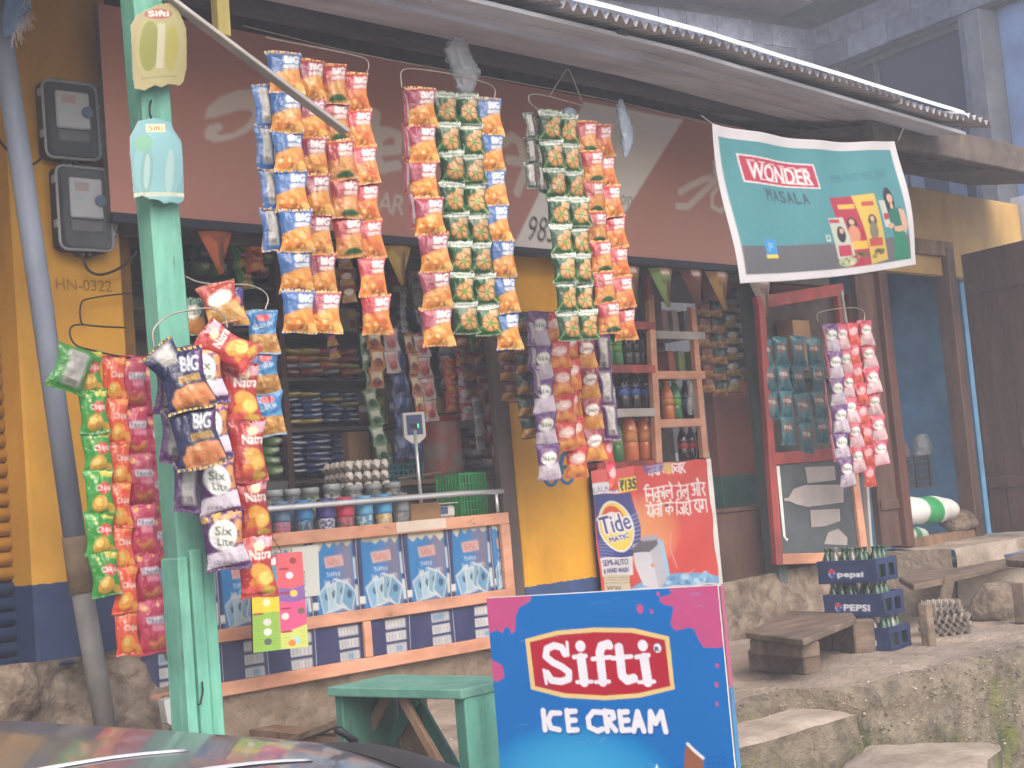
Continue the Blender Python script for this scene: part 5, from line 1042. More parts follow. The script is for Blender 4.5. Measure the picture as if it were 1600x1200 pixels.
cutcard('olive ice cream cut-out card on the upper part of the green post', [(212, 25), (240, 10), (262, 6), (275, 16), (288, 45), (292, 105), (287, 128), (280, 134), (262, 132), (250, 138), (240, 134), (225, 142), (212, 138), (209, 122), (204, 60), (203, 40)], art1, -1.345)
cutcard('pale blue ice cream cut-out card hooked to the green post', [(214, 190), (237, 186), (262, 193), (268, 206), (280, 222), (288, 292), (289, 312), (280, 318), (262, 316), (255, 320), (245, 313), (232, 312), (222, 306), (210, 310), (209, 292), (202, 240), (202, 215)], art2, -1.345)
# pennant flags (rolled ice cream flyers)
def pennant(label, tri, Y, col, col2, group='ice cream pennants'):
    a, b, c_ = [P(*q, Y) for q in tri]; n = 16; V = []; C = []; F = []; cv = CV(16, 16, col); cv.rect(.3, .05, .7, .2, '#a8483c').text('Sifti', .33, .17, .08, '#e9e0d0', .34, bold=.01); cv.rect(.25, .3, .75, .36, col2).rect(.3, .4, .7, .44, col2).ell(.42, .7, .1, .3, col2, 12).ell(.58, .65, .08, .3, '#5a3428', -8); A = cv.out()
    for j in range(n):
        for i in range(n):
            v = j / (n - 1); u = i / (n - 1); p = (a * (1 - u) + b * u) * (1 - v) + c_ * v; p.y -= .05 * math.sin(u * 3.14) * (1 - v * .4) - .02; V.append(tuple(p)); C.append((*A[j, i], 1))
    F = [(j * n + i, (j + 1) * n + i, (j + 1) * n + i + 1, j * n + i + 1) for j in range(n - 1) for i in range(n - 1)]
    me = bpy.data.meshes.new('pennant'); me.from_pydata(V, [], F); at = me.color_attributes.new('Col', 'FLOAT_COLOR', 'POINT'); at.data.foreach_set('color', np.array(C, np.float32).ravel()); o = OBJ('pennant', me, W['print']); sm = o.modifiers.new('s', 'SOLIDIFY'); sm.thickness = .002
    tag(o, label, 'pennant', group)
pennant('orange ice cream pennant behind the green post', ((303, 342), (372, 344), (347, 428)), -.12, '#b5603a', '#5a3428')
pennant('yellow ice cream pennant left of the maroon strip', ((596, 369), (650, 372), (630, 445)), -.12, '#b59a52', '#6a4a2c')
for lb, u, col, v in (('olive pennant under the signboard right of the snack strips', 985, '#8f7a48', 415), ('green pennant under the signboard', 1036, '#7d9a58', 418), ('dark red pennant under the signboard', 1084, '#6a3a34', 420), ('tan pennant under the signboard beside the banner', 1124, '#a8834a', 421), ('white and brown pennant below the corner of the banner', 1190, '#8f8478', 432)):
    pennant(lb, ((u - 20, v), (u + 18, v + 3), (u + 10, v + 62)), -.1, col, '#5a3a2c')
# blue tarpaulin scrap at the top left
m = MB(); rg = random.Random(3)
def tp(u, v): return P(12 + 42 * u + 8 * v * 0 - 4 * v, -30 + (88 - 45 * u) * v + 4 * math.sin(u * 9), -.5) + Vector((0, .03 * math.sin(u * 6 + v * 3), 0))
tr_ = thing('tarpaulin_scrap', 'frayed blue tarpaulin scrap hanging at the top left', 'tarpaulin', tp(.5, 1))
MB().patch(12, 10, tp).build('sheet', mat('blue_tarp', H('#5d7fb0'), .5, scale=20, col2=H('#7d98bd'), bump=.2), tr_, True)
m = MB()
for k in range(70):
    u = rg.random(); a = tp(u, rg.choice((1, 1, .95, rg.random())) if u > .1 else rg.random()); m.tube([a, a + Vector((rg.uniform(-.015, .015), -.01, -rg.uniform(.01, .03))), a + Vector((rg.uniform(-.03, .03), -.012, -rg.uniform(.03, .075)))], .0013, 3, False)
m.build('frayed_threads', mat('white_threads', H('#c9ccd2'), .8, bump=0), tr_)['kind'] = 'stuff'
# bulb
bp0 = P(1118, 262, -.5); t = thing('light_bulb', 'unlit round white bulb hanging by the left edge of the banner', 'bulb', bp0)
MB().lathe([(.004, .1), (.004, .05), (.017, .045), (.017, 0), (.012, -.005)][::-1], 12, bp0).build('socket', W['white'], t, True)
MB().lathe([(.003, -.062), (.02, -.055), (.03, -.035), (.025, -.012), (.012, 0)], 14, bp0).build('globe', mat('frosted_bulb', H('#c2bfc4'), .3, bump=0), t, True)
# ================================================================ banner
cw = CV(210, 156, '#4b8a90', 1.42)
# measured on the cloth itself: x right, y down
cw.rect(0, .76, 1, 1, '#5f5f64'); cw.line([(0, .76), (1, .755)], .006, '#4a8a90')
cw.poly([(.10, .16), (.47, .185), (.475, .365), (.108, .345)], '#d9d3d4').poly([(.107, .17), (.463, .195), (.468, .355), (.115, .335)], '#b0354c')
def slabtext(c, st, x, y, h, wd, col, bold=.008, serif=True, ang=0):
    c.text(st, x, y, h, col, wd, ang, bold)
slabtext(cw, 'WONDER', .137, .315, .115, .305, '#e3d9d8', .003, ang=-3)
for i in range(6):
    x = .137 + i * .052; yb = .311 + i * .0042
    cw.rect(x, yb - .002, x + .034, yb + .005, '#e3d9d8') if i not in (0,) else None
    cw.rect(x, yb - .117, x + .034, yb - .110, '#e3d9d8')
for i, ch in enumerate('MASALA'): cw.text(ch, .2 + i * .034, .458 + i * .004, .085, '#3a4650', .026, 0, .002)
cw.text('MERA TWIST MERA TASTE', .55, .315, .06, '#3a6a78', .34, 3, .001, k=.8)
def pack(x, y, w_, h, c1, c2, sk, flare=.02):
    cw.poly([(x - flare, y), (x + w_, y - .01), (x + w_ + flare * 1.6, y + h), (x + flare, y + h + .02)], c1)
    cw.rect(x + .02, y + .05, x + w_ - .02, y + .085, c2).ell(x + w_ * .55, y + .2, .028, .05, '#3a2f2c').ell(x + w_ * .55, y + .185, .014, .022, '#c9a287').ell(x + w_ * .55, y + .28, .03, .07, sk).rect(x + .02, y + .33, x + w_ + .005, y + .39, c2)
    cw.blobs(8, x + .03, y + .42, x + w_, y + .47, .01, .025, ['#6a5a38', '#8f7f4a', '#4a4a30'], 5)
pack(.53, .43, .13, .52, '#a82c42', '#d9b04a', '#c98a6a'); pack(.66, .42, .11, .5, '#cdb04e', '#b8443c', '#7a7458')
cw.poly([(.47, .58), (.56, .575), (.585, .86), (.49, .88)], '#b9bcae').rect(.475, .59, .535, .615, '#b0354c').ell(.53, .7, .025, .06, '#2f2f30').ell(.535, .675, .012, .02, '#c9a287').rect(.5, .78, .57, .86, '#b0354c'); cw.ell(.54, .9, .05, .035, '#a9b08e').blobs(10, .5, .88, .58, .92, .008, .02, ['#7d8a55', '#c9c9a0'], 2)
# person printed on the banner: hair, face, green dress, packet in hand
cw.ell(.865, .48, .035, .11, '#2c2a2c').ell(.875, .46, .019, .037, '#c9a287').rect(.868, .5, .886, .54, '#c9a287').poly([(.84, .6), (.85, .55), (.93, .53), (.945, .66), (.93, .72), (.86, .73)], '#1f6a58').poly([(.915, .54), (.945, .56), (.96, .68), (.94, .74), (.87, .715), (.87, .68), (.92, .68)], '#c9a287').poly([(.86, .73), (.93, .72), (.96, .98), (.845, .99)], '#1f7a5c').poly([(.79, .47), (.835, .47), (.85, .67), (.81, .68)], '#bfc2b8').rect(.81, .57, .845, .62, '#b0354c').ell(.85, .67, .022, .02, '#c9a287')
cw.rect(.135, .72, .19, .84, '#3f8fc9').rect(.135, .82, .19, .845, '#d9c84a').text('P', .152, .8, .06, '#8fc0e0', .02); cw.rect(.435, .7, .46, .745, '#c9cfc9').rect(.441, .71, .454, .735, '#4a7a70')
b_ = .045
cw.rect(0, 0, 1, .07, '#c9c6c8').rect(0, 1 - .055, 1, 1, '#cfcccf').rect(0, 0, .03, 1, '#cfcccf').rect(.96, 0, 1, 1, '#cfcccf')
YN = -1.42; tl, tr, br, bl = [np.array(P(*q, YN)) for q in ((1113, 193), (1404, 219), (1434, 413), (1151, 444))]
def bnr(u, v):
    U = u[..., None]; V = v[..., None]; p = tl * (1 - U) * (1 - V) + tr * U * (1 - V) + br * U * V + bl * (1 - U) * V
    x, y, z = p[..., 0], p[..., 1], p[..., 2]; s_ = np.sin(math.pi * u)
    z = z - .045 * s_ * (1 - v) - .028 * s_ * v * (1 - .3 * u); y = y - .05 * s_ * (.3 + .7 * v) + .012 * np.sin(u * 21 + v * 4) * (1 - v * .6) + .02 * np.sin(v * 5 + u * 2)
    x = x + .018 * np.sin(v * math.pi) * (.5 - u) * 2
    return x, y, z
bn = thing('cloth_banner', 'teal spice banner with white border hung from the eave by its corners', 'banner', P(1290, 440, YN))
cw.a *= .66
fo = sheet('printed_cloth', cw, bnr, printmat('banner_vinyl', .6, .3, .25, 22, .015), bn); fo.modifiers.new('s', 'SOLIDIFY').thickness = .002
for a, b in (((1113, 193), (1095, 180)), ((1404, 219), (1412, 200))): MB().tube([P(*a, YN), P(*b, YN + .05)], .003, 5).build('tie_string', W['wire'], bn)
# ================================================================ washing powder poster
ct_ = CV(150, 150, '#c9453c', 1.0); C_ = ct_
for k in range(30): C_.ell(.42 - .004 * k, .52 + .004 * k, .3 - .009 * k, .3 - .009 * k, '#e2a064', 0, .07)
C_.rect(0, 0, .34, .11, '#cf5650'); C_.rect(0, .11, .24, .2, '#d3d0d4').text('LAUNCH', .01, .19, .05, '#3a4a86', .2)
C_.poly([(.22, .085), (.36, .09), (.36, .2), (.215, .2)], '#d9bf42').text('\u20b9135', .225, .185, .085, '#2f2c2c', .13, bold=.004)
C_.poly([(0, .2), (.31, .21), (.355, .5), (.33, .72), (.02, .72)], '#3b3f7c')
for k in range(9): C_.line([(.26, .42 + k * .03), (.35, .38 + k * .035)], .008, '#8f93bd')
for k in range(6): C_.line([(.02, .58 + k * .025), (.12, .6 + k * .025)], .006, '#7f86b8')
C_.ell(.165, .47, .135, .21, '#d9d6da', -10).ell(.165, .47, .125, .195, '#dcc24e', -10); C_.ell(.15, .44, .095, .14, '#c9502f', -10).ell(.15, .47, .085, .12, '#d9d0cc', -10).ell(.17, .56, .1, .07, '#dcc24e')
C_.text('Tide', .055, .535, .15, '#d9d6da', .235, 10, .018).text('Tide', .055, .535, .15, '#333878', .235, 10, .002); C_.text('MATIC', .11, .6, .04, '#d9d6da', .15, 14, .008).text('MATIC', .11, .6, .04, '#333878', .15, 14, .002)
C_.rect(.02, .72, .27, .87, '#cdcace').text('SEMI-AUTO', .035, .79, .05, '#3a3f6c', .2, 3, .002).text('& HAND WASH', .035, .85, .04, '#3a3f6c', .2, 3, .002)
C_.rect(.03, .86, .24, 1, '#c2b49c'); [C_.line([(.03, y), (.24, y - .005)], .006, '#93866e') for y in (.885, .905, .93)]
for k in range(5): C_.text('ww', .05, .985, .05, '#3c3a3c', .12)
C_.poly([(.24, .9), (.33, .91), (.33, 1), (.24, 1)], '#b8443c'); C_.poly([(.3, .95), (.5, .9), (.75, .88), (1, .93), (1, 1), (.2, 1)], '#6f9cc4').blobs(24, .5, .9, .98, .99, .01, .03, ['#8fb8d6', '#4a7cae', '#b0cbdd'], 6, .8)
C_.rect(0, .985, 1, 1, '#d3c3c0'); C_.poly([(.48, .58), (.55, .62), (.57, .9), (.5, .92)], '#8fb8d0')
C_.poly([(.275, .64), (.5, .6), (.53, .93), (.45, 1), (.34, .97), (.29, .8)], '#c3c0c8').poly([(.43, .7), (.52, .62), (.54, .93), (.46, 1)], '#aeabb6').poly([(.27, .66), (.36, .6), (.5, .58), (.5, .64), (.42, .7), (.28, .7)], '#5f5a64').poly([(.36, .575), (.5, .56), (.5, .6), (.36, .615)], '#a3a0aa').rect(.42, .79, .445, .82, '#c08a6a')
# hindi headline, drawn stroke by stroke: headline bar, stems and loops
def hindi(x, y, h, words, col, wd=.0155):
    for word in words:
        x0 = x
        for g_ in word:
            st, adv = HG[g_]
            for s_ in st: C_.line([(x + a * h * .6, y + b * h) for a, b in s_], wd, col)
            x += adv * h * .6
        C_.line([(x0 - .004, y), (x + .002, y)], wd, col); x += .25 * h
def arc(cx, cy, r1, r2, a0, a1, n=9): return [(cx + r1 * math.cos(R(a0 + (a1 - a0) * i / n)), cy + r2 * math.sin(R(a0 + (a1 - a0) * i / n))) for i in range(n + 1)]
HG = {'i': ([[(.15, 0), (.15, 1)], arc(.45, 0, .3, .32, 180, 300)], .3), 'n': ([[(.75, 0), (.75, 1)], [(.75, .5), (.2, .5)], arc(.18, .5, .1, .1, 0, 360)], .95), 'k': ([[(.55, 0), (.55, 1)], arc(.3, .55, .25, .2, 0, 360), arc(.8, .55, .25, .22, -180, 60)], 1.15), 'a': ([[(.15, 0), (.15, 1)]], .35),
      'l': ([[(.9, 0), (.9, 1)], arc(.28, .6, .22, .25, 90, 360), arc(.68, .6, .22, .25, 180, 330)], 1.1), 'e': ([[(-.2, 0), (-.45, -.28)]], 0), 't': ([[(.75, 0), (.75, 1)], [(.75, .4), (.45, .4)] + arc(.45, .65, .28, .25, -90, -230)], .95), 'A': ([[(.95, 0), (.95, 1)], arc(.3, .3, .22, .2, -140, 90), arc(.3, .7, .25, .22, -90, 140), [(.4, .5), (.95, .5)]], 1.15),
      'au': ([[(.15, 0), (.15, 1)], [(.1, 0), (-.15, -.3)], [(.15, 0), (.0, -.36)]], .35), 'r': ([arc(.3, .22, .25, .22, -60, 110) + [(.25, .5), (.6, 1)]], .7), 'g': ([[(.85, 0), (.85, 1)], [(.3, 0), (.3, .55)], arc(.18, .62, .12, .12, 0, 360)], 1.0), 'gr': ([[(.85, 0), (.85, 1)], [(.3, 0), (.3, .55)], arc(.18, .62, .12, .12, 0, 360), [(.8, .6), (.4, .9)]], 1.0),
      'v': ([[(.75, 0), (.75, 1)], arc(.4, .55, .35, .22, 0, 360)], .95), 'I': ([[(.15, 0), (.15, 1)], arc(-.15, 0, .3, .32, 230, 360)], .4), 'j': ([[(.9, 0), (.9, 1)], [(.9, .45), (.5, .45)] + arc(.45, .7, .3, .2, 0, 170)], 1.05), 'd': ([[(.4, 0), (.4, .25)], arc(.4, .5, .28, .24, -90, -280), [(.4, .74), (.65, 1)]], .75), 'dd': ([[(.4, 0), (.4, .2)], arc(.4, .4, .25, .2, -90, -280), arc(.4, .75, .25, .18, -90, -280), [(.4, .93), (.62, 1.1)]], .75)}
hindi(.43, .19, .1, (('i', 'n', 'k', 'a', 'l', 'e'), ('t', 'e', 'l'), ('A', 'au', 'r')), '#e0d6d4', .013)
hindi(.43, .325, .095, (('gr', 'e', 'v', 'I'), ('k', 'e'), ('i', 'j', 'dd', 'I'), ('d', 'a', 'g')), '#e0d6d4', .013)
hindi(.47, .015, .075, (('t', 'v', 'a'), ('l', 'i', 'k', 'v', 'i', 'd')), '#e0d6d4', .012); C_.poly([(.42, 0), (.68, 0), (.66, .07), (.44, .07)], '#3b4f9c', .6).ell(.64, .05, .04, .05, '#d9a83c', 0, .8)
C_.line([(.62, .55), (.6, .7), (.64, .85)], .01, '#d98a82').line([(.72, .9), (.8, .86)], .008, '#d98a82').ell(.6, .345, .02, .012, '#6a2a24')
YT = .0; q = [P(923, 736, -.06), P(1104, 717, -.06), P(1123, 913, -.06), P(940, 926, -.06)]
po = thing('poster', 'red washing powder poster with a washing machine below the bottle shelves', 'poster', q[3])
f0 = bilin(*q)
def wrink(u, v):
    x, y, z = f0(u, v); return x + .006 * np.sin(v * 17) * (u > .97), y - .008 * np.sin(u * 11 + v * 3) * np.sin(v * 8) - .012 * np.exp(-((u - .35) / .03) ** 2) * (1 - v), z + .004 * np.sin(u * 23)
ct_.a *= .8
fo = sheet('printed_sheet', ct_, wrink, W['gloss'], po)
MB().ob(q[1] + Vector((0, .004, 0)), q[2] - q[1], (.05, 0, 0), (0, .003, 0)).build('white_edge', W['white'], po)
# ================================================================ bottle shelves behind the poster
YH = .12
bs = thing('bottle_shelves', 'red painted wooden shelves full of soft drink bottles', 'shelf', P(1000, 740, YH))
def upb(u0, v0, u1, v1, w_, mt, nm='upright'): MB().bar(P(u0, v0, YH), P(u1, v1, YH), w_, .04, (0, 1, 0)).build(nm, W[mt], bs, bevel=.004)
MB().box(P(935, 700, YH).x, P(1115, 700, YH).x, YH + .34, YH + .36, .9, 3.1).build('back_panel', W['dark_wood'], bs)
def shelf(u0, u1, v, mt, d=.32):
    a = P(u0, v, YH); b = P(u1, v + (585 - v) / 2130 * (u1 - u0), YH); MB().box(a.x, b.x, YH + .005, YH + d, a.z - .03, a.z - .005).build('shelf_board', W['red_wood'], bs); MB().box(a.x, b.x, YH - .022, YH + .0, a.z - .055, a.z).build('front_lip', W[mt], bs, bevel=.004); return a.z
W['rail_white'] = mat('bare_white_rail', H('#aaa39d'), .7)
zL = [shelf(930, 1020, v, mt) for v, mt in ((500, 'red_wood'), (570, 'red_wood'), (640, 'rail_white'), (724, 'red_wood'))]
zR = [shelf(1022, 1098, v, mt) for v, mt in ((517, 'rail_white'), (580, 'orange_wood'), (656, 'orange_wood'), (723, 'red_wood'))]
# shift: the lip's top is the shelf surface
upb(1014, 460, 1028, 728, .06, 'orange_wood'); upb(1080, 480, 1100, 716, .055, 'orange_wood'); upb(926, 470, 945, 735, .05, 'red_wood'); upb(1010, 430, 1013, 470, .05, 'red_wood')
def bottle(label, p, h, liquid, cap, lab, group, r=None):
    r = r or h * .16; t = thing('drink_bottle', label, 'bottle', p, group)
    MB().lathe([(r * .85, 0), (r, .04 * h), (r, .35 * h), (r * .93, .45 * h), (r, .55 * h), (r, .64 * h), (r * .75, .78 * h), (r * .36, .9 * h), (r * .34, .94 * h)], 12, p).build('body', W['lq_' + liquid], t, True); bo_ = t.children[0] if t.children else [c for c in bpy.data.objects if c.parent == t][0]
    MB().lathe([(r * .42, .93 * h), (r * .42, 1.0 * h)], 10, p).build('cap', W['cp_' + cap], t)
    MB().lathe([(r * 1.012, .36 * h), (r * .95, .45 * h), (r * 1.012, .6 * h)], 12, p).build('label_band', W['cp_' + lab], bo_, True)
for n_, a in (('cola', '#241816'), ('orange', '#c06a3a'), ('green', '#2f6a3c'), ('clear', '#9aa09a'), ('red', '#7a2f2a')):
    m_, t_, b = nodes(n_ + '_drink'); b.inputs['Base Color'].default_value = (*H(a), 1); b.inputs['Roughness'].default_value = .12; b.inputs['Coat Weight'].default_value = .5; W['lq_' + n_] = m_
for n_, a in (('blue', '#3f5f9c'), ('red', '#a83a36'), ('white', '#c9c6c2'), ('orange', '#c9803f'), ('green', '#6a9a3f'), ('black', '#222')): W['cp_' + n_] = mat('cap_' + n_, H(a + a[1:] if len(a) == 4 else a), .4, bump=0)
def brow(us, z, h, liquid, cap, lab, what, group, Yb=YH + .1):
    nm = ('left', 'middle', 'right', 'far right') if len(us) > 2 else ('left', 'right')
    for k, u in enumerate(us):
        p = P(u, 600, Yb); p.z = z; bottle((nm[k] + ' ' if len(us) > 1 else '') + what, p, h, liquid if isinstance(liquid, str) else liquid[k], cap if isinstance(cap, str) else cap[k], lab if isinstance(lab, str) else lab[k], group)
def bu(u, v, Yb=YH + .1): return u
brow((953, 968), zL[1], .26, 'green', 'green', 'green', 'green drink bottle on the upper left shelf', 'bottles on the upper left shelf')
brow((984, 997, 1009), zL[1], .26, 'cola', 'black', 'black', 'cola bottle on the upper left shelf', 'bottles on the upper left shelf')
brow((952,), zL[2], .22, 'clear', 'white', 'white', 'small pale bottle at the end of the second left shelf', 'bottles on the second left shelf')
brow((972, 990, 1008), zL[2], .26, 'cola', 'blue', 'blue', 'cola bottle with blue cap on the second left shelf', 'bottles on the second left shelf')
brow((976, 1000), zL[3], .34, 'orange', 'orange', 'orange', 'large orange drink bottle on the lowest left shelf', 'bottles on the lowest left shelf')
brow((954,), zL[3], .3, 'green', 'green', 'green', 'green bottle behind the pink strip on the lowest left shelf', 'bottles on the lowest left shelf')
brow((1040, 1053, 1070), zR[2], .27, ('orange', 'green', 'cola'), ('orange', 'green', 'blue'), ('orange', 'green', 'blue'), 'soft drink bottle on the right shelf beside the hanging bag', 'bottles on the middle right shelf')
brow((1058, 1072, 1084), zR[3], .23, 'cola', 'red', 'red', 'cola bottle with red label on the lowest right shelf', 'bottles on the lowest right shelf')
bag('small pale plastic bag hanging in the right bottle shelf', [(1080, 588, 6), (1079, 605, 10), (1078, 630, 14), (1079, 648, 8)], YH + .02, '#a9a198', 7)
def cubes(us, z, h, cols, what, group):
    for k, u in enumerate(us):
        p = P(u, 600, YH + .12); tag(MB().box(p.x - .032, p.x + .032, YH + .08, YH + .2, z + .001, z + h).build('carton_box', W.setdefault('bx' + cols[k], mat('box_' + cols[k].strip('#'), H(cols[k]), .6, bump=.03)), None, bevel=.003), ('left', 'middle', 'right', 'far right')[k] + ' ' + what, 'box', group)
cubes((1042, 1058, 1076), zR[0], .16, ('#8a6a5a', '#9a9088', '#77706a'), 'pale carton on the top right shelf', 'cartons on the top right shelf')
cubes((1046, 1062, 1082), zR[1], .15, ('#8a4a3c', '#7a8a5a', '#84925f'), 'small carton on the second right shelf', 'cartons on the second right shelf')
# ================================================================ glass cabinet with open door
YG = -.08
gc = thing('glass_cabinet', 'red and orange framed glass cabinet door with torn white stickers', 'cabinet', P(1280, 880, YG))
def gb(a, b, w_, mt, nm='frame_bar', dy=0.): MB().bar(P(*a, YG + dy), P(*b, YG + dy), w_, .045, (0, 1, 0)).build(nm, W[mt], gc, bevel=.004)
gb((1186, 470), (1215, 882), .075, 'red_wood'); gb((1180, 474), (1315, 452), .09, 'red_wood', 'frame_bar', .002); gb((1200, 718), (1335, 707), .085, 'red_wood', 'frame_bar', .003); gb((1308, 452), (1318, 560), .06, 'red_wood')
gb((1332, 735), (1350, 880), .085, 'orange_wood'); gb((1212, 874), (1353, 870), .075, 'orange_wood', 'frame_bar', .002); gb((1348, 700), (1360, 876), .03, 'rail_white', 'frame_bar', .004); gb((1312, 455), (1320, 505), .02, 'rail_white', 'frame_bar', -.024)
gq = [P(*p, YG) for p in ((1212, 725), (1334, 715), (1342, 866), (1222, 870))]
MB().prism(gq, (0, .004, 0)).build('glass_pane', mat('cabinet_glass', H('#333a3f'), .12, spec=.8, scale=3, col2=H('#4c5256'), bump=0), gc)
st = mat('torn_sticker', H('#a59c98'), .8, bump=.05)
for nm, pts in (('bottle', [(1226, 778), (1232, 778), (1240, 764), (1258, 758), (1318, 757), (1318, 785), (1262, 792), (1244, 788), (1234, 783), (1226, 783)]), ('a', [(1258, 730), (1304, 728), (1306, 750), (1262, 755)]), ('b', [(1266, 797), (1312, 795), (1313, 814), (1290, 822), (1268, 824)]), ('c', [(1288, 850), (1294, 832), (1310, 826), (1324, 840), (1324, 852)])):
    MB().prism([P(*p, YG - .006) for p in pts], (0, .003, 0)).build('torn_sticker', st, gc)
MB().prism([P(*p, YG - .006) for p in ((1213, 728), (1218, 728), (1228, 840), (1232, 842), (1230, 846), (1224, 838))], (0, .003, 0)).build('torn_sticker', W['white'], gc)
xg0, xg1 = P(1206, 700, .28).x, P(1338, 700, .28).x
MB().box(xg0, xg1, .28, .3, PLAT, 3.0).build('back_panel', W['dark_wood'], gc)
p = P(1245, 560, .15); tag(MB().box(p.x - .08, p.x + .14, .1, .25, p.z - .1, p.z + .28).build('carton_box', W['cardboard'], None, bevel=.004), 'brown carton standing behind the teal packets', 'box')
MB().box(P(1206, 700, .1).x, xg1, .1, .28, P(1245, 585, .1).z - .03, P(1245, 585, .1).z).build('shelf_board', W['dark_wood'], gc)
# ================================================================ inside the right doorway: crate, sack, stone
p = P(1410, 770, .35); cz = zt + .28
def crate(label, p, w_, d_, h_, col, name='plastic_crate', yaw=0., logo=None, solid=.55, lc='#c9cbd2'):
    t = thing(name, label, 'crate', p); m_ = mat(name + '_' + label[:5], H(col), .5, bump=.06, var=.12); e1 = Vector((math.cos(yaw), math.sin(yaw), 0)); e2 = Vector((-math.sin(yaw), math.cos(yaw), 0)); zz = Vector((0, 0, 1)); p = Vector(p)
    for k, (o_, a, n_) in enumerate(((p, e1 * w_, -e2), (p + e2 * d_, e1 * w_, e2), (p, e2 * d_, -e1), (p + e1 * w_, e2 * d_, e1))):
        m = MB(); an = a.normalized()
        if k < 2: m.ob(o_, a, -n_ * .012, zz * h_ * .78); m.ob(o_ + zz * h_ * .74 + n_ * .004, a, -n_ * .018, zz * h_ * .26); m.ob(o_ + n_ * .003, a, -n_ * .01, zz * h_ * .1)
        else:
            m.ob(o_, a, -n_ * .012, zz * h_ * .18); m.ob(o_ + zz * h_ * .74, a, -n_ * .018, zz * h_ * .26)
            for q_ in (0, .44, .88): m.ob(o_ + a * q_ + an * .001, a * .12, -n_ * .012, zz * h_ * .75)
        m.build('side', m_, t)
    MB().ob(p + zz * .004, e1 * w_, e2 * d_, zz * .008).build('base', m_, t); return t, e1, e2
m = mat('dark_crate', H('#2e3138'), .5)
ck = thing('slatted_crate', 'dark slatted plastic crate on top of the white sack', 'crate', p)
p0 = P(1408, 765, .3); e1 = Vector((.42, -.04, 0)); e2 = Vector((.04, .3, 0))
for j in range(5):
    z = Vector((0, 0, .003 + j * .055)); MB().ob(p0 + z, e1, e2 * .05, (0, 0, .042)).build('slat', m, ck, bevel=.003); MB().ob(p0 + z, e1 * .03, e2, (0, 0, .042)).build('slat', m, ck); MB().ob(p0 + z + e1 * .97, e1 * .03, e2, (0, 0, .042)).build('slat', m, ck)
for q_ in (0, .48, .94): MB().ob(p0 + e1 * q_ + Vector((0, -.012, 0)), e1 * .06, (0, .012, 0), (0, 0, .27)).build('upright', m, ck)
# sacks
def sack(label, c, L, h, bandcol, word, yaw=0, name='grain_sack', white='#c2c2c0'):
    cv = CV(70, 40, white, 1.75); cv.rect(.36, 0, .6, 1, bandcol)
    if word: cv.text(word, .38, .78, .22, '#cfe0cf', .24, 0, .01)
    a = cv.out(); h_, w_ = a.shape[:2]; v, u = np.mgrid[0:h_, 0:w_]; u = u / (w_ - 1); v = v / (h_ - 1); th = 2 * math.pi * (v * .98) - .6
    r_ = (1 - np.abs(2 * u - 1) ** 6).clip(0) ** .4 * np.where(u > .6, 1 - .75 * (u - .6), 1); k = 1 + .05 * np.sin(u * 14 + v * 9) + .03 * np.sin(u * 31)
    X = (u - .5) * L; Yy = -np.cos(th - .7) * h * .62 * r_ * k; Zz = np.sin(th - .7 + .0) * h * .5 * r_ * k; Zz = np.maximum(Zz, -h * .42)
    cy, sy = math.cos(yaw), math.sin(yaw); pts = np.stack([c.x + X * cy - Yy * sy, c.y + X * sy + Yy * cy, c.z + h * .42 + Zz - .1 * h * (u - .5)], -1)
    o = OBJ(name, gridmesh(name, [pts[:, ::-1]], [a[:, ::-1]]), printmat('woven_sack_' + label[:4], .6, .3, .2, 120, .004)); return tag(o, label, 'sack')
c = P(1446, 822, .12); c.z = zt + .13; sack('white woven sack with a green band lying in the doorway', c, .86, .235, '#2f8a50', '6200', R(-4))
c = P(1425, 845, .1); c.z = zt + .0; sack('green and white patterned bag under the white sack', c, .42, .13, '#3a6a4c', None, R(2), 'grain_sack', '#9aa89a')
def stone(label, c, r, seed, mt='rock', sq=(1, 1, .7), name='boulder'):
    m = MB(); n1, n2 = 22, 14
    def f(u, v):
        a, b = 2 * math.pi * u, math.pi * (v - .5); d = Vector((math.cos(a) * math.cos(b), math.sin(a) * math.cos(b), math.sin(b))); k = 1 + .28 * N3(d * 1.2 + Vector((seed, 0, 0)), 1, 3) ; d = Vector([math.copysign(abs(x) ** .75, x) for x in d]); return Vector(c) + Vector((d.x * r * sq[0] * k, d.y * r * sq[1] * k, d.z * r * sq[2] * k))
    m.patch(n1, n2, f); return tag(m.build(name, W[mt], None, True), label, 'stone')
c = P(1498, 820, .06); c.z = zt + .12; stone('rounded grey stone at the right of the sack', c, .13, 3)
for k, (u, v) in enumerate(((1405, 708), (1440, 700))):
    c = P(u, v, .5); bag(('folded dull bag on the dark crate', 'crumpled plastic bag on the dark crate')[k], [(u, v - 22, 20), (u, v - 14, 34), (u + 1, v, 44), (u + 2, v + 12, 40), (u + 2, v + 18, 20)], .42, ('#8a6a5a', '#8f9090')[k], 11 + k)
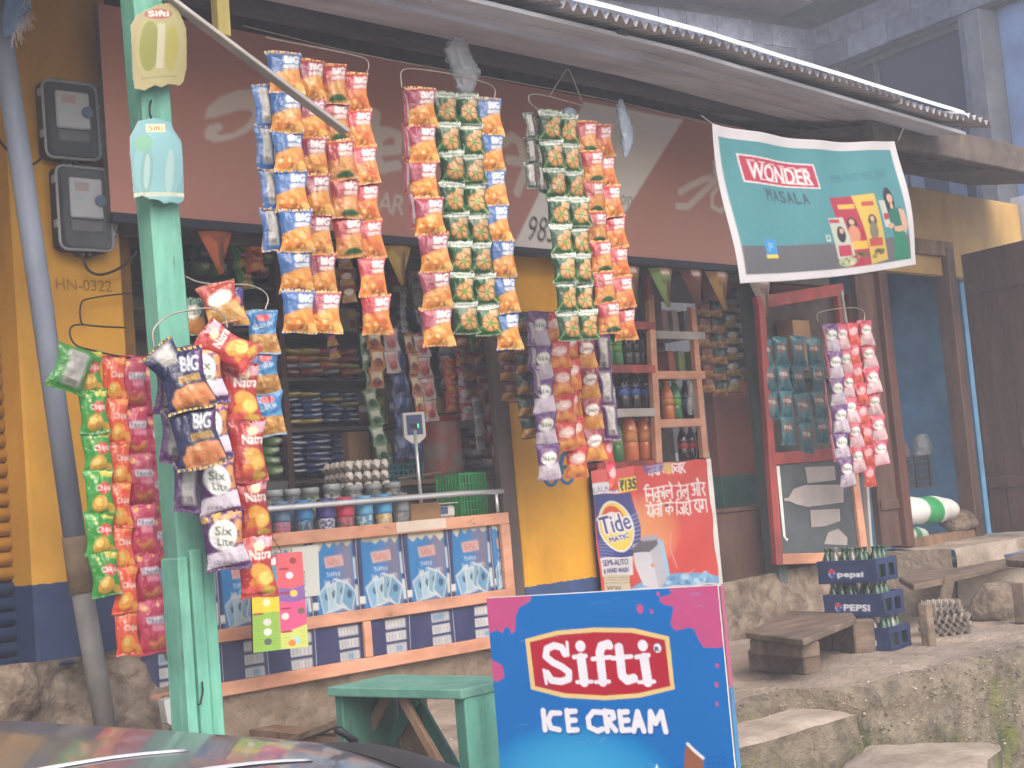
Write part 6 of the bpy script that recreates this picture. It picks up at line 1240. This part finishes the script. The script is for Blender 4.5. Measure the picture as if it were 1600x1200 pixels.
# ================================================================ stacked bottle crates, benches, egg trays, stones on the terrace
cb = PZ(1392, 1018, PLAT + .005); yc = R(-84)
e1 = Vector((math.cos(yc), math.sin(yc), 0)); e2 = Vector((-math.sin(yc), math.cos(yc), 0))
gb_ = MB().lathe([(.026, 0), (.03, .01), (.03, .11), (.024, .14), (.012, .165), (.012, .182), (.015, .185), (.015, .192)], 10).mesh('glass_bottle', True)
m_, t_, b = nodes('green_bottle_glass'); b.inputs['Base Color'].default_value = (*H('#1f4028'), 1); b.inputs['Roughness'].default_value = .18; b.inputs['Specular IOR Level'].default_value = .5; W['gbottle'] = m_
gb2 = gb_.copy(); gb_.materials.append(m_); gb2.materials.append(mat('dusty_clear_bottle', H('#6f7068'), .2, spec=.8, bump=0))
CW, CD, CH, PITCH = .38, .28, .135, .2
for k, word in enumerate(('pepsi', 'PEPSI', 'pepsi')):
    p = cb + Vector((0, 0, PITCH * k)) - e1 * CW + e1 * (-.02 * k) - e2 * .0
    t, a1, a2 = crate(('bottom', 'middle', 'top')[k] + ' blue drinks crate of the stack on the terrace', p, CW, CD, CH, '#27335a', 'drinks_crate', yc)
    cv = CV(64, 22, '#27335a', 3.2); cv.ell(.14, .45, .075, .3, '#c9ccd4').ell(.14, .36, .07, .2, '#b03a44').ell(.15, .58, .06, .15, '#35509a'); cv.text(word, .27, .68, .42 if word == 'PEPSI' else .36, '#c3c6cf', .6, -2, .03)
    o0 = p - a2 * .006 + a1 * .06 + Vector((0, 0, CH * .74))
    sheet('printed_logo', cv, bilin(o0, o0 + a1 * .27, o0 + a1 * .27 - Vector((0, 0, CH * .62)), o0 - Vector((0, 0, CH * .62))), W['print'], t)
    for i in range(6):
        for j in range(4):
            if i not in (0, 1, 5) and j > 1: continue
            if (i * 3 + j * 5 + k) % 7 == 3: continue
            o = bpy.data.objects.new('glass_bottle', gb_ if (i * 2 + j * 3 + k) % 4 else gb2); COL.objects.link(o); o.location = p + a1 * (.045 + i * .056) + a2 * (.048 + j * .06) + Vector((0, 0, .014))
            tag(o, ('green' if (i * 2 + j * 3 + k) % 4 else 'dusty clear') + ' glass bottle in the %s blue crate, row %s, %s from left' % (('bottom', 'middle', 'top')[k], NUM[j], ORD[i]), 'bottle', 'bottles in the %s crate' % ('bottom', 'middle', 'top')[k])
# low plank seat left of the crates
A = PZ(1168, 1002, PLAT + .2); bench = thing('low_plank_bench', 'low bench of one thick plank on stacked wooden blocks', 'bench', PZ(1255, 1050, PLAT))
tp_ = [PZ(*q_, PLAT + .2) for q_ in ((1166, 998), (1256, 1010), (1339, 975), (1333, 966), (1235, 963))]
MB().prism(tp_, (0, 0, .035)).build('seat_plank', W['grey_wood'], bench, bevel=.006)
def block(us, z0, z1, d, nm='block'):
    a, b = PZ(*us[0], z0), PZ(*us[1], z0); v_ = b - a; nrm = Vector((-v_.y, v_.x, 0)).normalized(); nrm = nrm if nrm.dot(Vector((.6, .8, 0))) > 0 else -nrm
    MB().ob(a, v_, nrm * d, (0, 0, z1 - z0)).build(nm, W['grey_wood'], bench, bevel=.008)
block(((1170, 1047), (1258, 1055)), PLAT, PLAT + .115, .12); block(((1172, 1022), (1254, 1030)), PLAT + .118, PLAT + .198, .12); block(((1270, 1015), (1338, 1024)), PLAT, PLAT + .198, .14)
# plank counter at the right, on posts and a slanting strut
wb = thing('rough_plank_table', 'rough weathered plank table on split posts at the right edge', 'table', PZ(1440, 1000, PLAT))
zt2 = P(1440, 912, -.7).z
pts = [PZ(*q_, zt2) for q_ in ((1405, 912), (1428, 925), (1600, 885), (1640, 865), (1560, 868))]
MB().prism(pts, (0, 0, .045)).build('table_plank', W['grey_wood'], wb, bevel=.008)
a = PZ(1452, 1010, PLAT); MB().bar(a, Vector((a.x, a.y, zt2 - .002)), .07, .06, (0, 1, 0)).build('leg', W['grey_wood'], wb, bevel=.006)
MB().bar(PZ(1447, 993, PLAT) + Vector((0, -.08, 0)), P(1483, 905, PZ(1447, 993, PLAT).y - .08), .1, .03, (0, 1, 0)).build('strut', W['grey_wood'], wb, bevel=.006)
a = PZ(1600, 985, PLAT) + Vector((.4, .2, 0)); MB().bar(a, Vector((a.x, a.y, zt2)), .08, .08, (0, 1, 0)).build('leg', W['grey_wood'], wb, bevel=.006)
tag(MB().prism([PZ(*q_, zt2 + .07) for q_ in ((1572, 885), (1640, 892), (1650, 875), (1590, 875))], (0, 0, .05)).build('loose_plank', W['grey_wood'], None, bevel=.006), 'short dark plank end lying on the rough table', 'plank')
# upper stone ledge plank behind the table
tag(rough(40, 6, P(1440, 905, -.53) + Vector((0, 0, 0)), P(1640, 868, -.53), P(1640, 850, -.5), P(1440, 880, -.5), .02, 4, 2).build('ledge_board', W['grey_wood'], None, True), 'long weathered board edging the doorway ledge', 'plank') if False else None
et = PZ(1475, 995, PLAT)
for k in range(7):
    o = bpy.data.objects.new('egg_tray', tm); COL.objects.link(o); o.location = et + Vector((-.1 + .012 * math.sin(k * 2.1), .0 + .01 * math.cos(k * 3), .002 + k * .028)); o.scale = (1.1 - .05 * k, 1.1 - .05 * k, 1.3); o.rotation_euler = (0, 0, R(-38 + 5 * math.sin(k * 1.7)))
    tag(o, 'empty paper egg tray under the rough table, %s from the bottom of its pile' % ORD[k], 'egg tray', 'egg trays under the rough table')
c = PZ(1585, 965, PLAT); stone('large smooth boulder under the rough table at the right edge', c + Vector((0, .1, .1)), .17, 8, 'rock', (1.3, .9, .75)); c = PZ(1515, 985, PLAT); stone('small flat pebble beside the egg tray pile', c, .03, 5, 'rock', (1.5, 1, .5))
c = PZ(1290, 965, PLAT); stone('dark rough stone behind the low plank bench', c + Vector((.1, .5, .12)), .2, 12, 'rock', (1, .7, .8))
tag(MB().ob(P(1560, 872, -.5), (.5, .0, 0), (0, -.14, 0), (0, 0, .025)).build('blue_plank', mat('faded_blue_board', H('#5f7896'), .7), None), 'faded blue board lying on the doorway ledge', 'plank')
# ================================================================ ice cream sign board in the foreground
TLd = 5.0; tl = PD(760, 935, TLd); zs_ = tl.z; tr = PZ(1121, 915, zs_)
e1 = (tr - tl); SW = e1.length; e1n = e1.normalized(); nb_ = Vector((-e1n.y, e1n.x, 0)); nb_ = nb_ if nb_.dot(Vector((.6, .8, 0))) > 0 else -nb_
SH = zs_ + .38
sg = thing('ice_cream_sign', 'big blue ice cream sign board with pink drips standing by the roadside', 'sign', (tl + tr) / 2 - Vector((0, 0, SH)))
ASP = .915 / 1.0; HV = SW / 1.05        # visible part painted finely
c = CV(270, 225, '#1666ad', 1.2)
def q_(u, v): p_ = None; d = ray(u, v); n = nb_; t = (tl - CAM).dot(n) / d.dot(n); p = CAM + d * t; return ((p - tl).dot(e1n) / SW, (zs_ - p.z) / (SW / 1.2))
def poly(pts, col): c.poly([q_(*p) for p in pts], col)
for k in range(26): a = q_(900, 1215); c.ell(a[0], a[1], .42 - .014 * k, .26 - .0085 * k, '#4ea5cf', 0, .075, 0)
PK = '#b5557f'
poly([(755, 930), (831, 930), (829, 940), (812, 950), (806, 965), (806, 985), (800, 992), (796, 982), (790, 980), (786, 990), (778, 985), (765, 990), (755, 980)], PK); poly([(760, 1020), (772, 1033), (786, 1040), (789, 1058), (780, 1065), (762, 1064)], PK)
poly([(1046, 918), (1123, 912), (1136, 1010), (1120, 1013), (1098, 1012), (1090, 998), (1084, 984), (1075, 981), (1066, 984), (1054, 986), (1047, 976), (1050, 962), (1052, 948), (1038, 946), (1031, 941), (1030, 934), (1042, 931), (1050, 928), (1046, 924)], PK)
for (u, v, r_) in ((1000, 952, 6), (1018, 956, 3), (1028, 929, 3), (1120, 1040, 3.2), (1119, 1070, 3.6), (1120, 1100, 3)): a = q_(u, v); b = q_(u + r_, v + r_ * 1.2); c.ell(a[0], a[1], abs(b[0] - a[0]), abs(b[1] - a[1]), PK)
def bar_shape(g):
    L = [(821, 999), (870, 986), (930, 981), (990, 982), (1045, 995), (1054, 1077), (1000, 1090), (945, 1094), (880, 1090), (830, 1077)]
    cx, cy = 938, 1038; return [(cx + (u - cx) * (1 - g / 117), cy + (v - cy) * (1 - g / 56)) for u, v in L]
poly(bar_shape(0), '#d8bd84'); poly(bar_shape(7), '#a8303c')
WH = '#dcd9e0'
def stk(pts, w_): c.line([q_(*p) for p in pts], w_, WH)
kx = 1 / (tr - tl).length / 1.0
PXW = abs(q_(900, 1040)[1] - q_(900, 1041)[1])      # one photo pixel in canvas heights
def S_(pts, px): stk(pts, px * PXW)
S_([(883, 1022), (878, 1012), (866, 1009), (855, 1014), (853, 1026), (864, 1035), (878, 1042), (889, 1050), (889, 1061), (877, 1065), (862, 1063), (855, 1052)], 11); S_([(886, 1004), (888, 1024)], 5); S_([(850, 1047), (854, 1068)], 5)
for x, y, d in ((907, 1010, 9), (1004, 1009, 9)): a = q_(x, y); b = q_(x + 8.5, y + 8.5); c.ell(a[0], a[1], abs(b[0] - a[0]), abs(b[1] - a[1]), WH)
S_([(908, 1028), (913, 1066)], 15); S_([(897, 1027), (915, 1025)], 7); S_([(902, 1066), (925, 1065)], 6)
S_([(942, 1066), (937, 1020), (940, 1010), (950, 1007)], 14); a = q_(953, 1009); S_([(951, 1008), (953, 1010)], 11); S_([(926, 1030), (954, 1027)], 7); S_([(931, 1066), (952, 1065)], 6)
S_([(967, 1012), (972, 1056), (980, 1063), (990, 1060)], 14); S_([(957, 1029), (986, 1026)], 7); S_([(978, 1064), (989, 1062)], 7)
S_([(1006, 1028), (1012, 1066)], 15); S_([(994, 1027), (1013, 1024)], 7); S_([(998, 1066), (1022, 1065)], 6)
a = q_(1027, 1013); b = q_(1034.5, 1021); c.ell(a[0], a[1], b[0] - a[0], b[1] - a[1], '#2b3a50'); b = q_(1033.5, 1020); c.ell(a[0], a[1], b[0] - a[0], b[1] - a[1], WH); a = q_(1023.5, 1017.5); c.text('R', a[0], a[1], .02, '#2b3a50', .016, 0, .002)
# rounded capitals drawn with thick strokes
ICE = [[(849, 1110), (852, 1140)], [(875, 1114), (862, 1114), (857, 1124), (861, 1137), (874, 1140)], [(886, 1110), (889, 1141)], [(886, 1112), (899, 1111)], [(888, 1126), (899, 1125)], [(889, 1141), (902, 1140)],
       [(939, 1113), (927, 1112), (919, 1122), (921, 1136), (934, 1142), (941, 1139)], [(945, 1111), (949, 1142)], [(946, 1112), (957, 1113), (959, 1121), (948, 1127)], [(950, 1127), (962, 1141)], [(968, 1112), (972, 1141)], [(969, 1113), (980, 1112)], [(971, 1126), (981, 1125)], [(972, 1141), (984, 1140)],
       [(990, 1142), (996, 1112), (1006, 1142)], [(992, 1133), (1003, 1132)], [(1016, 1142), (1016, 1112), (1024, 1130), (1033, 1112), (1040, 1143)]]
for l in ICE: c.line([q_(u + 2, v + 3) for u, v in l], 9.5 * PXW, '#2a4a78', .6)
for l in ICE: S_(l, 8.5)
poly([(1068, 1205), (1070, 1170), (1075, 1160), (1084, 1170), (1098, 1182), (1100, 1205)], '#8a5a48'); c.line([q_(*p) for p in ((1074, 1162), (1086, 1174), (1098, 1184))], 5 * PXW, '#d9d2d2')
for i in range(4):
    for j in range(3): a = q_(1107 + i * 8, 1183 + j * 9); b = q_(1109, 1185); c.ell(a[0], a[1], .005, .006, '#0d4f96')
poly([(1022, 1205), (1026, 1192), (1030, 1205)], '#cfe3ee')
for (u, v, du, r_) in ((920, 943, 34, 3), (955, 936, 18, 2), (1080, 930, 14, 3), (1088, 948, 8, 2), (1085, 1012, 6, 2)): c.line([q_(u, v), q_(u + du, v - 2)], r_ * PXW, '#5f8fc0', .35)
g_ = np.random.RandomState(11)
for k in range(60):                          # scuffs and handling marks
    x, y, l = g_.rand(), g_.rand(), g_.uniform(.005, .05); a_ = g_.uniform(-.6, .6); c.line([(x, y), (x + l, y + l * a_)], g_.uniform(.002, .005), ('#8fb0d0', '#20406a', '#c9d3de')[k % 3], g_.uniform(.08, .3))
for k in range(14): c.ell(g_.rand(), g_.rand(), g_.uniform(.05, .2), g_.uniform(.03, .12), ('#6f86a0', '#1a3f70')[k % 2], g_.uniform(-40, 40), g_.uniform(.02, .07), .8)
c.a *= .86
z_ = Vector((0, 0, 1)); hz = SW / 1.2; TH = .045
sheet('printed_face', c, bilin(tl, tr, tr - z_ * hz, tl - z_ * hz), printmat('sign_vinyl', .45, .25, .06, 14, .01, sat=1.06), sg)
MB().quad(tl - z_ * hz, tr - z_ * hz, tr - z_ * SH, tl - z_ * SH).build('lower_face', mat('sign_blue', H('#1666ad'), .35, bump=.03, var=.05), sg)
MB().ob(tl + nb_ * .003 - z_ * SH, e1, nb_ * TH, z_ * SH).build('board_core', W['white'], sg, bevel=.002)
sp = tr + nb_ * .012 + e1n * .003
MB().ob(sp - z_ * .32, e1n * .003, nb_ * (TH - .01), z_ * .318).build('pink_side', mat('pink_side', H('#b5607f'), .4, bump=.03), sg); MB().ob(sp - z_ * SH, e1n * .003, nb_ * (TH - .01), z_ * (SH - .323)).build('blue_side', mat('blue_side', H('#3f83b8'), .4, bump=.03), sg)
# ================================================================ green bench table
ZT = .93; A = PZ(521, 1087, ZT); B = PZ(724, 1092, ZT); e = B - A; L = e.length; en = e.normalized(); bn_ = Vector((-en.y, en.x, 0)); bn_ = bn_ if bn_.y > 0 else -bn_; D = .3
tb = thing('green_trestle_table', 'small green painted table with crossed bare wood braces', 'table', A - Vector((0, 0, ZT - PLAT)))
GZ = PLAT - .15
MB().ob(A - en * .01 - bn_ * .02, e + en * .02, bn_ * (D + .03), z_ * .035).build('table_top', mat('worn_green_top', H('#4f8574'), .5, scale=9, col2=H('#6d9a8a'), bump=.3), tb, bevel=.004)
MB().ob(A + bn_ * .004, en * .04, bn_ * D, -z_ * (ZT - GZ) + z_ * .0).build('side_panel', W['dkgreen_wood'], tb, bevel=.004)
MB().ob(B - en * .05 + bn_ * .004, en * .046, bn_ * D, -z_ * (ZT - GZ)).build('side_panel', W['dkgreen_wood'], tb, bevel=.004)
MB().ob(B - en * .0035 + bn_ * .004, en * .006, bn_ * D, -z_ * (ZT - GZ)).build('lit_side_face', W['mint_wood'], tb)  # lighter mint overlay: daylight on this outer face put into its colour
MB().ob(A + en * .06 + bn_ * (D - .02), en * .14, bn_ * .02, -z_ * .5).build('back_board', W['bare_wood'], tb)
def brace(u0, v0, u1, v1, off, mt, w_=.05):
    n = bn_; o_ = A + bn_ * off
    def hit(u, v): d = ray(u, v); return CAM + d * ((o_ - CAM).dot(n) / d.dot(n))
    MB().bar(hit(u0, v0), hit(u1, v1), .02, w_, bn_).build('brace', W[mt], tb, bevel=.003) if False else MB().bar(hit(u0, v0), hit(u1, v1), w_, .02, bn_).build('brace', W[mt], tb, bevel=.003)
brace(622, 1078, 692, 1205, .03, 'bare_wood', .036); brace(608, 1080, 560, 1175, .16, 'bare_wood', .04); brace(645, 1085, 720, 1215, .27, 'dkgreen_wood', .05); brace(648, 1092, 590, 1195, .24, 'dkgreen_wood', .045)
# leaning old plank, floor boards and black crate by the post
tag(MB().bar(PZ(452, 1160, PLAT + .05), PZ(572, 1113, PLAT + .2), .09, .03, (0, 0, 1)).build('leaning_plank', W['grey_wood'], None, bevel=.004), 'old split plank leaning behind the car roof', 'plank')
tag(MB().prism([PZ(*q, PLAT + .06) for q in ((390, 1150), (520, 1163), (545, 1150), (430, 1142))], (0, 0, .03)).build('flat_board', W['bare_wood'], None), 'pale flat board on the ground behind the car', 'plank')
p = PZ(352, 1148, PLAT) + Vector((0, -.1, 0)); basket('black plastic crate on the ground right of the green post', p, .2, .3, .12, '#22262a', 3, 4, 'black_crate', R(-5))
# rubble by the pipe
tag(MB().prism([P(*q, -.3) for q in ((256, 1095), (268, 1090), (272, 1135), (262, 1130))], (0, .05, 0)).build('white_bag', W['white'], None), 'scrap of white plastic beside the green post foot', 'litter')
# painted house number on the pillar
def numtag(): 
    m = MB()
    for cx in (865, 890):
        top = 0
    ring = lambda cu, cv, ru, rv: [P(cu + ru * math.cos(2 * math.pi * k / 20), cv + rv * math.sin(2 * math.pi * k / 20), -.004) for k in range(20)]
    def ann(cu, cv, ru, rv, w_):
        a = ring(cu, cv, ru, rv); b = ring(cu, cv, ru - w_, rv - w_)
        for k in range(20): m.quad(a[k], a[(k + 1) % 20], b[(k + 1) % 20], b[k])
    ann(861, 742, 13, 19, 5); ann(886, 742, 12, 16, 5)
    pts = [(875, 742), (873, 725), (877, 710), (884, 700), (888, 706), (882, 714), (879, 726), (881, 740)]; m.v += [tuple(P(*q, -.0045)) for q in pts]; n = len(m.v); m.f.append(tuple(range(n - 8, n)))
    return m
numtag().build('house_number', mat('blue_paint_number', H('#2f6a9c'), .6), bld)
# pencilled number on the yellow wall
def wtext(st, u, v, h, m_):
    vv, tt = text_tris(st); m = MB(); a = P(u, v, -.003)
    m.v = [(a.x + x * h, -.003, a.z + y * h) for x, y in vv]; m.f = [tuple(f) for f in tt]; return m.build('wall_writing', m_, bld)
wtext('HN-0322', 86, 452, .075, mat('faded_ink', H('#8a6a3a'), .8))
# menu card hanging before the counter
q4 = [P(*q, -.35) for q in ((392, 868), (472, 862), (482, 1010), (396, 1020))]
c = CV(60, 105, '#c95a62', .57)
c.rect(0, 0, .48, .3, '#3f8a94').poly([(0, .2), (.3, .1), (.42, .18), (.3, .3), (0, .36)], '#b8593f').blobs(9, .02, .18, .35, .34, .04, .08, ['#d3a060', '#b8703c', '#c98a55'], 3); c.rect(.0, .02, .5, .13, '#a8384a').text('Sifti', .12, .11, .07, '#e9dfd8', .34, bold=.008)
c.rect(0, .38, .5, .62, '#d9bf2e').rect(0, .6, .5, 1, '#86b048').poly([(.5, .36), (.75, .38), (1, .35), (1, .5), (.8, .53), (.5, .5)], '#7a5a9a').rect(.5, .52, 1, .8, '#cc4f7c').poly([(.5, .83), (.75, .8), (1, .76), (1, 1), (.5, 1)], '#b7c268').poly([(0, .36), (.25, .34), (.5, .4), (.5, .44), (.2, .4), (0, .4)], '#3f8a94')
for y in np.arange(.42, .96, .028): c.rect(.04, y, .22, y + .005, '#6f6a3a', .6); c.rect(.34, y, .46, y + .005, '#6f6a3a', .6)
for y in np.arange(.1, .95, .03): c.rect(.54, y, .68, y + .005, '#8a3a44', .5); c.rect(.84, y, .96, y + .005, '#8a3a44', .5)
for (x, y, cc) in ((.27, .5, '#c9d0b0'), (.27, .7, '#e0c3c6'), (.27, .8, '#e0d3d0'), (.27, .9, '#55585a'), (.72, .24, '#c3cfd8'), (.78, .43, '#e0b84a'), (.9, .62, '#6a5a50'), (.6, .66, '#d9c9c0'), (.78, .92, '#8fc0cc'), (.7, .94, '#d97a35'), (.8, .09, '#8a3f38')): c.ell(x, y, .07, .035, cc)
for (x, y) in ((.02, .4), (.02, .6), (.53, .16), (.53, .41), (.53, .57), (.53, .81)): c.rect(x, y, x + .18, y + .02, '#8a2f3c')
mc = thing('menu_card', 'colourful ice cream menu card hanging in front of the counter', 'sign', q4[3])
sheet('printed_face', c, bilin(*q4), W['gloss'], mc); MB().prism([p + Vector((0, .004, 0)) for p in q4], (0, .008, 0)).build('card_back', mat('maroon_card', H('#7a2c3c'), .6), mc)
MB().tube([P(435, 866, -.345), P(440, 862, -.345), P(425, 840, -.2)], .002, 4).build('string', W['cable'], mc)
# handwritten white sheet on the counter
c = CV(40, 56, '#b4b6b0', .7); [c.text('74368', .45 + .0 * k, .9, .14, '#3a3a3e', .6, 90) for k in range(1)]; c.rect(.1, .1, .3, .12, '#77787a'); c.rect(.1, .88, .5, .9, '#8a8a8a')
q = [P(*p, YC - .012) for p in ((456, 856), (497, 850), (500, 930), (460, 935))]
pn = thing('paper_notice', 'white paper notice with handwriting pinned to the counter', 'notice', q[3]); sheet('paper', c, bilin(*q), W['print'], pn)
# ================================================================ parked car whose roof crosses the bottom of the view
CY = -3.72
def rz_(x):                                    # roof height along the car
    d = x - 1.4
    return -.016 + 1.25 - .18 * d - .035 * d * d if d > 0 else (-.016 + 1.25 - .18 * d - .09 * d * d if d > -1 else 1.324)
m_, t_, b = nodes('dark_car_paint'); b.inputs['Base Color'].default_value = (.13, .133, .145, 1); b.inputs['Metallic'].default_value = .2; b.inputs['Roughness'].default_value = .35; b.inputs['Coat Weight'].default_value = .65; b.inputs['Coat Roughness'].default_value = .06
W['paint'] = m_
m_, t_, b = nodes('car_glass'); b.inputs['Base Color'].default_value = (.01, .012, .014, 1); b.inputs['Roughness'].default_value = .04; b.inputs['Specular IOR Level'].default_value = .8; W['carglass'] = m_
car = thing('parked_car', 'dark grey hatchback parked in front, only its glossy roof and rear spoiler in view', 'car', (.4, CY, -.4))
RB = 2.25
def cz(y): a = abs(y - CY) / .66; return -.015 * a ** 2 - .045 * max(0, a - .85) / .15 * max(0, a - .85) / .15
def roof(u, v):
    x = -.2 + (RB + .2) * u; y = CY - .66 + 1.32 * v; return Vector((x, y, rz_(x) + cz(y) - .07 * max(0, .15 - u) / .15))
MB().patch(60, 48, roof).build('roof', W['paint'], car, True)
YAW = R(-21); pv_ = Vector((2.27, CY + .66, 0)); RI = Matrix.Rotation(-YAW, 3, 'Z')
def onroof(u, v):                              # where that sight line meets the roof, in the car's own axes
    d = ray(u, v); lo, hi = .0002, .0025
    def f(t): p = CAM + d * t; q = RI @ (p - pv_) + pv_; return q.z - (rz_(q.x) + cz(q.y)), q
    for _ in range(40):
        mi = (lo + hi) / 2
        if f(mi)[0] > 0: lo = mi
        else: hi = mi
    q = f(lo)[1]; q.z = rz_(q.x) + cz(q.y); return q
def smooth(q):
    for _ in range(3):
        z = [q[0]]
        for i in range(len(q) - 1): z += [q[i].lerp(q[i + 1], .25), q[i].lerp(q[i + 1], .75)]
        q = z + [q[-1]]
    return q
W['rib'] = mat('rib_sky_glint', H('#d3d6dc'), .3, bump=0, metal=.1, dirt=0)
for px, w_ in ((((20, 1212), (85, 1200), (200, 1181), (350, 1170), (470, 1167), (560, 1172)), .009), (((250, 1214), (330, 1202), (420, 1191), (520, 1188), (640, 1196), (720, 1212)), .016)):   # raised roof ribs; pale colour stands in for the reflected sky
    q = smooth([onroof(*p) for p in px]); m = MB(); n = len(q)
    for i, p in enumerate(q):
        t = (q[min(i + 1, n - 1)] - q[max(i - 1, 0)]).normalized(); s_ = Vector((-t.y, t.x, 0)).normalized(); ww = w_ * min(1, .25 + 4 * i / n, .25 + 4 * (n - 1 - i) / n)
        for k in range(7): f_ = k / 6 * 2 - 1; pt = p + s_ * ww * f_; m.v.append((pt.x, pt.y, pt.z + .005 * (1 - f_ * f_) + .0006))
    for i in range(n - 1):
        for k in range(6): m.f.append((i * 7 + k, (i + 1) * 7 + k, (i + 1) * 7 + k + 1, i * 7 + k + 1))
    m.build('roof_rib', W['rib'], car, True)
# rear spoiler
def spo(u, v):
    y = CY - .6 + 1.2 * u; x = RB - .03 + .22 * v + 0 * y - .1 * abs(y - CY) ** 2; k = 1 - abs((y - CY) / .62) ** 6; return Vector((x, y, rz_(RB) + cz(y) + .012 + .035 * math.sin(min(1, v * 1.6) * 1.57) * k - .13 * v ** 1.6))
MB().patch(30, 12, spo).build('rear_spoiler', W['dkgrey'], car, True)
MB().patch(30, 2, lambda u, v: spo(u, 1) + Vector((-.02 * v, 0, -.035 * v))).build('spoiler_lip', W['black'], car, True)
MB().patch(30, 3, lambda u, v: Vector((0, 0, 0)) + spo(u, 0) * (1 - v) + (spo(u, 0) + Vector((0, 0, -.03))) * v).build('spoiler_front', W['black'], car, True)
ap = None
ap = spo(.9, .32); MB().tube([ap, ap + Vector((-.022, 0, .02)), ap + Vector((-.04, 0, .034)), ap + Vector((-.052, .0, .036))], [.010, .008, .011, .006], 10).build('antenna_base', W['black'], car, True)
MB().lathe([(.018, 0), (.014, .006), (.004, .008)], 10, Vector((1.5, CY - .33, rz_(1.5) - .008))).build('roof_plug', W['white'], car, True)
# cabin glass, pillars and body, mostly below the frame
def ring(x, hw, z0, z1, hw1): return [(x, CY - hw, z0), (x, CY + hw, z0), (x, CY + hw1, z1), (x, CY - hw1, z1)]
def cab(u, v):                                  # one wall of the greenhouse swept round
    pts = [(-.75, -.7, .5), (2.5, -.7, .5), (2.5, .7, .5), (-.75, .7, .5)]; tps = [(-.1, -.63, 0), (2.25, -.63, 0), (2.25, .63, 0), (-.1, .63, 0)]
    k = u * 4; i = int(k) % 4; f = k - int(k); j = (i + 1) % 4; a = Vector(pts[i]).lerp(Vector(pts[j]), f); t = Vector(tps[i]).lerp(Vector(tps[j]), f); t.z = rz_(t.x) - .085
    p = a.lerp(t, v); p.y += CY + (.03 if p.y > 0 else -.03) * math.sin(v * 3.14) * 0; return p
MB().patch(64, 8, cab).build('windows', W['carglass'], car, True)
for x0, x1 in ((-.7, -.08), (.75, .8), (2.44, 2.2)):
    for s_ in (-1, 1): MB().bar((x0, CY + s_ * .712, .5), (x1, CY + s_ * .645, rz_(x1) - .06), .06, .02, (0, 1, 0)).build('pillar', W['paint'], car)
def body(u, v):
    x = -1.65 + 4.25 * u; e = min(u, 1 - u) * 4.05; w_ = .8 * (1 - .35 * max(0, 1 - e / .35) ** 2.2); top = .5 if x > -.75 else .5 - .12 * ((-.75 - x) / .9) ** 1.6; bot = -.2
    a = v * 2 * math.pi; c_, s_ = math.cos(a), math.sin(a); cc = math.copysign(abs(c_) ** .45, c_); ss = math.copysign(abs(s_) ** .5, s_)
    return Vector((x, CY + w_ * cc, (top + bot) / 2 + (top - bot) / 2 * ss * (1 - .25 * max(0, 1 - e / .2) ** 2)))
b_ = MB().patch(60, 40, body); n = len(b_.v); b_.f.append(tuple(j * 61 for j in range(40))); b_.f.append(tuple(j * 61 + 60 for j in range(39, -1, -1))); b_.build('body', W['paint'], car, True)
for x in (-1.0, 1.65):
    for s_ in (-1, 1):
        w_ = MB().tube([(x, CY + s_ * .66, -.1), (x, CY + s_ * .83, -.1)], .3, 28).build('wheel', W['black'], car); MB().lathe([(.2, 0), (.2, .012), (.06, .02)], 20, (x, CY + s_ * .831, -.1), (0, s_, 0)).build('rim', W['steel'], w_, True)
for s_ in (-1, 1):
    MB().ob((2.53, CY + s_ * .62 - .08, .3), (.04, 0, 0), (0, .16, 0), (0, 0, .3)).build('tail_light', mat('tail_lens', H('#8a1f1f'), .2, bump=0), car, bevel=.01)
    MB().ob((-1.62, CY + s_ * .55 - .12, .18), (.06, 0, 0), (0, .24, 0), (0, 0, .12)).build('headlight', W['white'], car, bevel=.01)
    mi = MB().ob((-.55, CY + s_ * .88 - .09, .52), (.08, 0, 0), (0, .18, 0), (0, 0, .13)).build('wing_mirror', W['paint'], car, bevel=.015)
car.rotation_euler = (0, 0, YAW); car.location = pv_ + Matrix.Rotation(YAW, 3, 'Z') @ (car.location - pv_)
# ================================================================ thin volume added to imitate lens veil and lift the blacks
hz_ = MB().box(-3, 32, -8, 13, -1.4, 9.0).mesh('veil_volume')
m = bpy.data.materials.new('lens_veil'); m.use_nodes = True; t = m.node_tree; t.nodes.remove(t.nodes['Principled BSDF']); pv = t.nodes.new('ShaderNodeVolumePrincipled')
pv.inputs['Color'].default_value = (.9, .92, 1, 1); pv.inputs['Density'].default_value = .0105; t.links.new(pv.outputs[0], t.nodes['Material Output'].inputs['Volume'])
hz_.materials.append(m); o = OBJ('veil_volume', hz_, None); o['kind'] = 'stuff'
print('objects', len(bpy.data.objects), 'tris', sum(len(o.data.polygons) for o in bpy.data.objects if o.type == 'MESH'))
